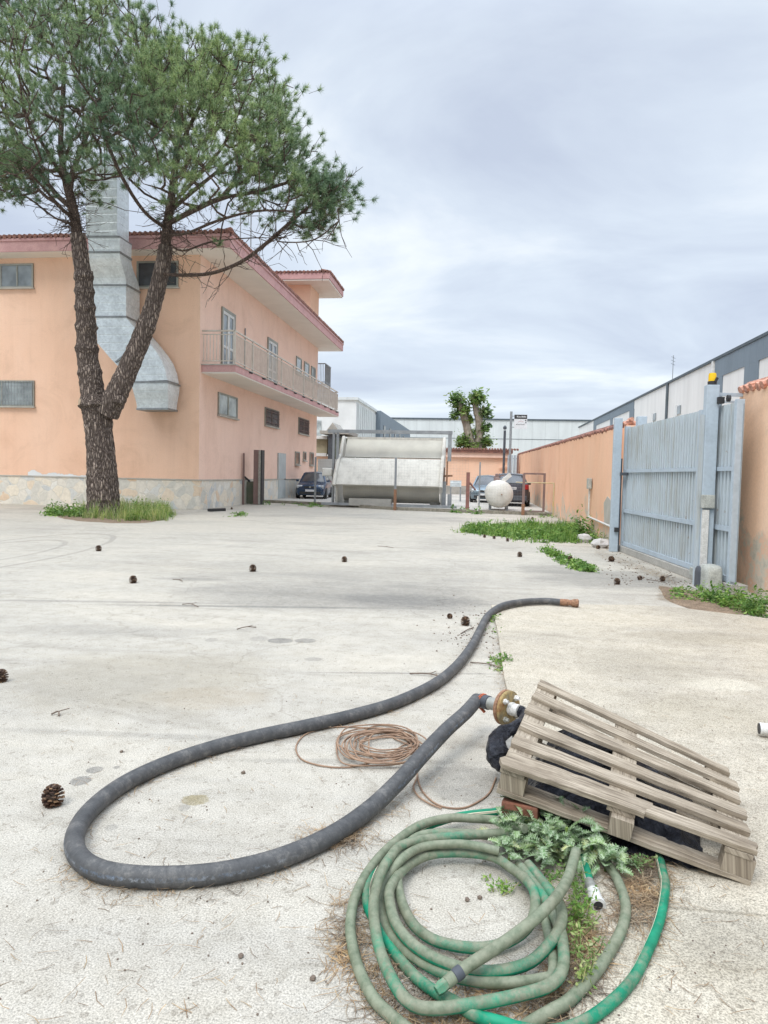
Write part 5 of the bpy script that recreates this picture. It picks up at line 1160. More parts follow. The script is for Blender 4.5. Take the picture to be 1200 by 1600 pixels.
# hose end with white connector
q0, q1 = G(500 + 820 / 2, 1230 + 215 / 2, .06), G(500 + 842 / 2, 1230 + 300 / 2, .045); q2 = G(500 + 866 / 2, 1230 + 362 / 2, .04); dd_ = (q2 - q1).normalized()
hg = thing('garden_hose', 'bright green hose end with white threaded connector below the thistle', 'hose', (q2.x, q2.y, 0), 'green garden hoses')
mb = MB(); mb.tube(spline([q0, q0.lerp(q1, .5), q1], 5), 0.017, 14); mb.build('hose_body', M['hose_b'], hg, smooth=True)
mb = MB(); mb.lathe(q1 - dd_ * 0.01, dd_, [(0, 0.018), (0.01, 0.020), (0.02, 0.018), (0.03, 0.021), (0.04, 0.018), (0.05, 0.021), (0.055, 0.018)], 16); mb.build('clamp', M['steel'], hg, smooth=True)
ln_ = (q2 - q1).length
mb = MB(); mb.lathe(q1 + dd_ * 0.045, dd_, [(0, 0.018), (0.004, 0.023), (ln_ - 0.05, 0.024), (ln_ - 0.045, 0.027), (ln_ - 0.03, 0.027), (ln_ - 0.029, 0.017), (ln_ - 0.04, 0.015)], 18); mb.build('connector', M['white_plastic'], hg, smooth=True)
mb = MB(); mb.lathe(q1 + dd_ * (0.045 + ln_ - 0.032), dd_, [(0, 0.0155), (0.002, 0.0155)], 16); mb.build('connector_bore', M['black'], hg)

# copper coloured cable coil
cab = []
for k in range(15):
    cxp, cyp = 597 + random.uniform(-12, 12), 1163 + random.uniform(-6, 6); rx, ry = random.uniform(30, 62), random.uniform(11, 27)
    if k in (3, 9): rx, ry, cxp = 66, 30, 588
    for j in range(9):
        t = 2 * math.pi * j / 9 + 0.3; cab.append(G(cxp + rx * math.cos(t) + random.uniform(-6, 6), cyp + ry * math.sin(t) + random.uniform(-3, 3), 0.006 + 0.0022 * k + random.uniform(0, .004)))
tail = [G(655, 1170, .03), G(640, 1190, .02), (650, 1205), (655, 1225), (663, 1240), (680, 1255), (700, 1262), (725, 1262), (748, 1252), (765, 1238), (775, 1215)]
tail = [t if isinstance(t, Vector) else G(t[0], t[1], 0.006) for t in tail]
cb_ = thing('cable_coil', 'tangled coil of thin brown cable lying inside the black hose loop', 'cable', G(600, 1163))
mb = MB(); mb.tube(spline(cab, 6), 0.0042, 7); mb.build('coiled_cable', M['copper'], cb_, smooth=True)
mb = MB(); mb.tube(spline([G(x, y, 0.0065) for x, y in ((640, 1160), (610, 1140), (570, 1137), (520, 1136), (480, 1146), (463, 1165), (470, 1185), (500, 1196), (540, 1199), (575, 1192), (590, 1180))], 8), 0.0042, 7); mb.build('loose_loop', M['copper'], cb_, smooth=True)
mb = MB(); mb.tube(spline(tail, 8), 0.0042, 7); mb.tube(spline([G(x, y, 0.009) for x, y in ((640, 1192), (652, 1210), (646, 1230), (655, 1245), (672, 1256), (690, 1263))], 6), 0.0042, 7); mb.build('trailing_end', M['copper'], cb_, smooth=True)

# litter around the hoses
def along(P, off, n, z=0.0, jit=0.03):
    r = []
    for _ in range(n):
        p = random.choice(P); r.append((p.x + off[0] + random.gauss(0, jit), p.y + off[1] + random.gauss(0, jit), z))
    return r
hpath = spline(HP, 9)
litter('needle_litter', along(hpath[60:250], (0.01, -0.05), 500, jit=0.028), 'thin line of dry needles along the near side of the black hose', 1, 0.06)
litter('needle_litter', [(G(x, y).x, G(x, y).y, 0) for x, y in [(random.gauss(525, 22), random.gauss(1312, 7)) for _ in range(220)]], 'small heap of dry needles beside the lower run of the black hose', 2, 0.08)
litter('needle_litter', along([p for p in hA[40:150]], (-0.01, 0.0), 150, jit=0.03) + along(hE[40:120], (0.01, 0.02), 380, jit=0.04) + along(hD[60:130], (0, 0.02), 160, jit=0.04), 'dry pine needles caught between the green hose loops', 2, 0.08)
litter('needle_litter', [(G(x, y).x, G(x, y).y, 0.0) for x, y in [(random.gauss(545, 14), random.gauss(1475, 30)) for _ in range(120)]], 'dry needles outside the left edge of the green coil', 2, 0.08)
litter('needle_litter', [(G(x, y).x, G(x, y).y, 0.022) for x, y in [(random.gauss(1000, 20), random.gauss(1395, 40)) for _ in range(520)]], 'reddish needles between the two right hand hose runs', 2, 0.09)
litter('needle_litter', [(G(x, y).x, G(x, y).y, 0.022) for x, y in [(random.gauss(905, 20), random.gauss(1490, 45)) for _ in range(420)]], 'dry needles round the sprig in the right side of the coil', 2, 0.08)
litter('needle_litter', along(hpath[20:75], (-0.03, -0.01), 500, jit=0.04), 'dry needles and grit beside the far part of the black hose', 1, 0.06)
litter('needle_litter', [(G(x, y).x, G(x, y).y, 0) for x, y in [(random.uniform(0, 780), random.uniform(960, 1600)) for _ in range(420)]], 'single dry needles strewn over the pavement', 1, 0.07)
litter('needle_litter', [(G(x, y).x, G(x, y).y, 0.022) for x, y in [(random.uniform(830, 1200), random.uniform(960, 1600)) for _ in range(260)]], 'single dry needles strewn over the cream slab', 1, 0.07)

# ------------------------------------------------------------------ thistle
def thistle_leaf(mb, base, direc, length, width, droop, roll):
    d = Vector(direc).normalized(); s = d.cross(Vector((0, 0, 1))).normalized(); s = (Matrix.Rotation(roll, 3, d) @ s)
    n = 19; L_ = []; R_ = []; Mid = []; p = Vector(base); dr_ = d.copy()
    for i in range(n + 1):
        t = i / n; Mid.append(p.copy()); k = (1 if i % 2 else 0.22); wv = width * math.sin(math.pi * min(1, 0.14 + 0.84 * t)) ** 0.7 * k * random.uniform(0.8, 1.15)
        if i == n: wv = 0.0008
        up = s.cross(dr_).normalized(); fold = 0.25 * (1 if i % 2 else -0.6)
        L_.append(p + s * wv + up * wv * (0.35 + fold * 0.3) + dr_ * wv * 0.35 * (i % 2)); R_.append(p - s * wv + up * wv * (0.35 - fold * 0.3) + dr_ * wv * 0.35 * (i % 2))
        dr_ = (dr_ + Vector((0, 0, -droop / n))).normalized(); p = p + dr_ * length / n
        if p.z < 0.012: p.z = 0.012
    vs = L_ + Mid + R_; m_ = n + 1; fs = []; uv = []
    for i in range(n):
        fs.append((i, m_ + i, m_ + i + 1, i + 1)); uv.append([(i / n, 0), (i / n, 0.5), ((i + 1) / n, 0.5), ((i + 1) / n, 0)])
        fs.append((m_ + i, 2 * m_ + i, 2 * m_ + i + 1, m_ + i + 1)); uv.append([(i / n, 0.5), (i / n, 1), ((i + 1) / n, 1), ((i + 1) / n, 0.5)])
    mb.add(vs, fs, uv)
th = thing('thistle_plant', 'pale veined spiny thistle sprawling over the green hoses below the pallet', 'thistle', G(862, 1325))
mb = MB(); mbs = MB()
for (cxp, cyp, nl, z0) in ((805, 1310, 36, 0.08), (840, 1325, 40, 0.10), (880, 1335, 40, 0.11), (920, 1350, 34, 0.09), (820, 1295, 26, 0.12), (795, 1335, 16, 0.05), (870, 1305, 26, 0.12), (850, 1345, 20, 0.08), (945, 1358, 16, 0.06)):
    c = G(cxp, cyp, 0.03)
    for k in range(int(nl * 1.5)):
        a = random.uniform(0, 2 * math.pi); el = random.uniform(0.05, 1.1)
        d = Vector((math.cos(a) * math.cos(el), math.sin(a) * math.cos(el), math.sin(el)))
        b = c + Vector((random.gauss(0, .045), random.gauss(0, .04), random.uniform(0, z0)))
        thistle_leaf(mb, b, d, random.uniform(0.05, 0.10), random.uniform(0.015, 0.028), random.uniform(0.5, 2.0), random.uniform(-.8, .8))
    mbs.tube([c - Vector((0, 0, .03)), c + Vector((0.01, 0, z0))], 0.006, 6)
mb.build('leaves', M['thistle'], th, fix=False); mbs.build('stems', M['weed'], th)['kind'] = 'stuff'
def sprig(name, cxp, cyp, sx, sy, n, h, lab, mat='weed', z=0.0, sz=0.009):
    t = thing(name, lab, 'plant', G(cxp, cyp, z)); sp = []; m_ = MB()
    for k in range(max(6, n // 22)):
        p = G(cxp + random.gauss(0, sx), cyp + random.gauss(0, sy), z); q = p + Vector((random.gauss(0, .03), random.gauss(0, .03), random.uniform(.5, 1) * h)); m_.tube([p, p.lerp(q, .5) + Vector((.005, 0, 0)), q], 0.0015, 5)
        for j in range(22):
            c = p.lerp(q, random.random()); sp.append((c.x + random.gauss(0, .012), c.y + random.gauss(0, .012), c.z))
    m_.build('stems', M['grass'], t)['kind'] = 'stuff'; tri_mesh('leaves', leaves_arr(sp, 0.01, sz), M[mat], t); return t
sprig('small_weed', 900, 1430, 9, 18, 360, 0.10, 'small bushy green sprig growing between the right hose loops', z=0.03)
sprig('small_weed', 912, 1510, 9, 22, 330, 0.10, 'straggly yellow green sprig at the lower right of the coil', 'grass', z=0.03)
sprig('small_weed', 868, 1390, 18, 10, 300, 0.07, 'reddish low sprig just under the thistle centre', 'weed', z=0.0)
sprig('small_weed', 990, 1358, 8, 5, 120, 0.07, 'tiny pale sprig right of the thistle under the pallet', 'grass', z=0.03)
sprig('small_weed', 790, 1385, 14, 10, 120, 0.03, 'few small leaves inside the top of the coil', 'weed')

# twigs, stones and crumbs
tw = [(285, 944, 310, 948), (370, 983, 400, 980), (80, 1116, 92, 1118), (640, 1052, 700, 1060), (735, 1035, 790, 1045), (270, 905, 285, 908), (590, 853, 615, 856), (1010, 905, 1040, 910), (1030, 905, 1050, 898), (960, 845, 985, 860), (720, 990, 740, 980)]
for i, (a, b, c, d) in enumerate(tw):
    p, q = G(a, b, 0.008), G(c, d, 0.008); zz = 0.04 if a > 780 and 940 < b else 0.0; m_ = p.lerp(q, 0.5) + Vector((0, random.uniform(-.04, .04), random.uniform(0, .02)))
    mb = MB(); mb.tube(spline([p, m_, q], 4), [0.005] * 9, 6); mb.tube([m_, m_ + Vector((0.05, 0.04, 0.01))], 0.003, 5)
    labs = ['short dark twig on the pavement left of centre, upper', 'short twig on the pavement above the dark oval stains', 'small curled leaf stalk at the far left above the hose loop', 'thin crooked twig left of the far hose run', 'curved wire like twig between hose and slab edge', 'tiny twig right of the cone below the pine',
            'tiny twig in the middle distance below the trough', 'pale twig left of the gate soil', 'dark twig on the edge of the gate soil', 'broken twig left of the grey gate post', 'dark twig beside the cone at the far hose bend']
    tag(mb.build('twig', M['stick'], smooth=True), labs[i], 'twig', 'fallen twigs')
def rock(mb, c, r, sq=0.7):
    n, m_ = 7, 4; vs = [c + Vector((0, 0, -r * sq * .4))]; 
    for i in range(1, m_):
        for j in range(n):
            a = 2 * math.pi * j / n; f = math.pi * i / m_; q = r * random.uniform(.75, 1.15); vs.append(c + Vector((math.cos(a) * math.sin(f) * q, math.sin(a) * math.sin(f) * q, -math.cos(f) * q * sq)))
    vs.append(c + Vector((0, 0, r * sq)))
    fs = [(0, 1 + (j + 1) % n, 1 + j) for j in range(n)]
    for i in range(m_ - 2): fs += [(1 + i * n + j, 1 + i * n + (j + 1) % n, 1 + (i + 1) * n + (j + 1) % n, 1 + (i + 1) * n + j) for j in range(n)]
    fs += [(1 + (m_ - 2) * n + j, 1 + (m_ - 2) * n + (j + 1) % n, len(vs) - 1) for j in range(n)]
    mb.add(vs, fs)
mb = MB()
for _ in range(240):
    x, y = random.uniform(0, 1200), 900 + 700 * random.random() ** 1.2; p = G(x, y, 0.034 if x > 800 and y > 955 else 0.0); rock(mb, p + Vector((0, 0, .002)), random.uniform(0.0015, 0.0045))
for _ in range(160):
    p = G(random.gauss(735, 30), random.gauss(985, 22)); rock(mb, p + Vector((0, 0, .002)), random.uniform(0.003, 0.012))
for _ in range(260):
    p = G(random.uniform(940, 1080), random.uniform(850, 915)); rock(mb, p + Vector((0, 0, .003)), random.uniform(0.004, 0.016))
tag(mb.build('gravel_crumbs', M['stick'], smooth=False), 'dark grit and bark crumbs scattered over the pavement', 'grit', None, 'stuff')
for (x, y, lab) in ((190, 1174, 'tiny dark stone beside the upper left bend of the black hose'), (380, 1207, 'pair of small dark bits inside the black hose loop'), (489, 1528, 'small dark pebble left of the green coil'), (376, 1493, 'tiny pebble on the pavement at bottom centre left'), (730, 1405, 'small dark pebble inside the green coil'), (750, 1402, 'second dark pebble inside the green coil, right one')):
    mb = MB(); rock(mb, G(x, y, 0.006), 0.010 if x != 380 else 0.012); tag(mb.build('pebble', M['stick'], smooth=True), lab, 'pebble', 'dark pebbles')
for (x, y, r, lab) in ((913, 842, 0.22, 'pale pinkish rubble lump among weeds by the wall'), (938, 850, 0.22, 'flat whitish rubble slab in front of the pinkish lump')):
    mb = MB(); rock(mb, G(x, y, 0.08), r, 0.6); tag(mb.build('rubble_lump', M['rubble'], bevel=0.01), lab, 'rubble', 'pale rubble')
mb = MB(); a, b = G(326, 797, .06), G(351, 796, .06); mb.bar(a, b, 0.14, 0.1); tag(mb.build('black_beam', M['black'], bevel=0.01), 'short black bar lying at the foot of the building corner', 'bar')

# ------------------------------------------------------------------ right boundary wall
GA = Vector((3.05, 15.6, 0)); GB = Vector((3.47, 10.02, 0)); GD = (GB - GA).normalized(); GN = Vector((-GD.y, GD.x, 0))
if GN.x > 0: GN = -GN                                        # towards the yard
def coping(mb, a, b, z, z2=None, w_=0.17, sp=0.24, r=0.07, out_n=None):
    a = Vector(a); b = Vector(b); d = b - a; n = max(1, int(d.length / sp)); z2 = z if z2 is None else z2
    nn = Vector((-d.y, d.x, 0)).normalized()
    for i in range(n):
        t = (i + .5) / n; p = a + d * t; zz = z + (z2 - z) * t + random.uniform(-.01, .01)
        for s_ in (-1, 1): mb.tube([Vector((p.x, p.y, zz + .06)), Vector((p.x, p.y, zz - .01)) + nn * s_ * (w_ + random.uniform(-.02, .02))], [r, r * 1.1], 8)
    mb.tube([(a.x, a.y, z + .09), (b.x, b.y, z2 + .09)], r * 0.8, 8)
fw = thing('boundary_wall', 'long orange rendered boundary wall running away from the gate', 'wall', (3.0, 15.3, 0))
pts = [(2.98, 15.85, 2.63), (3.0, 20.5, 2.72), (3.02, 28.5, 2.86), (3.05, 58, 3.36)]
mb = MB()
for (x0, y0, z0), (x1, y1, z1) in zip(pts[:-1], pts[1:]):
    mb.hexa([(x0, y0, 0), (x0 + .25, y0, 0), (x1 + .25, y1, 0), (x1, y1, 0), (x0, y0, z0), (x0 + .25, y0, z0), (x1 + .25, y1, z1), (x1, y1, z1)])
mb.build('wall_body', M['wall_orange'], fw)
mb = MB()
for (x0, y0, z0), (x1, y1, z1) in zip(pts[:-1], pts[1:]): coping(mb, (x0 + .12, y0, 0), (x1 + .12, y1, 0), z0 + .02, z1 + .02, r=0.05, w_=.14)
mb.build('tile_coping', M['tile'], fw, smooth=True)
pa, pb = AX(926, 762, 2.97), AX(958, 837, 2.97)
mb = MB(); mb.prism([(2.972, 15.7, 0.42), (2.972, 17.2, 0.45), (2.972, 17.35, 0.95), (2.972, 16.9, 1.12), (2.972, 16.3, 1.0), (2.972, 15.7, 1.08)], (0.02, 0, 0)); mb.build('cement_patch', M['cement'], fw)
# meter box with conduit on the wall
jb = AX(921, 755, 2.93); mb = MB()
mt = thing('meter_box', 'small grey box with white conduit on the orange wall left of gate post', 'box', (2.95, jb.y, 0))
mb.box((2.88, jb.y - .14, jb.z - .15), (2.972, jb.y + .14, jb.z + .13)); mb.build('box_body', M['motor_grey'], mt, bevel=.01)
mb = MB(); mb.tube([(2.94, jb.y, jb.z - .15), (2.94, jb.y, 0.55), (2.94, jb.y - .06, .5), (2.94, 15.6, .46)], 0.025, 8); mb.build('conduit', M['white_plastic'], mt)
# near wall
N0 = GB + Vector((0.25, -0.05, 0)); nA = AL(1147, 800, GA - GN * 0.28, GB - GN * 0.28); nA = Vector((nA.x, nA.y, 0)); nB = nA + GD * 7.0
nw = thing('boundary_wall', 'near stretch of peeling orange wall with terracotta coping at the right edge', 'wall', nA)
zc_ = AL(1180, 608, GA - GN * 0.28, GB - GN * 0.28).z
mb = MB(); o_ = -GN * 0.25; 
mb.hexa([nA, nA + o_, nB + o_, nB, nA + Vector((0, 0, zc_)), nA + o_ + Vector((0, 0, zc_)), nB + o_ + Vector((0, 0, zc_)), nB + Vector((0, 0, zc_))]); mb.build('wall_body', M['wall_near'], nw)
mb = MB(); coping(mb, nA + o_ / 2, nB + o_ / 2, zc_ + .03, w_=.16, sp=.17, r=.055); mb.build('tile_coping', M['tile_light'], nw, smooth=True)
# wall stub behind the left gate post
st0 = Vector((3.02, 15.42, 0))
ws = thing('wall_pillar', 'narrow orange wall end with tiled cap behind the left gate post', 'wall', st0)
mb = MB(); mb.box((3.06, 15.45, 0), (3.26, 15.75, 2.66)); mb.build('pillar_body', M['orange'], ws)
mb = MB(); coping(mb, (3.16, 15.45, 0), (3.16, 15.75, 0), 2.70, r=.055, w_=.13, sp=.2); mb.build('tile_coping', M['tile_light'], ws, smooth=True)

# ------------------------------------------------------------------ sliding gate
gt = thing('sliding_gate', 'pale blue grey sliding metal gate with ribbed sheet and horizontal rails', 'gate', (GA.x, GA.y, 0))
gl = (GB - GA).length; g0 = 0.25
def gp(s, z, o=0.0): return GA + GD * s + GN * o + Vector((0, 0, z))
zb, zt = 0.14, 2.59
def gbox(s0, s1, z0, z1, o0, o1, mb):
    mb.hexa([gp(s0, z0, o0), gp(s1, z0, o0), gp(s1, z0, o1), gp(s0, z0, o1), gp(s0, z1, o0), gp(s1, z1, o0), gp(s1, z1, o1), gp(s0, z1, o1)])
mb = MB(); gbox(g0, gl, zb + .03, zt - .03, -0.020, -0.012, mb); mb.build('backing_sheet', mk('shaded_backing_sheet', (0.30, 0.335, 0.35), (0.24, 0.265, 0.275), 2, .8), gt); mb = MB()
n = int((gl - g0) / 0.118)
for i in range(n):
    s_ = g0 + 0.05 + (gl - g0 - 0.1) * i / (n - 1)
    mb.hexa([gp(s_ - .036, zb + .04, -.011), gp(s_ + .036, zb + .04, -.011), gp(s_ + .030, zb + .04, .030), gp(s_ - .030, zb + .04, .030), gp(s_ - .036, zt, -.011), gp(s_ + .036, zt, -.011), gp(s_ + .030, zt, .030), gp(s_ - .030, zt, .030)])
mb.build('ribbed_sheet', M['gate_sheet'], gt)
for nm, z0, z1 in (('top_rail', zt - .10, zt - .045), ('middle_rail', 1.66, 1.72), ('middle_rail', 0.83, 0.90), ('bottom_rail', zb, zb + .08)):
    mb = MB(); gbox(g0 + .06, gl - .08, z0, z1, -0.05 if nm == 'top_rail' else .033, -.014 if nm == 'top_rail' else .062, mb); mb.build(nm, M['gate'], gt)
for s_ in (g0, gl - .09): mb = MB(); gbox(s_, s_ + .08, zb - .02, zt + .03, -.03, .075, mb); mb.build('end_stile', M['gate'], gt, bevel=.004)
mb = MB(); gbox(4.25, 4.36, zb, zt, .034, .07, mb); mb.build('inner_stile', M['gate'], gt)
mb = MB(); gbox(0.2, gl + .1, 0.0, 0.13, -.14, .10, mb)
trk = thing('gate_track', 'low pale concrete sill under the sliding gate', 'track', gp(0.2, 0)); mb.build('track_sill', M['concrete'], trk, bevel=.01)
mb = MB(); gbox(0.2, gl + .1, 0.132, 0.165, .02, .05, mb); mb.build('track_rail', M['steel_post'], trk)
# posts
def s_of(px):
    p = AL(px, 800, GA + GN * .16, GB + GN * .16); return (Vector((p.x, p.y, 0)) - GA).dot(GD)
pl0 = Vector((2.78, 15.2, 0)); lp = thing('gate_post', 'slim pale blue grey steel post at the far left end of the gate', 'post', pl0)
PX0, PX1 = AY(957, 750, 15.2).x, AY(969.5, 750, 15.2).x
mb = MB(); mb.box((PX0, 15.2, 0), (PX1, 15.32, AY(967, 653, 15.2).z)); mb.build('post_tube', M['gate'], lp, bevel=.008)
mb = MB(); mb.box((PX1 + .001, 15.22, 0.0), (PX1 + .03, 15.30, 1.95)); mb.build('guide_channel', M['charcoal'], lp)
mb = MB(); mb.box((PX1 - .02, 15.1, 1.60), (PX1 + .14, 15.19, 1.66)); mb.build('guide_bracket', M['charcoal'], lp)
mb = MB(); mb.box((PX1 - .09, 15.14, .42), (PX1 - .01, 15.199, .51)); mb.build('photocell', M['black'], lp)
lp2 = thing('gate_post', 'short grey steel post top showing behind the tiled wall end', 'post', (3.45, 14.9, 0))
p = AY(998, 700, 14.9); mb = MB(); mb.box((p.x - .06, 14.8, 0), (p.x + .12, 15.0, AY(998, 651, 14.9).z)); mb.build('post_tube', M['gate'], lp2, bevel=.008)
PY = 10.6
QX0, QX1 = AY(1098.5, 745, PY).x, AY(1118.5, 745, PY).x; zt2 = AY(1110, 601, PY).z
rp_ = thing('gate_pillar', 'tall pale blue grey steel pillar carrying the amber flashing light', 'post', ((QX0 + QX1) / 2, PY, 0))
mb = MB(); mb.box((QX0, PY, 0), (QX1, PY + .14, zt2)); mb.build('pillar_tube', M['gate'], rp_, bevel=.008)
mb = MB(); mb.box((QX0 - .045, PY + .03, 0), (QX0 - .002, PY + .12, zt2 - .42)); mb.build('side_channel', M['gate_sheet'], rp_)
mb = MB(); a = Vector((QX1, PY + .05, zt2 - .13)); mb.bar(a, a + Vector((.50, .1, 0)), .045); mb.bar(a - Vector((0, 0, .10)), a + Vector((.50, .1, -.10)), .03); mb.build('tie_arm', M['gate'], rp_)
mb = MB(); mb.bar((QX1 + .01, PY - .05, 2.66), (QX1 + .01, PY + .05, 2.66), .09); mb.lathe((QX1 + .07, PY - .1, 2.68), (1, 0, 0), [(0, .05), (.04, .05)], 10); mb.build('guide_rollers', M['black'], rp_)
bc = Vector(((QX0 + QX1) / 2, PY + .07, zt2))
bl = thing('flashing_light', 'amber flashing warning light on top of the tall gate pillar', 'warning light', bc)
mb = MB(); mb.lathe(bc + Vector((0, 0, .001)), (0, 0, 1), [(0, .062), (.05, .062), (.055, .05)], 16); mb.build('light_base', M['black'], bl)
mb = MB(); mb.lathe(bc + Vector((0, 0, .056)), (0, 0, 1), [(0, .055), (.09, .053), (.115, .045), (.12, .02)], 18); mb.build('lens', M['amber'], bl, smooth=True)
mb = MB(); mb.bar(bc + Vector((.02, -.06, .04)), bc + Vector((.05, -.05, .10)), .03); mb.build('side_plug', M['black'], bl)
ze0, ze1 = AY(1104, 794, PY).z, AY(1104, 773, PY).z
BX0, BX1 = AY(1094.5, 784, PY).x, AY(1114.5, 784, PY).x
cbx = thing('control_box', 'grey junction box on the gate pillar above the white strip', 'box', ((BX0 + BX1) / 2, PY - .06, ze0))
mb = MB(); mb.box((BX0, PY - .09, ze0), (BX1, PY - .002, ze1)); mb.build('box_body', M['motor_grey'], cbx, bevel=.012)
z0_, z1_ = AY(1096, 890, PY).z, ze0 - .02
wsx = thing('safety_edge', 'long white rubber safety strip below the junction box on the pillar', 'strip', ((BX0 + BX1) / 2, PY - .05, z0_))
mb = MB(); mb.box((AY(1094.5, 840, PY).x, PY - .07, z0_), (AY(1104.5, 840, PY).x, PY - .002, z1_)); mb.build('strip_body', M['white_plastic'], wsx, bevel=.008)
mb = MB(); mb.box((AY(1106, 840, PY).x, PY - .03, z0_), (AY(1113, 840, PY).x, PY - .002, z1_)); mb.build('back_channel', M['gate'], wsx)
# gate motor
mc = G(1103, 921); mo = thing('gate_motor', 'rounded two tone grey gate motor housing at the foot of the pillar', 'motor', mc)
def rbox(mb, c, hx, hy, h, r=.6, n=20, dome=.06):
    rings = []
    for z, k in ((0, 1.0), (h * .7, 1.0), (h * .88, .93), (h * .97, .78), (h, .5)):
        ring = []
        for j in range(n):
            a = 2 * math.pi * j / n; ca, sa = math.cos(a), math.sin(a); e_ = 2 / 4.5
            ring.append(c + GD * (abs(ca) ** e_ * math.copysign(1, ca) * hx * k) + GN * (abs(sa) ** e_ * math.copysign(1, sa) * hy * k) + Vector((0, 0, z)))
        rings.append(ring)
    mb.loft(rings)
mb = MB(); rbox(mb, mc + Vector((0.03, 0.05, 0.02)) + GD * .10, .16, .12, .34); mb.build('motor_cover', M['motor_grey'], mo, smooth=True)
mb = MB(); rbox(mb, mc + Vector((0.0, 0, 0.02)) - GD * .08, .10, .115, .30); mb.build('motor_front', M['charcoal'], mo, smooth=True)
mb = MB(); mb.obox(mc + Vector((0, 0, .01)), GD * .28, GN * .16, Vector((0, 0, .012))); mb.build('base_plate', M['concrete'], mo)
mb = MB(); p = AY(1085, 893, 10.95); mb.obox(p, GD * .07, GN * .05, Vector((0, 0, .06)))
pc = thing('photocell_box', 'small pale box beside the foot of the white safety strip', 'box', (p.x, p.y, 0)); mb.build('box_body', M['motor_grey'], pc, bevel=.01)
mb = MB(); mb.tube([(p.x, p.y, 0), (p.x, p.y, p.z - .06)], .02, 8); mb.build('stand', M['steel_post'], pc)

# ------------------------------------------------------------------ right warehouse
WX = 15.95
def WP(px, py, X=WX): return AX(px, py, X)
wr = thing('warehouse', 'long white and slate grey panelled warehouse beyond the gate on the right', 'building', (WX, 60, 0))
y_near, y_far = 22.0, WP(905, 660).y; WT = 10.0
mb = MB(); mb.box((WX, y_near, 0), (WX + 25, y_far, WT - .135)); mb.build('wall', M['wh_white'], wr)
mb = MB(); mb.box((WX - .12, y_near - .2, WT - .13), (WX + 25.2, y_far + .2, WT + .05)); mb.build('roof_trim', M['wh_trim'], wr)
def zpx(px): # zoomed coordinate helper (region 900,500 scale 3.333)
    return 900 + px / 3.333
def yat(zx, zy): return WP(900 + zx / 3.333, 500 + zy / 3.333).y
def zat(zx, zy): return WP(900 + zx / 3.333, 500 + zy / 3.333).z
def wpanel(y0, y1, z0, z1, mat, nm='grey_panel', d=.06):
    mb = MB(); mb.box((WX - d, min(y0, y1), z0), (WX - .002, max(y0, y1), z1)); return mb.build(nm, mat, wr)
ya, yb = yat(725, 300), y_near
zlow = zat(740, 310)
wpanel(ya, yb, zat(850, 255), WT - .14, M['wh_grey'])
yc, yd = yat(765, 330), yat(878, 330); ye = yat(950, 330)
wpanel(ya, yc, 2, zat(850, 255) - .003, M['wh_grey'])
wpanel(yd, ye, 2, zat(850, 255) - .003, M['wh_grey'])
wpanel(yat(95, 500), yat(303, 450), zat(200, 508), WT - .14, M['wh_grey'])
wpanel(yat(95, 500), yat(108, 500), 3, zat(200, 508) - .003, M['wh_grey'])
wpanel(yat(180, 530), yat(192, 530), 3, zat(200, 508) - .003, M['wh_grey'])
wpanel(yat(280, 500), yat(303, 500), 3, zat(200, 508) - .003, M['wh_grey'])
y1_ = yat(478, 400); wpanel(y1_ - .25, y1_ + .25, 0, WT - .14, M['wh_trim'], 'downpipe', .12)
y1_ = yat(718, 300); wpanel(y1_ - .12, y1_ + .12, 0, WT - .14, M['white_pvc'], 'downpipe', .16)
for zx, zy0, zy1 in ((412, 487, 524), (538, 447, 490)):
    y0 = yat(zx, 490); mb = MB(); wdt = 0.45
    mb.box((WX - .08, y0 - wdt, zat(zx, zy1)), (WX - .003, y0 + wdt, zat(zx, zy0))); f = mb.build('window', M['glass'], wr)
    mb = MB(); mb.box((WX - .11, y0 + wdt, zat(zx, zy1) - .1), (WX - .003, y0 + wdt + .5, zat(zx, zy0) + .1)); mb.build('window_reveal', M['wh_light'], f)
for nm, px, py, lab, h in (('antenna_mast', 1051, 586, 'thin pale aerial mast on the roof of the right warehouse', 2.2),):
    p = AX(px, py, WX + 1.0); t = thing(nm, lab, 'antenna', (p.x, p.y, WT)); mb = MB(); hh = AX(px, 556, WX + 1).z
    mb.tube([(p.x, p.y, WT - .2), (p.x, p.y, hh)], .03, 8); mb.build('mast', M['steel_post'], t); mb = MB()
    for k in range(3): mb.bar((p.x - .3, p.y - .5, hh - .2 - k * .3), (p.x + .3, p.y + .5, hh - .2 - k * .3), .025)
    mb.build('aerial', M['steel_post'], t)
# back warehouse
bw = thing('warehouse', 'wide pale grey warehouse closing the yard far behind the low orange building', 'building', (2, 140, 0))
bx0, bx1w, bzt = AY(560, 653, 140).x, 21.0, AY(760, 654, 140).z
mb = MB(); mb.box((bx0, 140, 0), (bx1w, 170, bzt - .3)); mb.build('wall', M['wh_far'], bw)
mb = MB(); mb.box((bx0 - .1, 139.8, bzt - .298), (bx1w + .1, 170, bzt)); mb.build('roof_trim', M['wh_trim'], bw)
mb = MB()
for z in (5.2, 9.0): mb.box((bx0, 139.95, z), (bx1w, 139.998, z + .07))
mb.build('panel_joint', M['wh_trim'], bw)
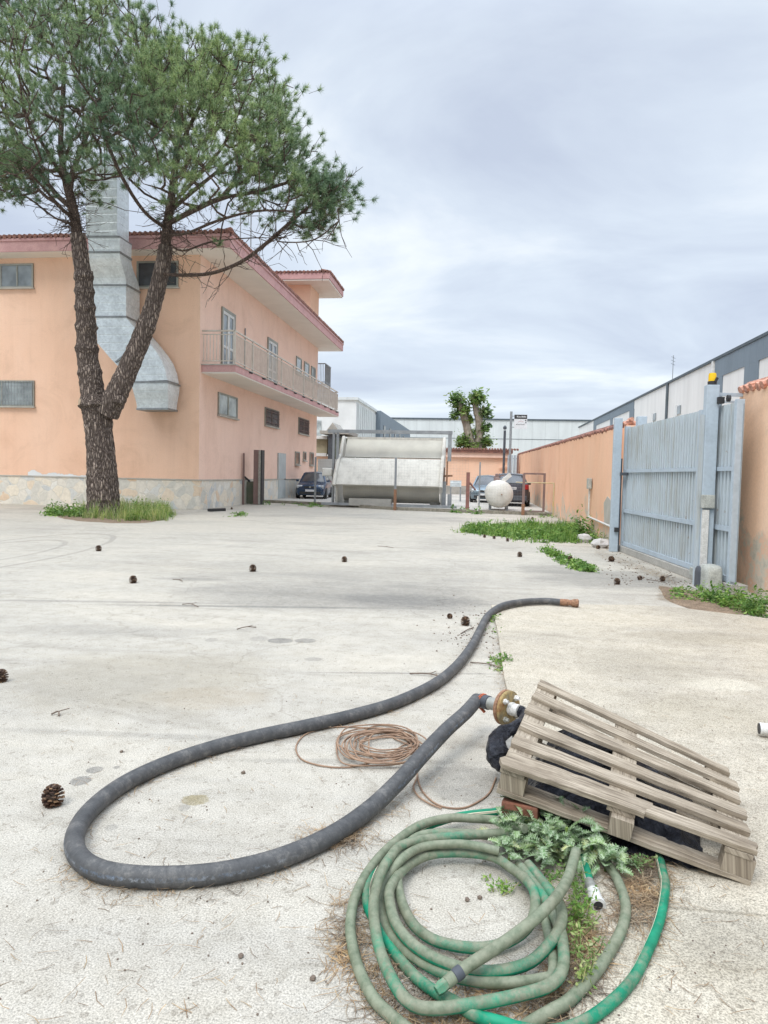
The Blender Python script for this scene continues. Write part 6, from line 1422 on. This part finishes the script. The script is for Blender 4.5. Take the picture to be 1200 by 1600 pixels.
# left white warehouse
lw = thing('warehouse', 'white building with ribbed side and slate blue rear part behind the orange building', 'building', (-13.7, 77, 0))
mb = MB(); mb.box((-40, 77.4, 0), (-13.7, 92, 9.7)); mb.build('wall', M['wh_light'], lw)
mb = MB(); mb.box((-40, 77.2, 9.702), (-13.5, 92.1, 10.0)); mb.build('roof_trim', M['wh_far'], lw)
mb = MB(); mb.box((-13.698, 77.9, 5.2), (-13.6, 91.8, 9.3))
for k in range(10): mb.box((-13.6, 78.2 + k * 1.4, 5.2), (-13.5, 78.35 + k * 1.4, 9.3))
mb.build('ribbed_cladding', M['wh_far'], lw)
mb = MB(); mb.box((-13.75, 92.05, 5.6), (-13.0, 132, 9.9)); mb.build('slate_wall', M['wh_grey'], lw)
mb = MB(); mb.box((-13.8, 91.9, 5.4), (-12.95, 132.1, 5.598)); mb.box((-30, 92.05, 0), (-13.76, 128, 9.85)); mb.build('slate_trim', M['wh_light'], lw)
for k in range(5):
    mb = MB(); mb.box((-13.0, 95 + k * 6.2, 6.4), (-12.93, 96.6 + k * 6.2, 8.2)); mb.build('window', M['glass_dark'], lw)
mb = MB(); mb.box((-18.9, 77.3, 5.6), (-17.6, 77.398, 7.4)); mb.build('window', M['glass_pale'], lw)
mb = MB(); mb.box((-13.69, 77.9, 2.2), (-13.64, 90, 3.6))
for k in range(7): mb.box((-13.64, 78 + k * 1.8, 2.2), (-13.56, 78.2 + k * 1.8, 3.6))
mb.build('window_band', M['glass_dark'], lw)
# annex between: small shed with balcony screen and corrugated fence
sh = thing('annex', 'low outbuilding with beige roller screen seen between orange building and trough', 'building', (-11.5, 54, 0))
def yb_(px, py, Y): return AY(px, py, Y)
a = AY(493, 655, 56); b = AY(523, 745, 56)
mb = MB(); mb.box((-16.5, 56, 0), (AY(518, 700, 56).x, 60, AY(500, 712, 56).z)); mb.build('wall', M['orange'], sh)
mb = MB(); z0, z1 = AY(500, 708, 56).z, AY(500, 686, 56).z; mb.box((-16.5, 56.1, z0), (AY(511, 700, 56).x, 59.9, z1)); mb.build('roller_screen', mk('beige_screen', (0.40, 0.36, 0.25), (0.3, 0.27, 0.19), 2, .8), sh)
mb = MB(); mb.box((-16.5, 55.7, z1 + .003), (AY(512, 700, 56).x, 60, z1 + .25)); mb.box((-16.5, 55.8, z0 - .25), (AY(511, 700, 56).x, 56.09, z0 - .003)); mb.build('canopy', M['wh_light'], sh)
mb = MB(); mb.box((AY(512.5, 700, 55).x, 55, 0), (AY(521, 700, 55).x, 59, AY(515, 678, 55).z)); mb.build('dark_opening', M['charcoal'], sh)
mb = MB(); mb.box((AY(523, 700, 55).x, 55.2, 0), (AY(541, 700, 55).x, 59, AY(515, 684, 55).z)); mb.build('dark_opening', mk('dark_foliage_screen', (0.10, 0.12, 0.09), (0.2, 0.22, 0.17), 3, .9), sh)
mb = MB(); zz = AY(515, 678, 55).z; x0, x1 = AY(500, 700, 55).x, AY(545, 700, 55).x; mb.box((x0, 54.8, zz), (x1, 59, zz + .25)); xm = AY(520, 670, 55).x
mb.prism([(xm - .5, 54.9, zz + .25), (xm + .5, 54.9, zz + .25), (xm, 54.9, zz + .9)], (0, 3, 0)); mb.build('roof', M['concrete'], sh)
cf = thing('corrugated_fence', 'pale corrugated fence panel behind the parked blue car', 'fence', (-10, 49, 0)); mb = MB()
x0, x1 = AY(497, 740, 49).x, AY(528, 740, 49).x; zt3 = AY(505, 717, 49).z
n = 22
for i in range(n): xx = x0 + (x1 - x0) * i / n; mb.tube([(xx, 49, 0), (xx, 49, zt3)], (x1 - x0) / n * .55, 8)
mb.build('corrugated_sheet', M['wh_far'], cf, smooth=True)

# low orange building
lo = thing('low_building', 'low orange outbuilding with dark flat roof edge at the back of the yard', 'building', (-0.2, 57, 0))
LY = 57; x0, x1 = -8.0, AY(795, 740, LY).x; zt4 = AY(745, 708, LY).z
mb = MB(); mb.box((x0, LY, 0), (x1, LY + 8, zt4 - .35)); mb.build('wall', M['orange'], lo)
mb = MB(); mb.box((x0 - .2, LY - .25, zt4 - .348), (x1 + .15, LY + 8, zt4 + .02)); mb.build('parapet_band', M['pink_side'], lo)
mb = MB(); mb.box((x0 - .3, LY - .4, zt4 + .022), (x1 + .25, LY + 8, zt4 + .28)); 
for k in range(50): mb.tube([(x0 + .2 + k * .22, LY - .5, zt4 + .3), (x0 + .2 + k * .22, LY + .4, zt4 + .36)], .09, 7)
mb.build('roof', M['tile'], lo, smooth=True)
mb = MB(); mb.box((x0, LY - .06, 0), (x1 - 1, LY - .002, .75)); mb.build('plinth', M['concrete'], lo)
mb = MB(); zz = AY(783, 731, LY).z; mb.tube([(AY(780, 733, LY).x, LY - .15, zz), (x1, LY - .15, zz + .15)], .06, 8); mb.build('pipe', M['orange'], lo)
ct = thing('metal_cabinet', 'tall pale blue grey metal cabinet between low orange building and boundary wall', 'cabinet', (2.4, 54, 0))
xa, xb = AY(793, 740, 54).x, AY(806, 740, 54).x; ztc = AY(800, 711, 54).z
mb = MB(); mb.box((xa, 54, 0), (xb - .25, 54.8, ztc)); mb.build('cabinet_body', M['gate'], ct)
mb = MB(); mb.box((xb - .15, 54, 0), (xb, 54.8, ztc)); mb.build('side_leaf', M['gate'], ct)
mb = MB(); mb.box((xb + .05, 54, 0), (xb + .2, 54.3, ztc)); mb.build('dark_post', M['brown_metal'], ct)

# pollarded tree
py_ = 63.0
pt2 = thing('pollarded_tree', 'pollarded leafy tree with two thick stems behind the low orange building', 'tree', (AY(744, 740, py_).x, py_, 0))
def tq(px, py, d=0): return AY(px, py, py_ + d)
mb = MB()
for pts, ws_ in (([(746, 760), (742, 715), (735, 690), (729, 665), (722, 640), (716, 622)], [.6, .5, .42, .36, .36, .25]), ([(746, 760), (748, 715), (748, 690), (749, 660), (744, 640), (741, 620)], [.6, .48, .40, .36, .3, .2]), ([(749, 660), (753, 645), (756, 635)], [.25, .2, .12])):
    mb.tube(spline([tq(*p) for p in pts], 4), list(np.interp(np.linspace(0, 1, (len(pts) - 1) * 4 + 1), np.linspace(0, 1, len(ws_)), ws_)), 10, rough=.15)
mb.build('trunk', M['pale_bark'], pt2, smooth=True)
sp = []
for cx_, cy_, r, n in ((714, 625, 13, 620), (725, 640, 11, 330), (746, 622, 14, 620), (758, 645, 11, 380), (711, 648, 8, 160), (725, 690, 13, 520), (759, 690, 11, 420), (742, 675, 9, 120), (733, 655, 8, 170), (757, 668, 9, 220), (738, 700, 15, 350)):
    for _ in range(n):
        q = rng.normal(0, .45, 3); p = tq(cx_ + q[0] * r, cy_ + q[1] * r, q[2] * r * .06); sp.append(tuple(p))
tri_mesh('crown', leaves_arr(sp, .01, .22), M['ivy'], pt2)

# sign on its pole
sy = 46.0; sg_ = thing('street_sign', 'white sign with black header strip on a tall grey pole above the yard', 'sign', (AY(797, 760, sy).x, sy, 0))
a, b = AY(799, 643, sy), AY(795, 760, sy); mb = MB(); mb.tube([(a.x, sy, 0), (a.x, sy, a.z)], .08, 10); mb.build('pole', M['steel_post'], sg_, smooth=True)
p0, p1 = AY(803, 670, sy), AY(824, 648, sy); mb = MB(); mb.box((p0.x, sy - .02, p0.z), (p1.x, sy + .02, p1.z)); bd_ = mb.build('sign_board', M['plate_white'], sg_)
zh = AY(813, 654.5, sy).z; mb = MB(); mb.box((p0.x + .01, sy - .028, zh), (p1.x - .01, sy - .022, p1.z - .01)); mb.build('header_strip', M['black'], bd_)
mb = MB()
for k in range(12): xx = p0.x + .16 + k * .05; mb.box((xx, sy - .034, zh + .09), (xx + .032, sy - .029, zh + .09 + random.choice((.05, .07, .1)))); 
mb.build('header_lettering', M['plate_white'], bd_)
mb = MB()
for k in range(8): xx = p0.x + .12 + k * .07; mb.box((xx, sy - .028, zh - .37 + .02 * math.sin(k * 2)), (xx + .05, sy - .022, zh - .34 + .02 * math.sin(k * 2)))
mb.box((p1.x - .14, sy - .028, zh - .12), (p1.x - .05, sy - .022, zh - .06)); mb.box((p1.x - .10, sy - .028, zh - .28), (p1.x - .05, sy - .022, zh - .16)); mb.build('small_print', M['black'], bd_)
mb = MB()
for k in range(7): xx = p0.x + .25 + k * .05; mb.box((xx, sy - .028, zh - .14 - .02 * abs(k - 3)), (xx + .045, sy - .022, zh - .12 - .02 * abs(k - 3)))
mb.build('pink_squiggle', M['pink'], bd_)
mb = MB()
for z in (p0.z + .1, p1.z - .1): mb.bar((a.x, sy, z), (p0.x + .02, sy, z), .04)
mb.build('bracket', M['steel_post'], bd_)
mb = MB(); q0, q1 = AY(789, 667, 52), AY(787, 715, 52); mb.tube([(q0.x, 52, 0), (q0.x, 52, q0.z - .25)], .09, 8); mb.lathe((q0.x, 52, q0.z - .2), (0, 0, 1), [(0, .05), (.05, .13), (.2, .13), (.3, .04)], 10)
tag(mb.build('chimney_flue', M['charcoal']), 'thin black flue pipe left of the sign pole', 'flue')

# ------------------------------------------------------------------ fibreglass trough and gantry
my = 31.2
tr = thing('fibreglass_trough', 'big pale weathered fibreglass hopper trough standing behind the fence', 'hopper', (-4.4, my, 0.09))
x0, x1 = AY(536, 740, my + 1).x, AY(690, 740, my + 1).x
def profile(kind):
    top_ = [(1.9, 3.12), (1.55, 2.7), (1.35, 2.35), (1.25, 2.22)]
    hood = [(1.15, 2.17), (.98, 2.13), (.72, 1.98), (.42, 1.70), (.16, 1.38), (-.06, 1.08), (-.14, .95)]
    under = [(-.1, .90), (.15, .92), (.42, .90), (.46, .65), (.6, .4), (.9, .2), (1.3, .12)]
    return top_, hood, under
tp_, hd_, un_ = profile(0)
def sheet(mb, prof, xa, xb, th=.05, nx=12):
    Q = spline([Vector((0, y, z)) for y, z in prof], 4); vs = []; n = len(Q)
    for k in (0, 1):
        for i in range(n):
            t = (Q[min(i + 1, n - 1)] - Q[max(i - 1, 0)]).normalized(); nn = Vector((0, t.z, -t.y)) * (th if k else 0)
            for x in (xa, xb): vs.append(Vector((x, my + Q[i].y - nn.y * 0, Q[i].z + .09)) + nn * -1)
    fs = []
    for k in (0, 1):
        for i in range(n - 1): b_ = k * 2 * n + i * 2; fs.append((b_, b_ + 1, b_ + 3, b_ + 2))
    fs += [(0, 1, 2 * n + 1, 2 * n), (2 * n - 2, 2 * n - 1, 4 * n - 1, 4 * n - 2)]
    for i in range(n - 1):
        fs.append((2 * i, 2 * i + 2, 2 * n + 2 * i + 2, 2 * n + 2 * i)); fs.append((2 * i + 1, 2 * i + 3, 2 * n + 2 * i + 3, 2 * n + 2 * i + 1))
    mb.add(vs, fs)
mb = MB(); sheet(mb, tp_, x0 + .02, x1 - .02); mb.build('back_panel', M['fibre_in'], tr, smooth=True)
mb = MB(); sheet(mb, hd_, x0 - .12, x1 - .02, .06); mb.build('hood_panel', M['fibre'], tr, smooth=True)
mb = MB(); sheet(mb, un_, x0 + .1, x1 - .05); mb.build('drum_panel', M['fibre_in'], tr, smooth=True)
mb = MB(); mb.bar((x0, my + 1.92, 3.22), (x1, my + 1.92, 3.22), .12, .10); mb.build('top_lip', M['fibre'], tr)
prof_end = [(1.95, 3.17), (1.5, 2.72), (1.25, 2.3), (1.0, 2.24), (.78, 2.13), (.48, 1.86), (.2, 1.54), (-.0, 1.28), (-.17, 1.06), (-.24, .9), (-.1, .86), (.2, .86), (.38, .84), (.42, .5), (.5, 0), (2.6, 0), (2.8, .6), (2.9, 1.6), (2.6, 2.6), (2.2, 3.1)]
for xx, dx in ((x0 - .13, -.09), (x1 - .01, .10)):
    mb = MB(); mb.prism([(xx, my + y, z + .09) for y, z in prof_end], (dx, 0, 0)); e_ = mb.build('end_plate', M['fibre'], tr)
    mb = MB(); mb.tube([Vector((xx + dx / 2, my + y, z + .09)) for y, z in prof_end[:10]], .085, 8); mb.build('end_rim', M['fibre'], e_, smooth=True)
mb = MB(); mb.bar((x1 + .09, my + .9, 1.5), (x1 + .5, my + .9, 1.53), .08); mb.bar((x1 + .12, my + .9, 1.2), (x1 + .12, my + .9, 1.9), .06); mb.build('side_fitting', M['rust'], tr)
mb = MB(); mb.box((x0 + .5, my - .1, .1), (x0 + 2.4, my + .5, .42)); mb.build('support_frame', M['concrete'], tr)
for xs in (x0 + .1, x1 - .5): mb = MB(); mb.box((xs, my + .9, .1), (xs + .4, my + 2, .3)); mb.build('foot_beam', M['concrete'], tr)
ga = thing('steel_gantry', 'grey steel frame with long top beam over the pale trough', 'frame', (-4.5, 32.2, 0.09))
gy = 31.9; p0, p1 = AY(513, 672, gy), AY(707, 676, gy)
mb = MB(); mb.box((p0.x, gy - .1, p0.z - .12), (p1.x, gy + .1, p0.z + .03)); mb.build('top_beam', M['steel_post'], ga)
for px in (521, 527): mb = MB(); xx = AY(px, 730, gy).x; mb.box((xx - .05, gy - .08, .09), (xx + .05, gy + .08, p0.z - .122)); mb.build('post', M['steel_post'], ga)
mb = MB(); xx = AY(703, 700, gy).x; mb.box((xx - .09, gy - .1, AY(703, 721, gy).z), (xx + .07, gy + .1, p0.z - .122)); mb.build('hanging_post', M['steel_post'], ga)
mb = MB(); xx = AY(699, 740, gy).x; mb.box((xx - .05, gy - .05, AY(700, 758, gy).z), (xx + .02, gy + .05, AY(703, 721, gy).z)); mb.build('rusty_strip', M['rust'], ga)
for px, t_ in ((694, 752), (703, 772)): mb = MB(); xx = AY(px, 770, gy).x; mb.box((xx - .09, gy - .3, .09), (xx + .09, gy - .15, AY(px, t_, gy).z)); mb.build('post', M['steel_post'], ga)
mb = MB(); mb.box((p0.x - .1, gy - .75, .092), (p1.x + .3, gy - .45, .2)); mb.build('base_beam', M['steel_post'], ga)
# round box hanging at the left of the trough
pj = AY(512, 737, gy - .3); mb = MB(); mb.box((pj.x - .22, gy - .5, pj.z - .2), (pj.x + .22, gy - .2, pj.z + .16)); tag(mb.build('lamp_box', M['tank'], bevel=.04), 'small cream box beside the left gantry post above the blue car', 'box')

# white tank
tk = thing('gas_tank', 'round white horizontal tank end on short legs in front of the parked cars', 'tank', (1.0, 30.2, .09))
tyy = 29.9; tc_ = AY(780, 772, tyy); rt_ = .59
mb = MB(); mb.lathe((tc_.x, tyy - .15, tc_.z), (0, 1, 0), [(0, .02), (.01, .2), (.05, .38), (.12, .5), (.24, rt_ - .02), (.34, rt_), (1.9, rt_), (2.1, .45), (2.2, .1)], 36); mb.build('tank_shell', M['tank'], tk, smooth=True)
mb = MB(); mb.lathe((tc_.x - .1, tyy + .5, tc_.z + rt_ - .05), (0, 0, 1), [(0, .14), (.12, .14), (.16, .08), (.3, .08), (.32, .03)], 14); mb.bar((tc_.x - .25, tyy + .5, tc_.z + rt_ + .12), (tc_.x + .2, tyy + .6, tc_.z + rt_ + .2), .05); mb.build('valve', M['brown_metal'], tk)
mb = MB(); mb.lathe((tc_.x + .18, tyy + .4, tc_.z + rt_ - .07), (0, 0, 1), [(0, .02), (.2, .02)], 8); c_ = Vector((tc_.x + .3, tyy + .3, tc_.z + rt_ + .1)); mb.obox(c_, Vector((.16, 0, .14)), Vector((0, .14, 0)), Vector((-.05, 0, .07))); mb.build('valve_cover', M['white_plastic'], tk, bevel=.01)
mb = MB()
for yy_ in (tyy + .4, tyy + 1.5):
    for sx in (-.35, .35): mb.box((tc_.x + sx - .05, yy_ - .05, .09), (tc_.x + sx + .05, yy_ + .05, tc_.z - .4))
mb.build('tank_legs', M['steel_post'], tk)
mb = MB(); mb.lathe((tc_.x + .1, tyy - .175, tc_.z - .02), (0, -1, 0), [(0, .03), (.03, .03)], 8); mb.build('plug', M['rust'], tk)

# ------------------------------------------------------------------ cars
def car(name, label, loc, rz, paint, Lc=3.9, Wc=1.66, Hc=1.48, front_plate='plate_white', suv=False):
    root = thing(name, label, 'car', (0, 0, 0)); hw = Wc / 2
    # stations along x (front = -Lc/2): (x, z_low, z_belt, half width)
    sec = [(-.5, .35, .62, .70), (-.485, .22, .70, .86), (-.44, .19, .78, .95), (-.34, .18, .86, .98), (-.24, .18, .93, 1), (-.1, .18, .95, 1), (.15, .18, .97, 1), (.35, .18, 1.0, .99), (.44, .2, 1.0, .95), (.485, .26, .94, .88), (.5, .36, .78, .78)]
    bz = 1.12 if suv else 1.0; rings = []
    for t, zl, zb_, k in sec:
        x = t * Lc; h_ = hw * k; zb2 = zb_ * bz
        rings.append([Vector(q) for q in ((x, -h_ * .92, zl), (x, -h_, zl + .15), (x, -h_ * 1.0, (zl + zb2) / 2), (x, -h_ * .96, zb2 - .10), (x, -h_ * .86, zb2), (x, 0, zb2 + .05), (x, h_ * .86, zb2), (x, h_ * .96, zb2 - .10), (x, h_, (zl + zb2) / 2), (x, h_, zl + .15), (x, h_ * .92, zl))])
    mb = MB(); mb.loft(rings); b = mb.build('body', paint, root, smooth=True)
    # cabin glasshouse
    cs = [(-.22, .93, .93, .84), (-.1, .95, Hc / bz - .05, .80), (-.03, .95, Hc / bz, .78), (.2, .97, Hc / bz, .77), (.36, .98, Hc / bz - .05, .74), (.455 if not suv else .47, .98, 1.02, .80)]
    rings = []
    for t, z0, z1, k in cs:
        x = t * Lc; z0 *= bz; z1 *= bz; kk = .80 if z1 > z0 + .1 else .98
        rings.append([Vector(q) for q in ((x, -hw * .86, z0 - .02), (x, -hw * (.86 + (k * kk + .1 - .86) * .8), (z0 * .25 + z1 * .75)), (x, -hw * k * kk, z1 - .02), (x, 0, z1 + .02), (x, hw * k * kk, z1 - .02), (x, hw * (.86 + (k * kk + .1 - .86) * .8), (z0 * .25 + z1 * .75)), (x, hw * .86, z0 - .02))])
    mb = MB(); mb.loft(rings); mb.build('windows', M['glass_dark'], root, smooth=True)
    # roof skin and pillars
    mb = MB(); rr = rings[1:5]; mb.loft([[p + Vector((0, 0, .012)) for p in (r[2], r[3], r[4])] + [p - Vector((0, 0, .01)) for p in (r[4], r[3], r[2])] for r in rr]); mb.build('roof', paint, root, smooth=True)
    for s_ in (2, 4):
        t_ = 0 if s_ == 2 else 6
        for a, b2 in ((rings[0][t_], rings[1][s_]), (rings[5][t_], rings[4][s_]), (rings[2][t_], rings[2][s_]), (rings[3][t_], rings[3][s_])):
            mb = MB(); mb.bar(a, b2, .07, .05); mb.build('pillar', paint, root)
    wr_ = .37 if suv else .31
    for sx in (-.32, .31):
        for sy_ in (-1, 1):
            c = Vector((sx * Lc, sy_ * (hw - .17), wr_)); mb = MB(); mb.lathe(c, (0, sy_, 0), [(0, wr_ * .6), (.01, wr_ - .02), (.03, wr_), (.17, wr_), (.19, wr_ - .02), (.195, wr_ * .66)], 22); wh = mb.build('wheel', M['tyre'], root, smooth=True)
            mb = MB(); mb.lathe(c, (0, sy_, 0), [(.17, wr_ * .64), (.185, wr_ * .6), (.18, wr_ * .2), (.2, .04)], 16); mb.build('rim', M['steel'], wh)
    F_ = -Lc / 2
    for s_ in (-1, 1):
        mb = MB(); mb.obox((F_ + .10, s_ * hw * .70, .66 * bz), (.05, 0, .03), (0, hw * .17, 0), (-.02, 0, .075)); mb.build('headlight', M['lamp_glass'], root, bevel=.02)
        mb = MB(); mb.obox((-F_ - .06, s_ * hw * .80, .86 * bz), (.05, 0, 0), (0, hw * .12, 0), (0, 0, .12)); mb.build('tail_light', M['red_lens'], root, bevel=.02)
        mb = MB(); mb.obox((-.19 * Lc, s_ * (hw + .05), .99 * bz), (.06, 0, 0), (0, .08, 0), (0, 0, .055)); mb.build('mirror', paint, root, bevel=.02)
    mb = MB(); mb.obox((F_ + .02, 0, .64 * bz), (.03, 0, 0), (0, hw * .38, 0), (0, 0, .055)); mb.obox((F_ + .02, 0, .33), (.04, 0, 0), (0, hw * .7, 0), (0, 0, .07)); g_ = mb.build('grille', M['black'], root, bevel=.01)
    mb = MB(); mb.lathe((F_ - .01, 0, .65 * bz), (-1, 0, 0), [(0, .055), (.02, .05)], 14); mb.build('badge', M['steel'], g_)
    mb = MB(); mb.obox((F_ - .03, 0, .46), (.01, 0, 0), (0, .26, 0), (0, 0, .055)); mb.build('number_plate', M['plate_white'], root)
    mb = MB(); mb.obox((-F_ + .015, 0, .80 * bz), (.01, 0, 0), (0, .26, 0), (0, 0, .06)); rp2 = mb.build('number_plate', M['plate_white'], root)
    mb = MB()
    for k in range(7): mb.obox((-F_ + .028, -.2 + k * .066, .80 * bz), (.002, 0, 0), (0, .018, 0), (0, 0, .035))
    mb.build('plate_characters', M['black'], rp2)
    mb = MB(); mb.obox((-F_ - .0, 0, .42), (.05, 0, 0), (0, hw * .84, 0), (0, 0, .12)); mb.build('rear_bumper', M['charcoal'] if suv else paint, root, bevel=.03)
    root.location = loc; root.rotation_euler = (0, 0, rz); return root
p = AY(491, 779, 38.2)
car('parked_car', 'dark blue hatchback parked nose out beside the orange building', (AY(491, 760, 39.5).x, 39.6, .09), math.radians(90 + 6), M['blue_car'])
car('parked_car', 'pale blue grey car facing the camera half hidden by the round tank', (AY(762, 760, 40).x, 41.0, .09), math.radians(90 - 4), M['silver_car'], 4.1, 1.72, 1.5)
car('parked_car', 'dark grey crossover showing its rear between tank and boundary wall', (AY(801, 760, 35).x, 37.2, .09), math.radians(-90 - 2), M['grey_car'], 4.4, 1.85, 1.62, suv=True)

# ------------------------------------------------------------------ fence posts, wire fence, gate frames by the yard
def post(px, ytop, ybot, Y, w_, mat, lab, nm='fence_post', z0=.0, foot=None):
    a = AY(px, ytop, Y); b = AY(px, ybot, Y); t = thing(nm, lab, 'post', (b.x, Y, z0)); mb = MB(); mb.box((b.x - w_ / 2, Y - w_ / 2, z0), (b.x + w_ / 2, Y + w_ / 2, a.z)); mb.build('post_shaft', M[mat], t)
    if foot:
        mb = MB(); mb.box((b.x - w_ / 2 - .012, Y - w_ / 2 - .012, z0), (b.x + w_ / 2 + .012, Y + w_ / 2 + .012, z0 + foot)); mb.build('rusty_sleeve', M['rust'], t)
    return Vector((b.x, Y, 0))
f1 = post(617, 715, 792, 29.8, .09, 'steel_post', 'grey fence post with rusty foot in front of the trough', foot=.9)
f2 = post(492, 714, 786, 33.0, .08, 'steel_post', 'slim grey green fence post before the blue car')
f3 = post(730, 738, 796, 30.0, .15, 'fence_rust', 'short thick red brown rusty post left of the tank')
post(749, 722, 770, 33.5, .07, 'steel_post', 'thin grey post behind the rusty post')
f4 = post(817, 740, 800, 28.9, .10, 'brown_metal', 'reddish lower grey steel post in front of the dark crossover', foot=.45)
f5 = post(872, 722, 803, 28.7, .08, 'brown_metal', 'tall thin dark post close to the boundary wall')
post(746, 775, 800, 29.2, .05, 'white_plastic', 'short thin white stake left of the tank')
post(380, 708, 784, 31.0, .08, 'brown_metal', 'thin rusty post beside the building stone plinth')
t = thing('strut', 'thin diagonal brace from the rusty post towards the pale car', 'brace', (f3.x, 30, 0)); mb = MB(); mb.bar(AY(732, 752, 30), AY(743, 766, 30.6), .05); mb.build('brace_bar', M['fence_rust'], t)
# folded metal gate leaf at the building
fl_ = thing('folded_gate', 'tall narrow grey brown metal gate leaf folded against the building side', 'gate', (AY(402, 780, 31.2).x, 31.2, 0))
z1 = AY(402, 703, 31.2).z; xa, xb, xc = AY(396, 740, 31.2).x, AY(404, 740, 31.2).x, AY(409, 740, 31.2).x
mb = MB(); mb.box((xa, 31.2, .02), (xb, 31.6, z1)); mb.build('leaf_panel', M['brown_metal'], fl_)
mb = MB(); mb.box((xb + .002, 31.15, .02), (xb + .10, 31.5, z1 - .02)); mb.build('edge_strip', M['steel'], fl_)
mb = MB(); mb.box((xb + .102, 31.2, .02), (xc, 31.6, z1)); mb.build('dark_edge', M['black'], fl_)
mb = MB(); mb.box((AY(384, 740, 31.6).x, 31.6, .02), (xa - .01, 31.66, AY(390, 752, 31.6).z)); mb.build('low_panel', mk('mossy_green_sheet', (.14, .17, .12), (.22, .21, .16), 3, .8), fl_)
mb = MB(); p = AY(382, 745, 31.3); mb.bar((p.x, 31.3, p.z), (p.x + .25, 31.3, p.z - .2), .08); mb.build('latch', M['black'], fl_)
# brown gate frame near the wall
gf = thing('open_gate_frame', 'open brown steel gate frame beside the dark crossover', 'gate frame', (AY(835, 795, 29.5).x, 29.5, 0))
a, b = AY(818, 740, 29.5), AY(851, 741, 29.5); z0 = AY(850, 795, 29.5).z
mb = MB(); mb.bar((a.x, 29.5, a.z), (b.x, 29.5, a.z), .07); mb.bar((b.x, 29.5, a.z + .035), (b.x, 29.5, .1), .09); mb.bar((a.x, 29.5, .14), (b.x, 29.5, .14), .06); mb.build('frame_bars', M['brown_metal'], gf)
yp = thing('gas_pipe', 'yellow and white gas pipe rising beside the boundary wall', 'pipe', (AY(866, 795, 28.9).x, 28.9, 0))
a = AY(866, 755, 28.9); b = AY(806, 755, 29.3); mb = MB(); mb.tube([(a.x, 28.9, 0), (a.x, 28.9, a.z)], .035, 8); mb.tube([(a.x, 28.9, a.z), (b.x, 29.3, a.z)], .02, 8)
mb.build('pipe_run', mk('faded_yellow', (.55, .42, .18), (.5, .45, .32), 3, .6), yp)
# reflective cabinet panel near the orange wall
cbp = thing('low_barrier', 'pale grey low metal panel on legs right of the gantry', 'barrier', (AY(712, 765, 40).x, 40, .09)); mb = MB()
a, b = AY(703, 765, 40), AY(721, 751, 40); mb.box((a.x, 40, b.z - .35), (b.x, 40.1, b.z)); mb.build('panel', M['galv'], cbp)
mb = MB(); mb.box((a.x, 40.02, .09), (a.x + .08, 40.08, b.z - .352)); mb.box((b.x - .08, 40.02, .09), (b.x, 40.08, b.z - .352)); mb.build('legs', M['steel_post'], cbp)
# wire fence
wf = thing('wire_fence', 'fine welded wire mesh fence strung between the posts before the trough', 'fence', (-4.4, 31, 0))
mb = MB(); LN = [Vector((f2.x, 33.0, 0)), Vector((f1.x, 29.8, 0)), Vector((f3.x, 30.0, 0)), Vector((f4.x, 28.9, 0))]
for a, b in zip(LN[:-1], LN[1:]):
    d = b - a; n = int(d.length / .12); top_ = 2.35 if b.x < 0 else 1.55
    for i in range(n + 1):
        p = a + d * i / n; mb.bar((p.x, p.y, .15), (p.x, p.y, top_), .0022)
    for k in range(int((top_ - .15) / .12) + 1): mb.bar((a.x, a.y, .15 + k * .12), (b.x, b.y, .15 + k * .12), .0022)
mb.build('wire_mesh', M['steel_post'], wf)
print('OBJECTS', len(bpy.data.objects), 'tufts', nt_)
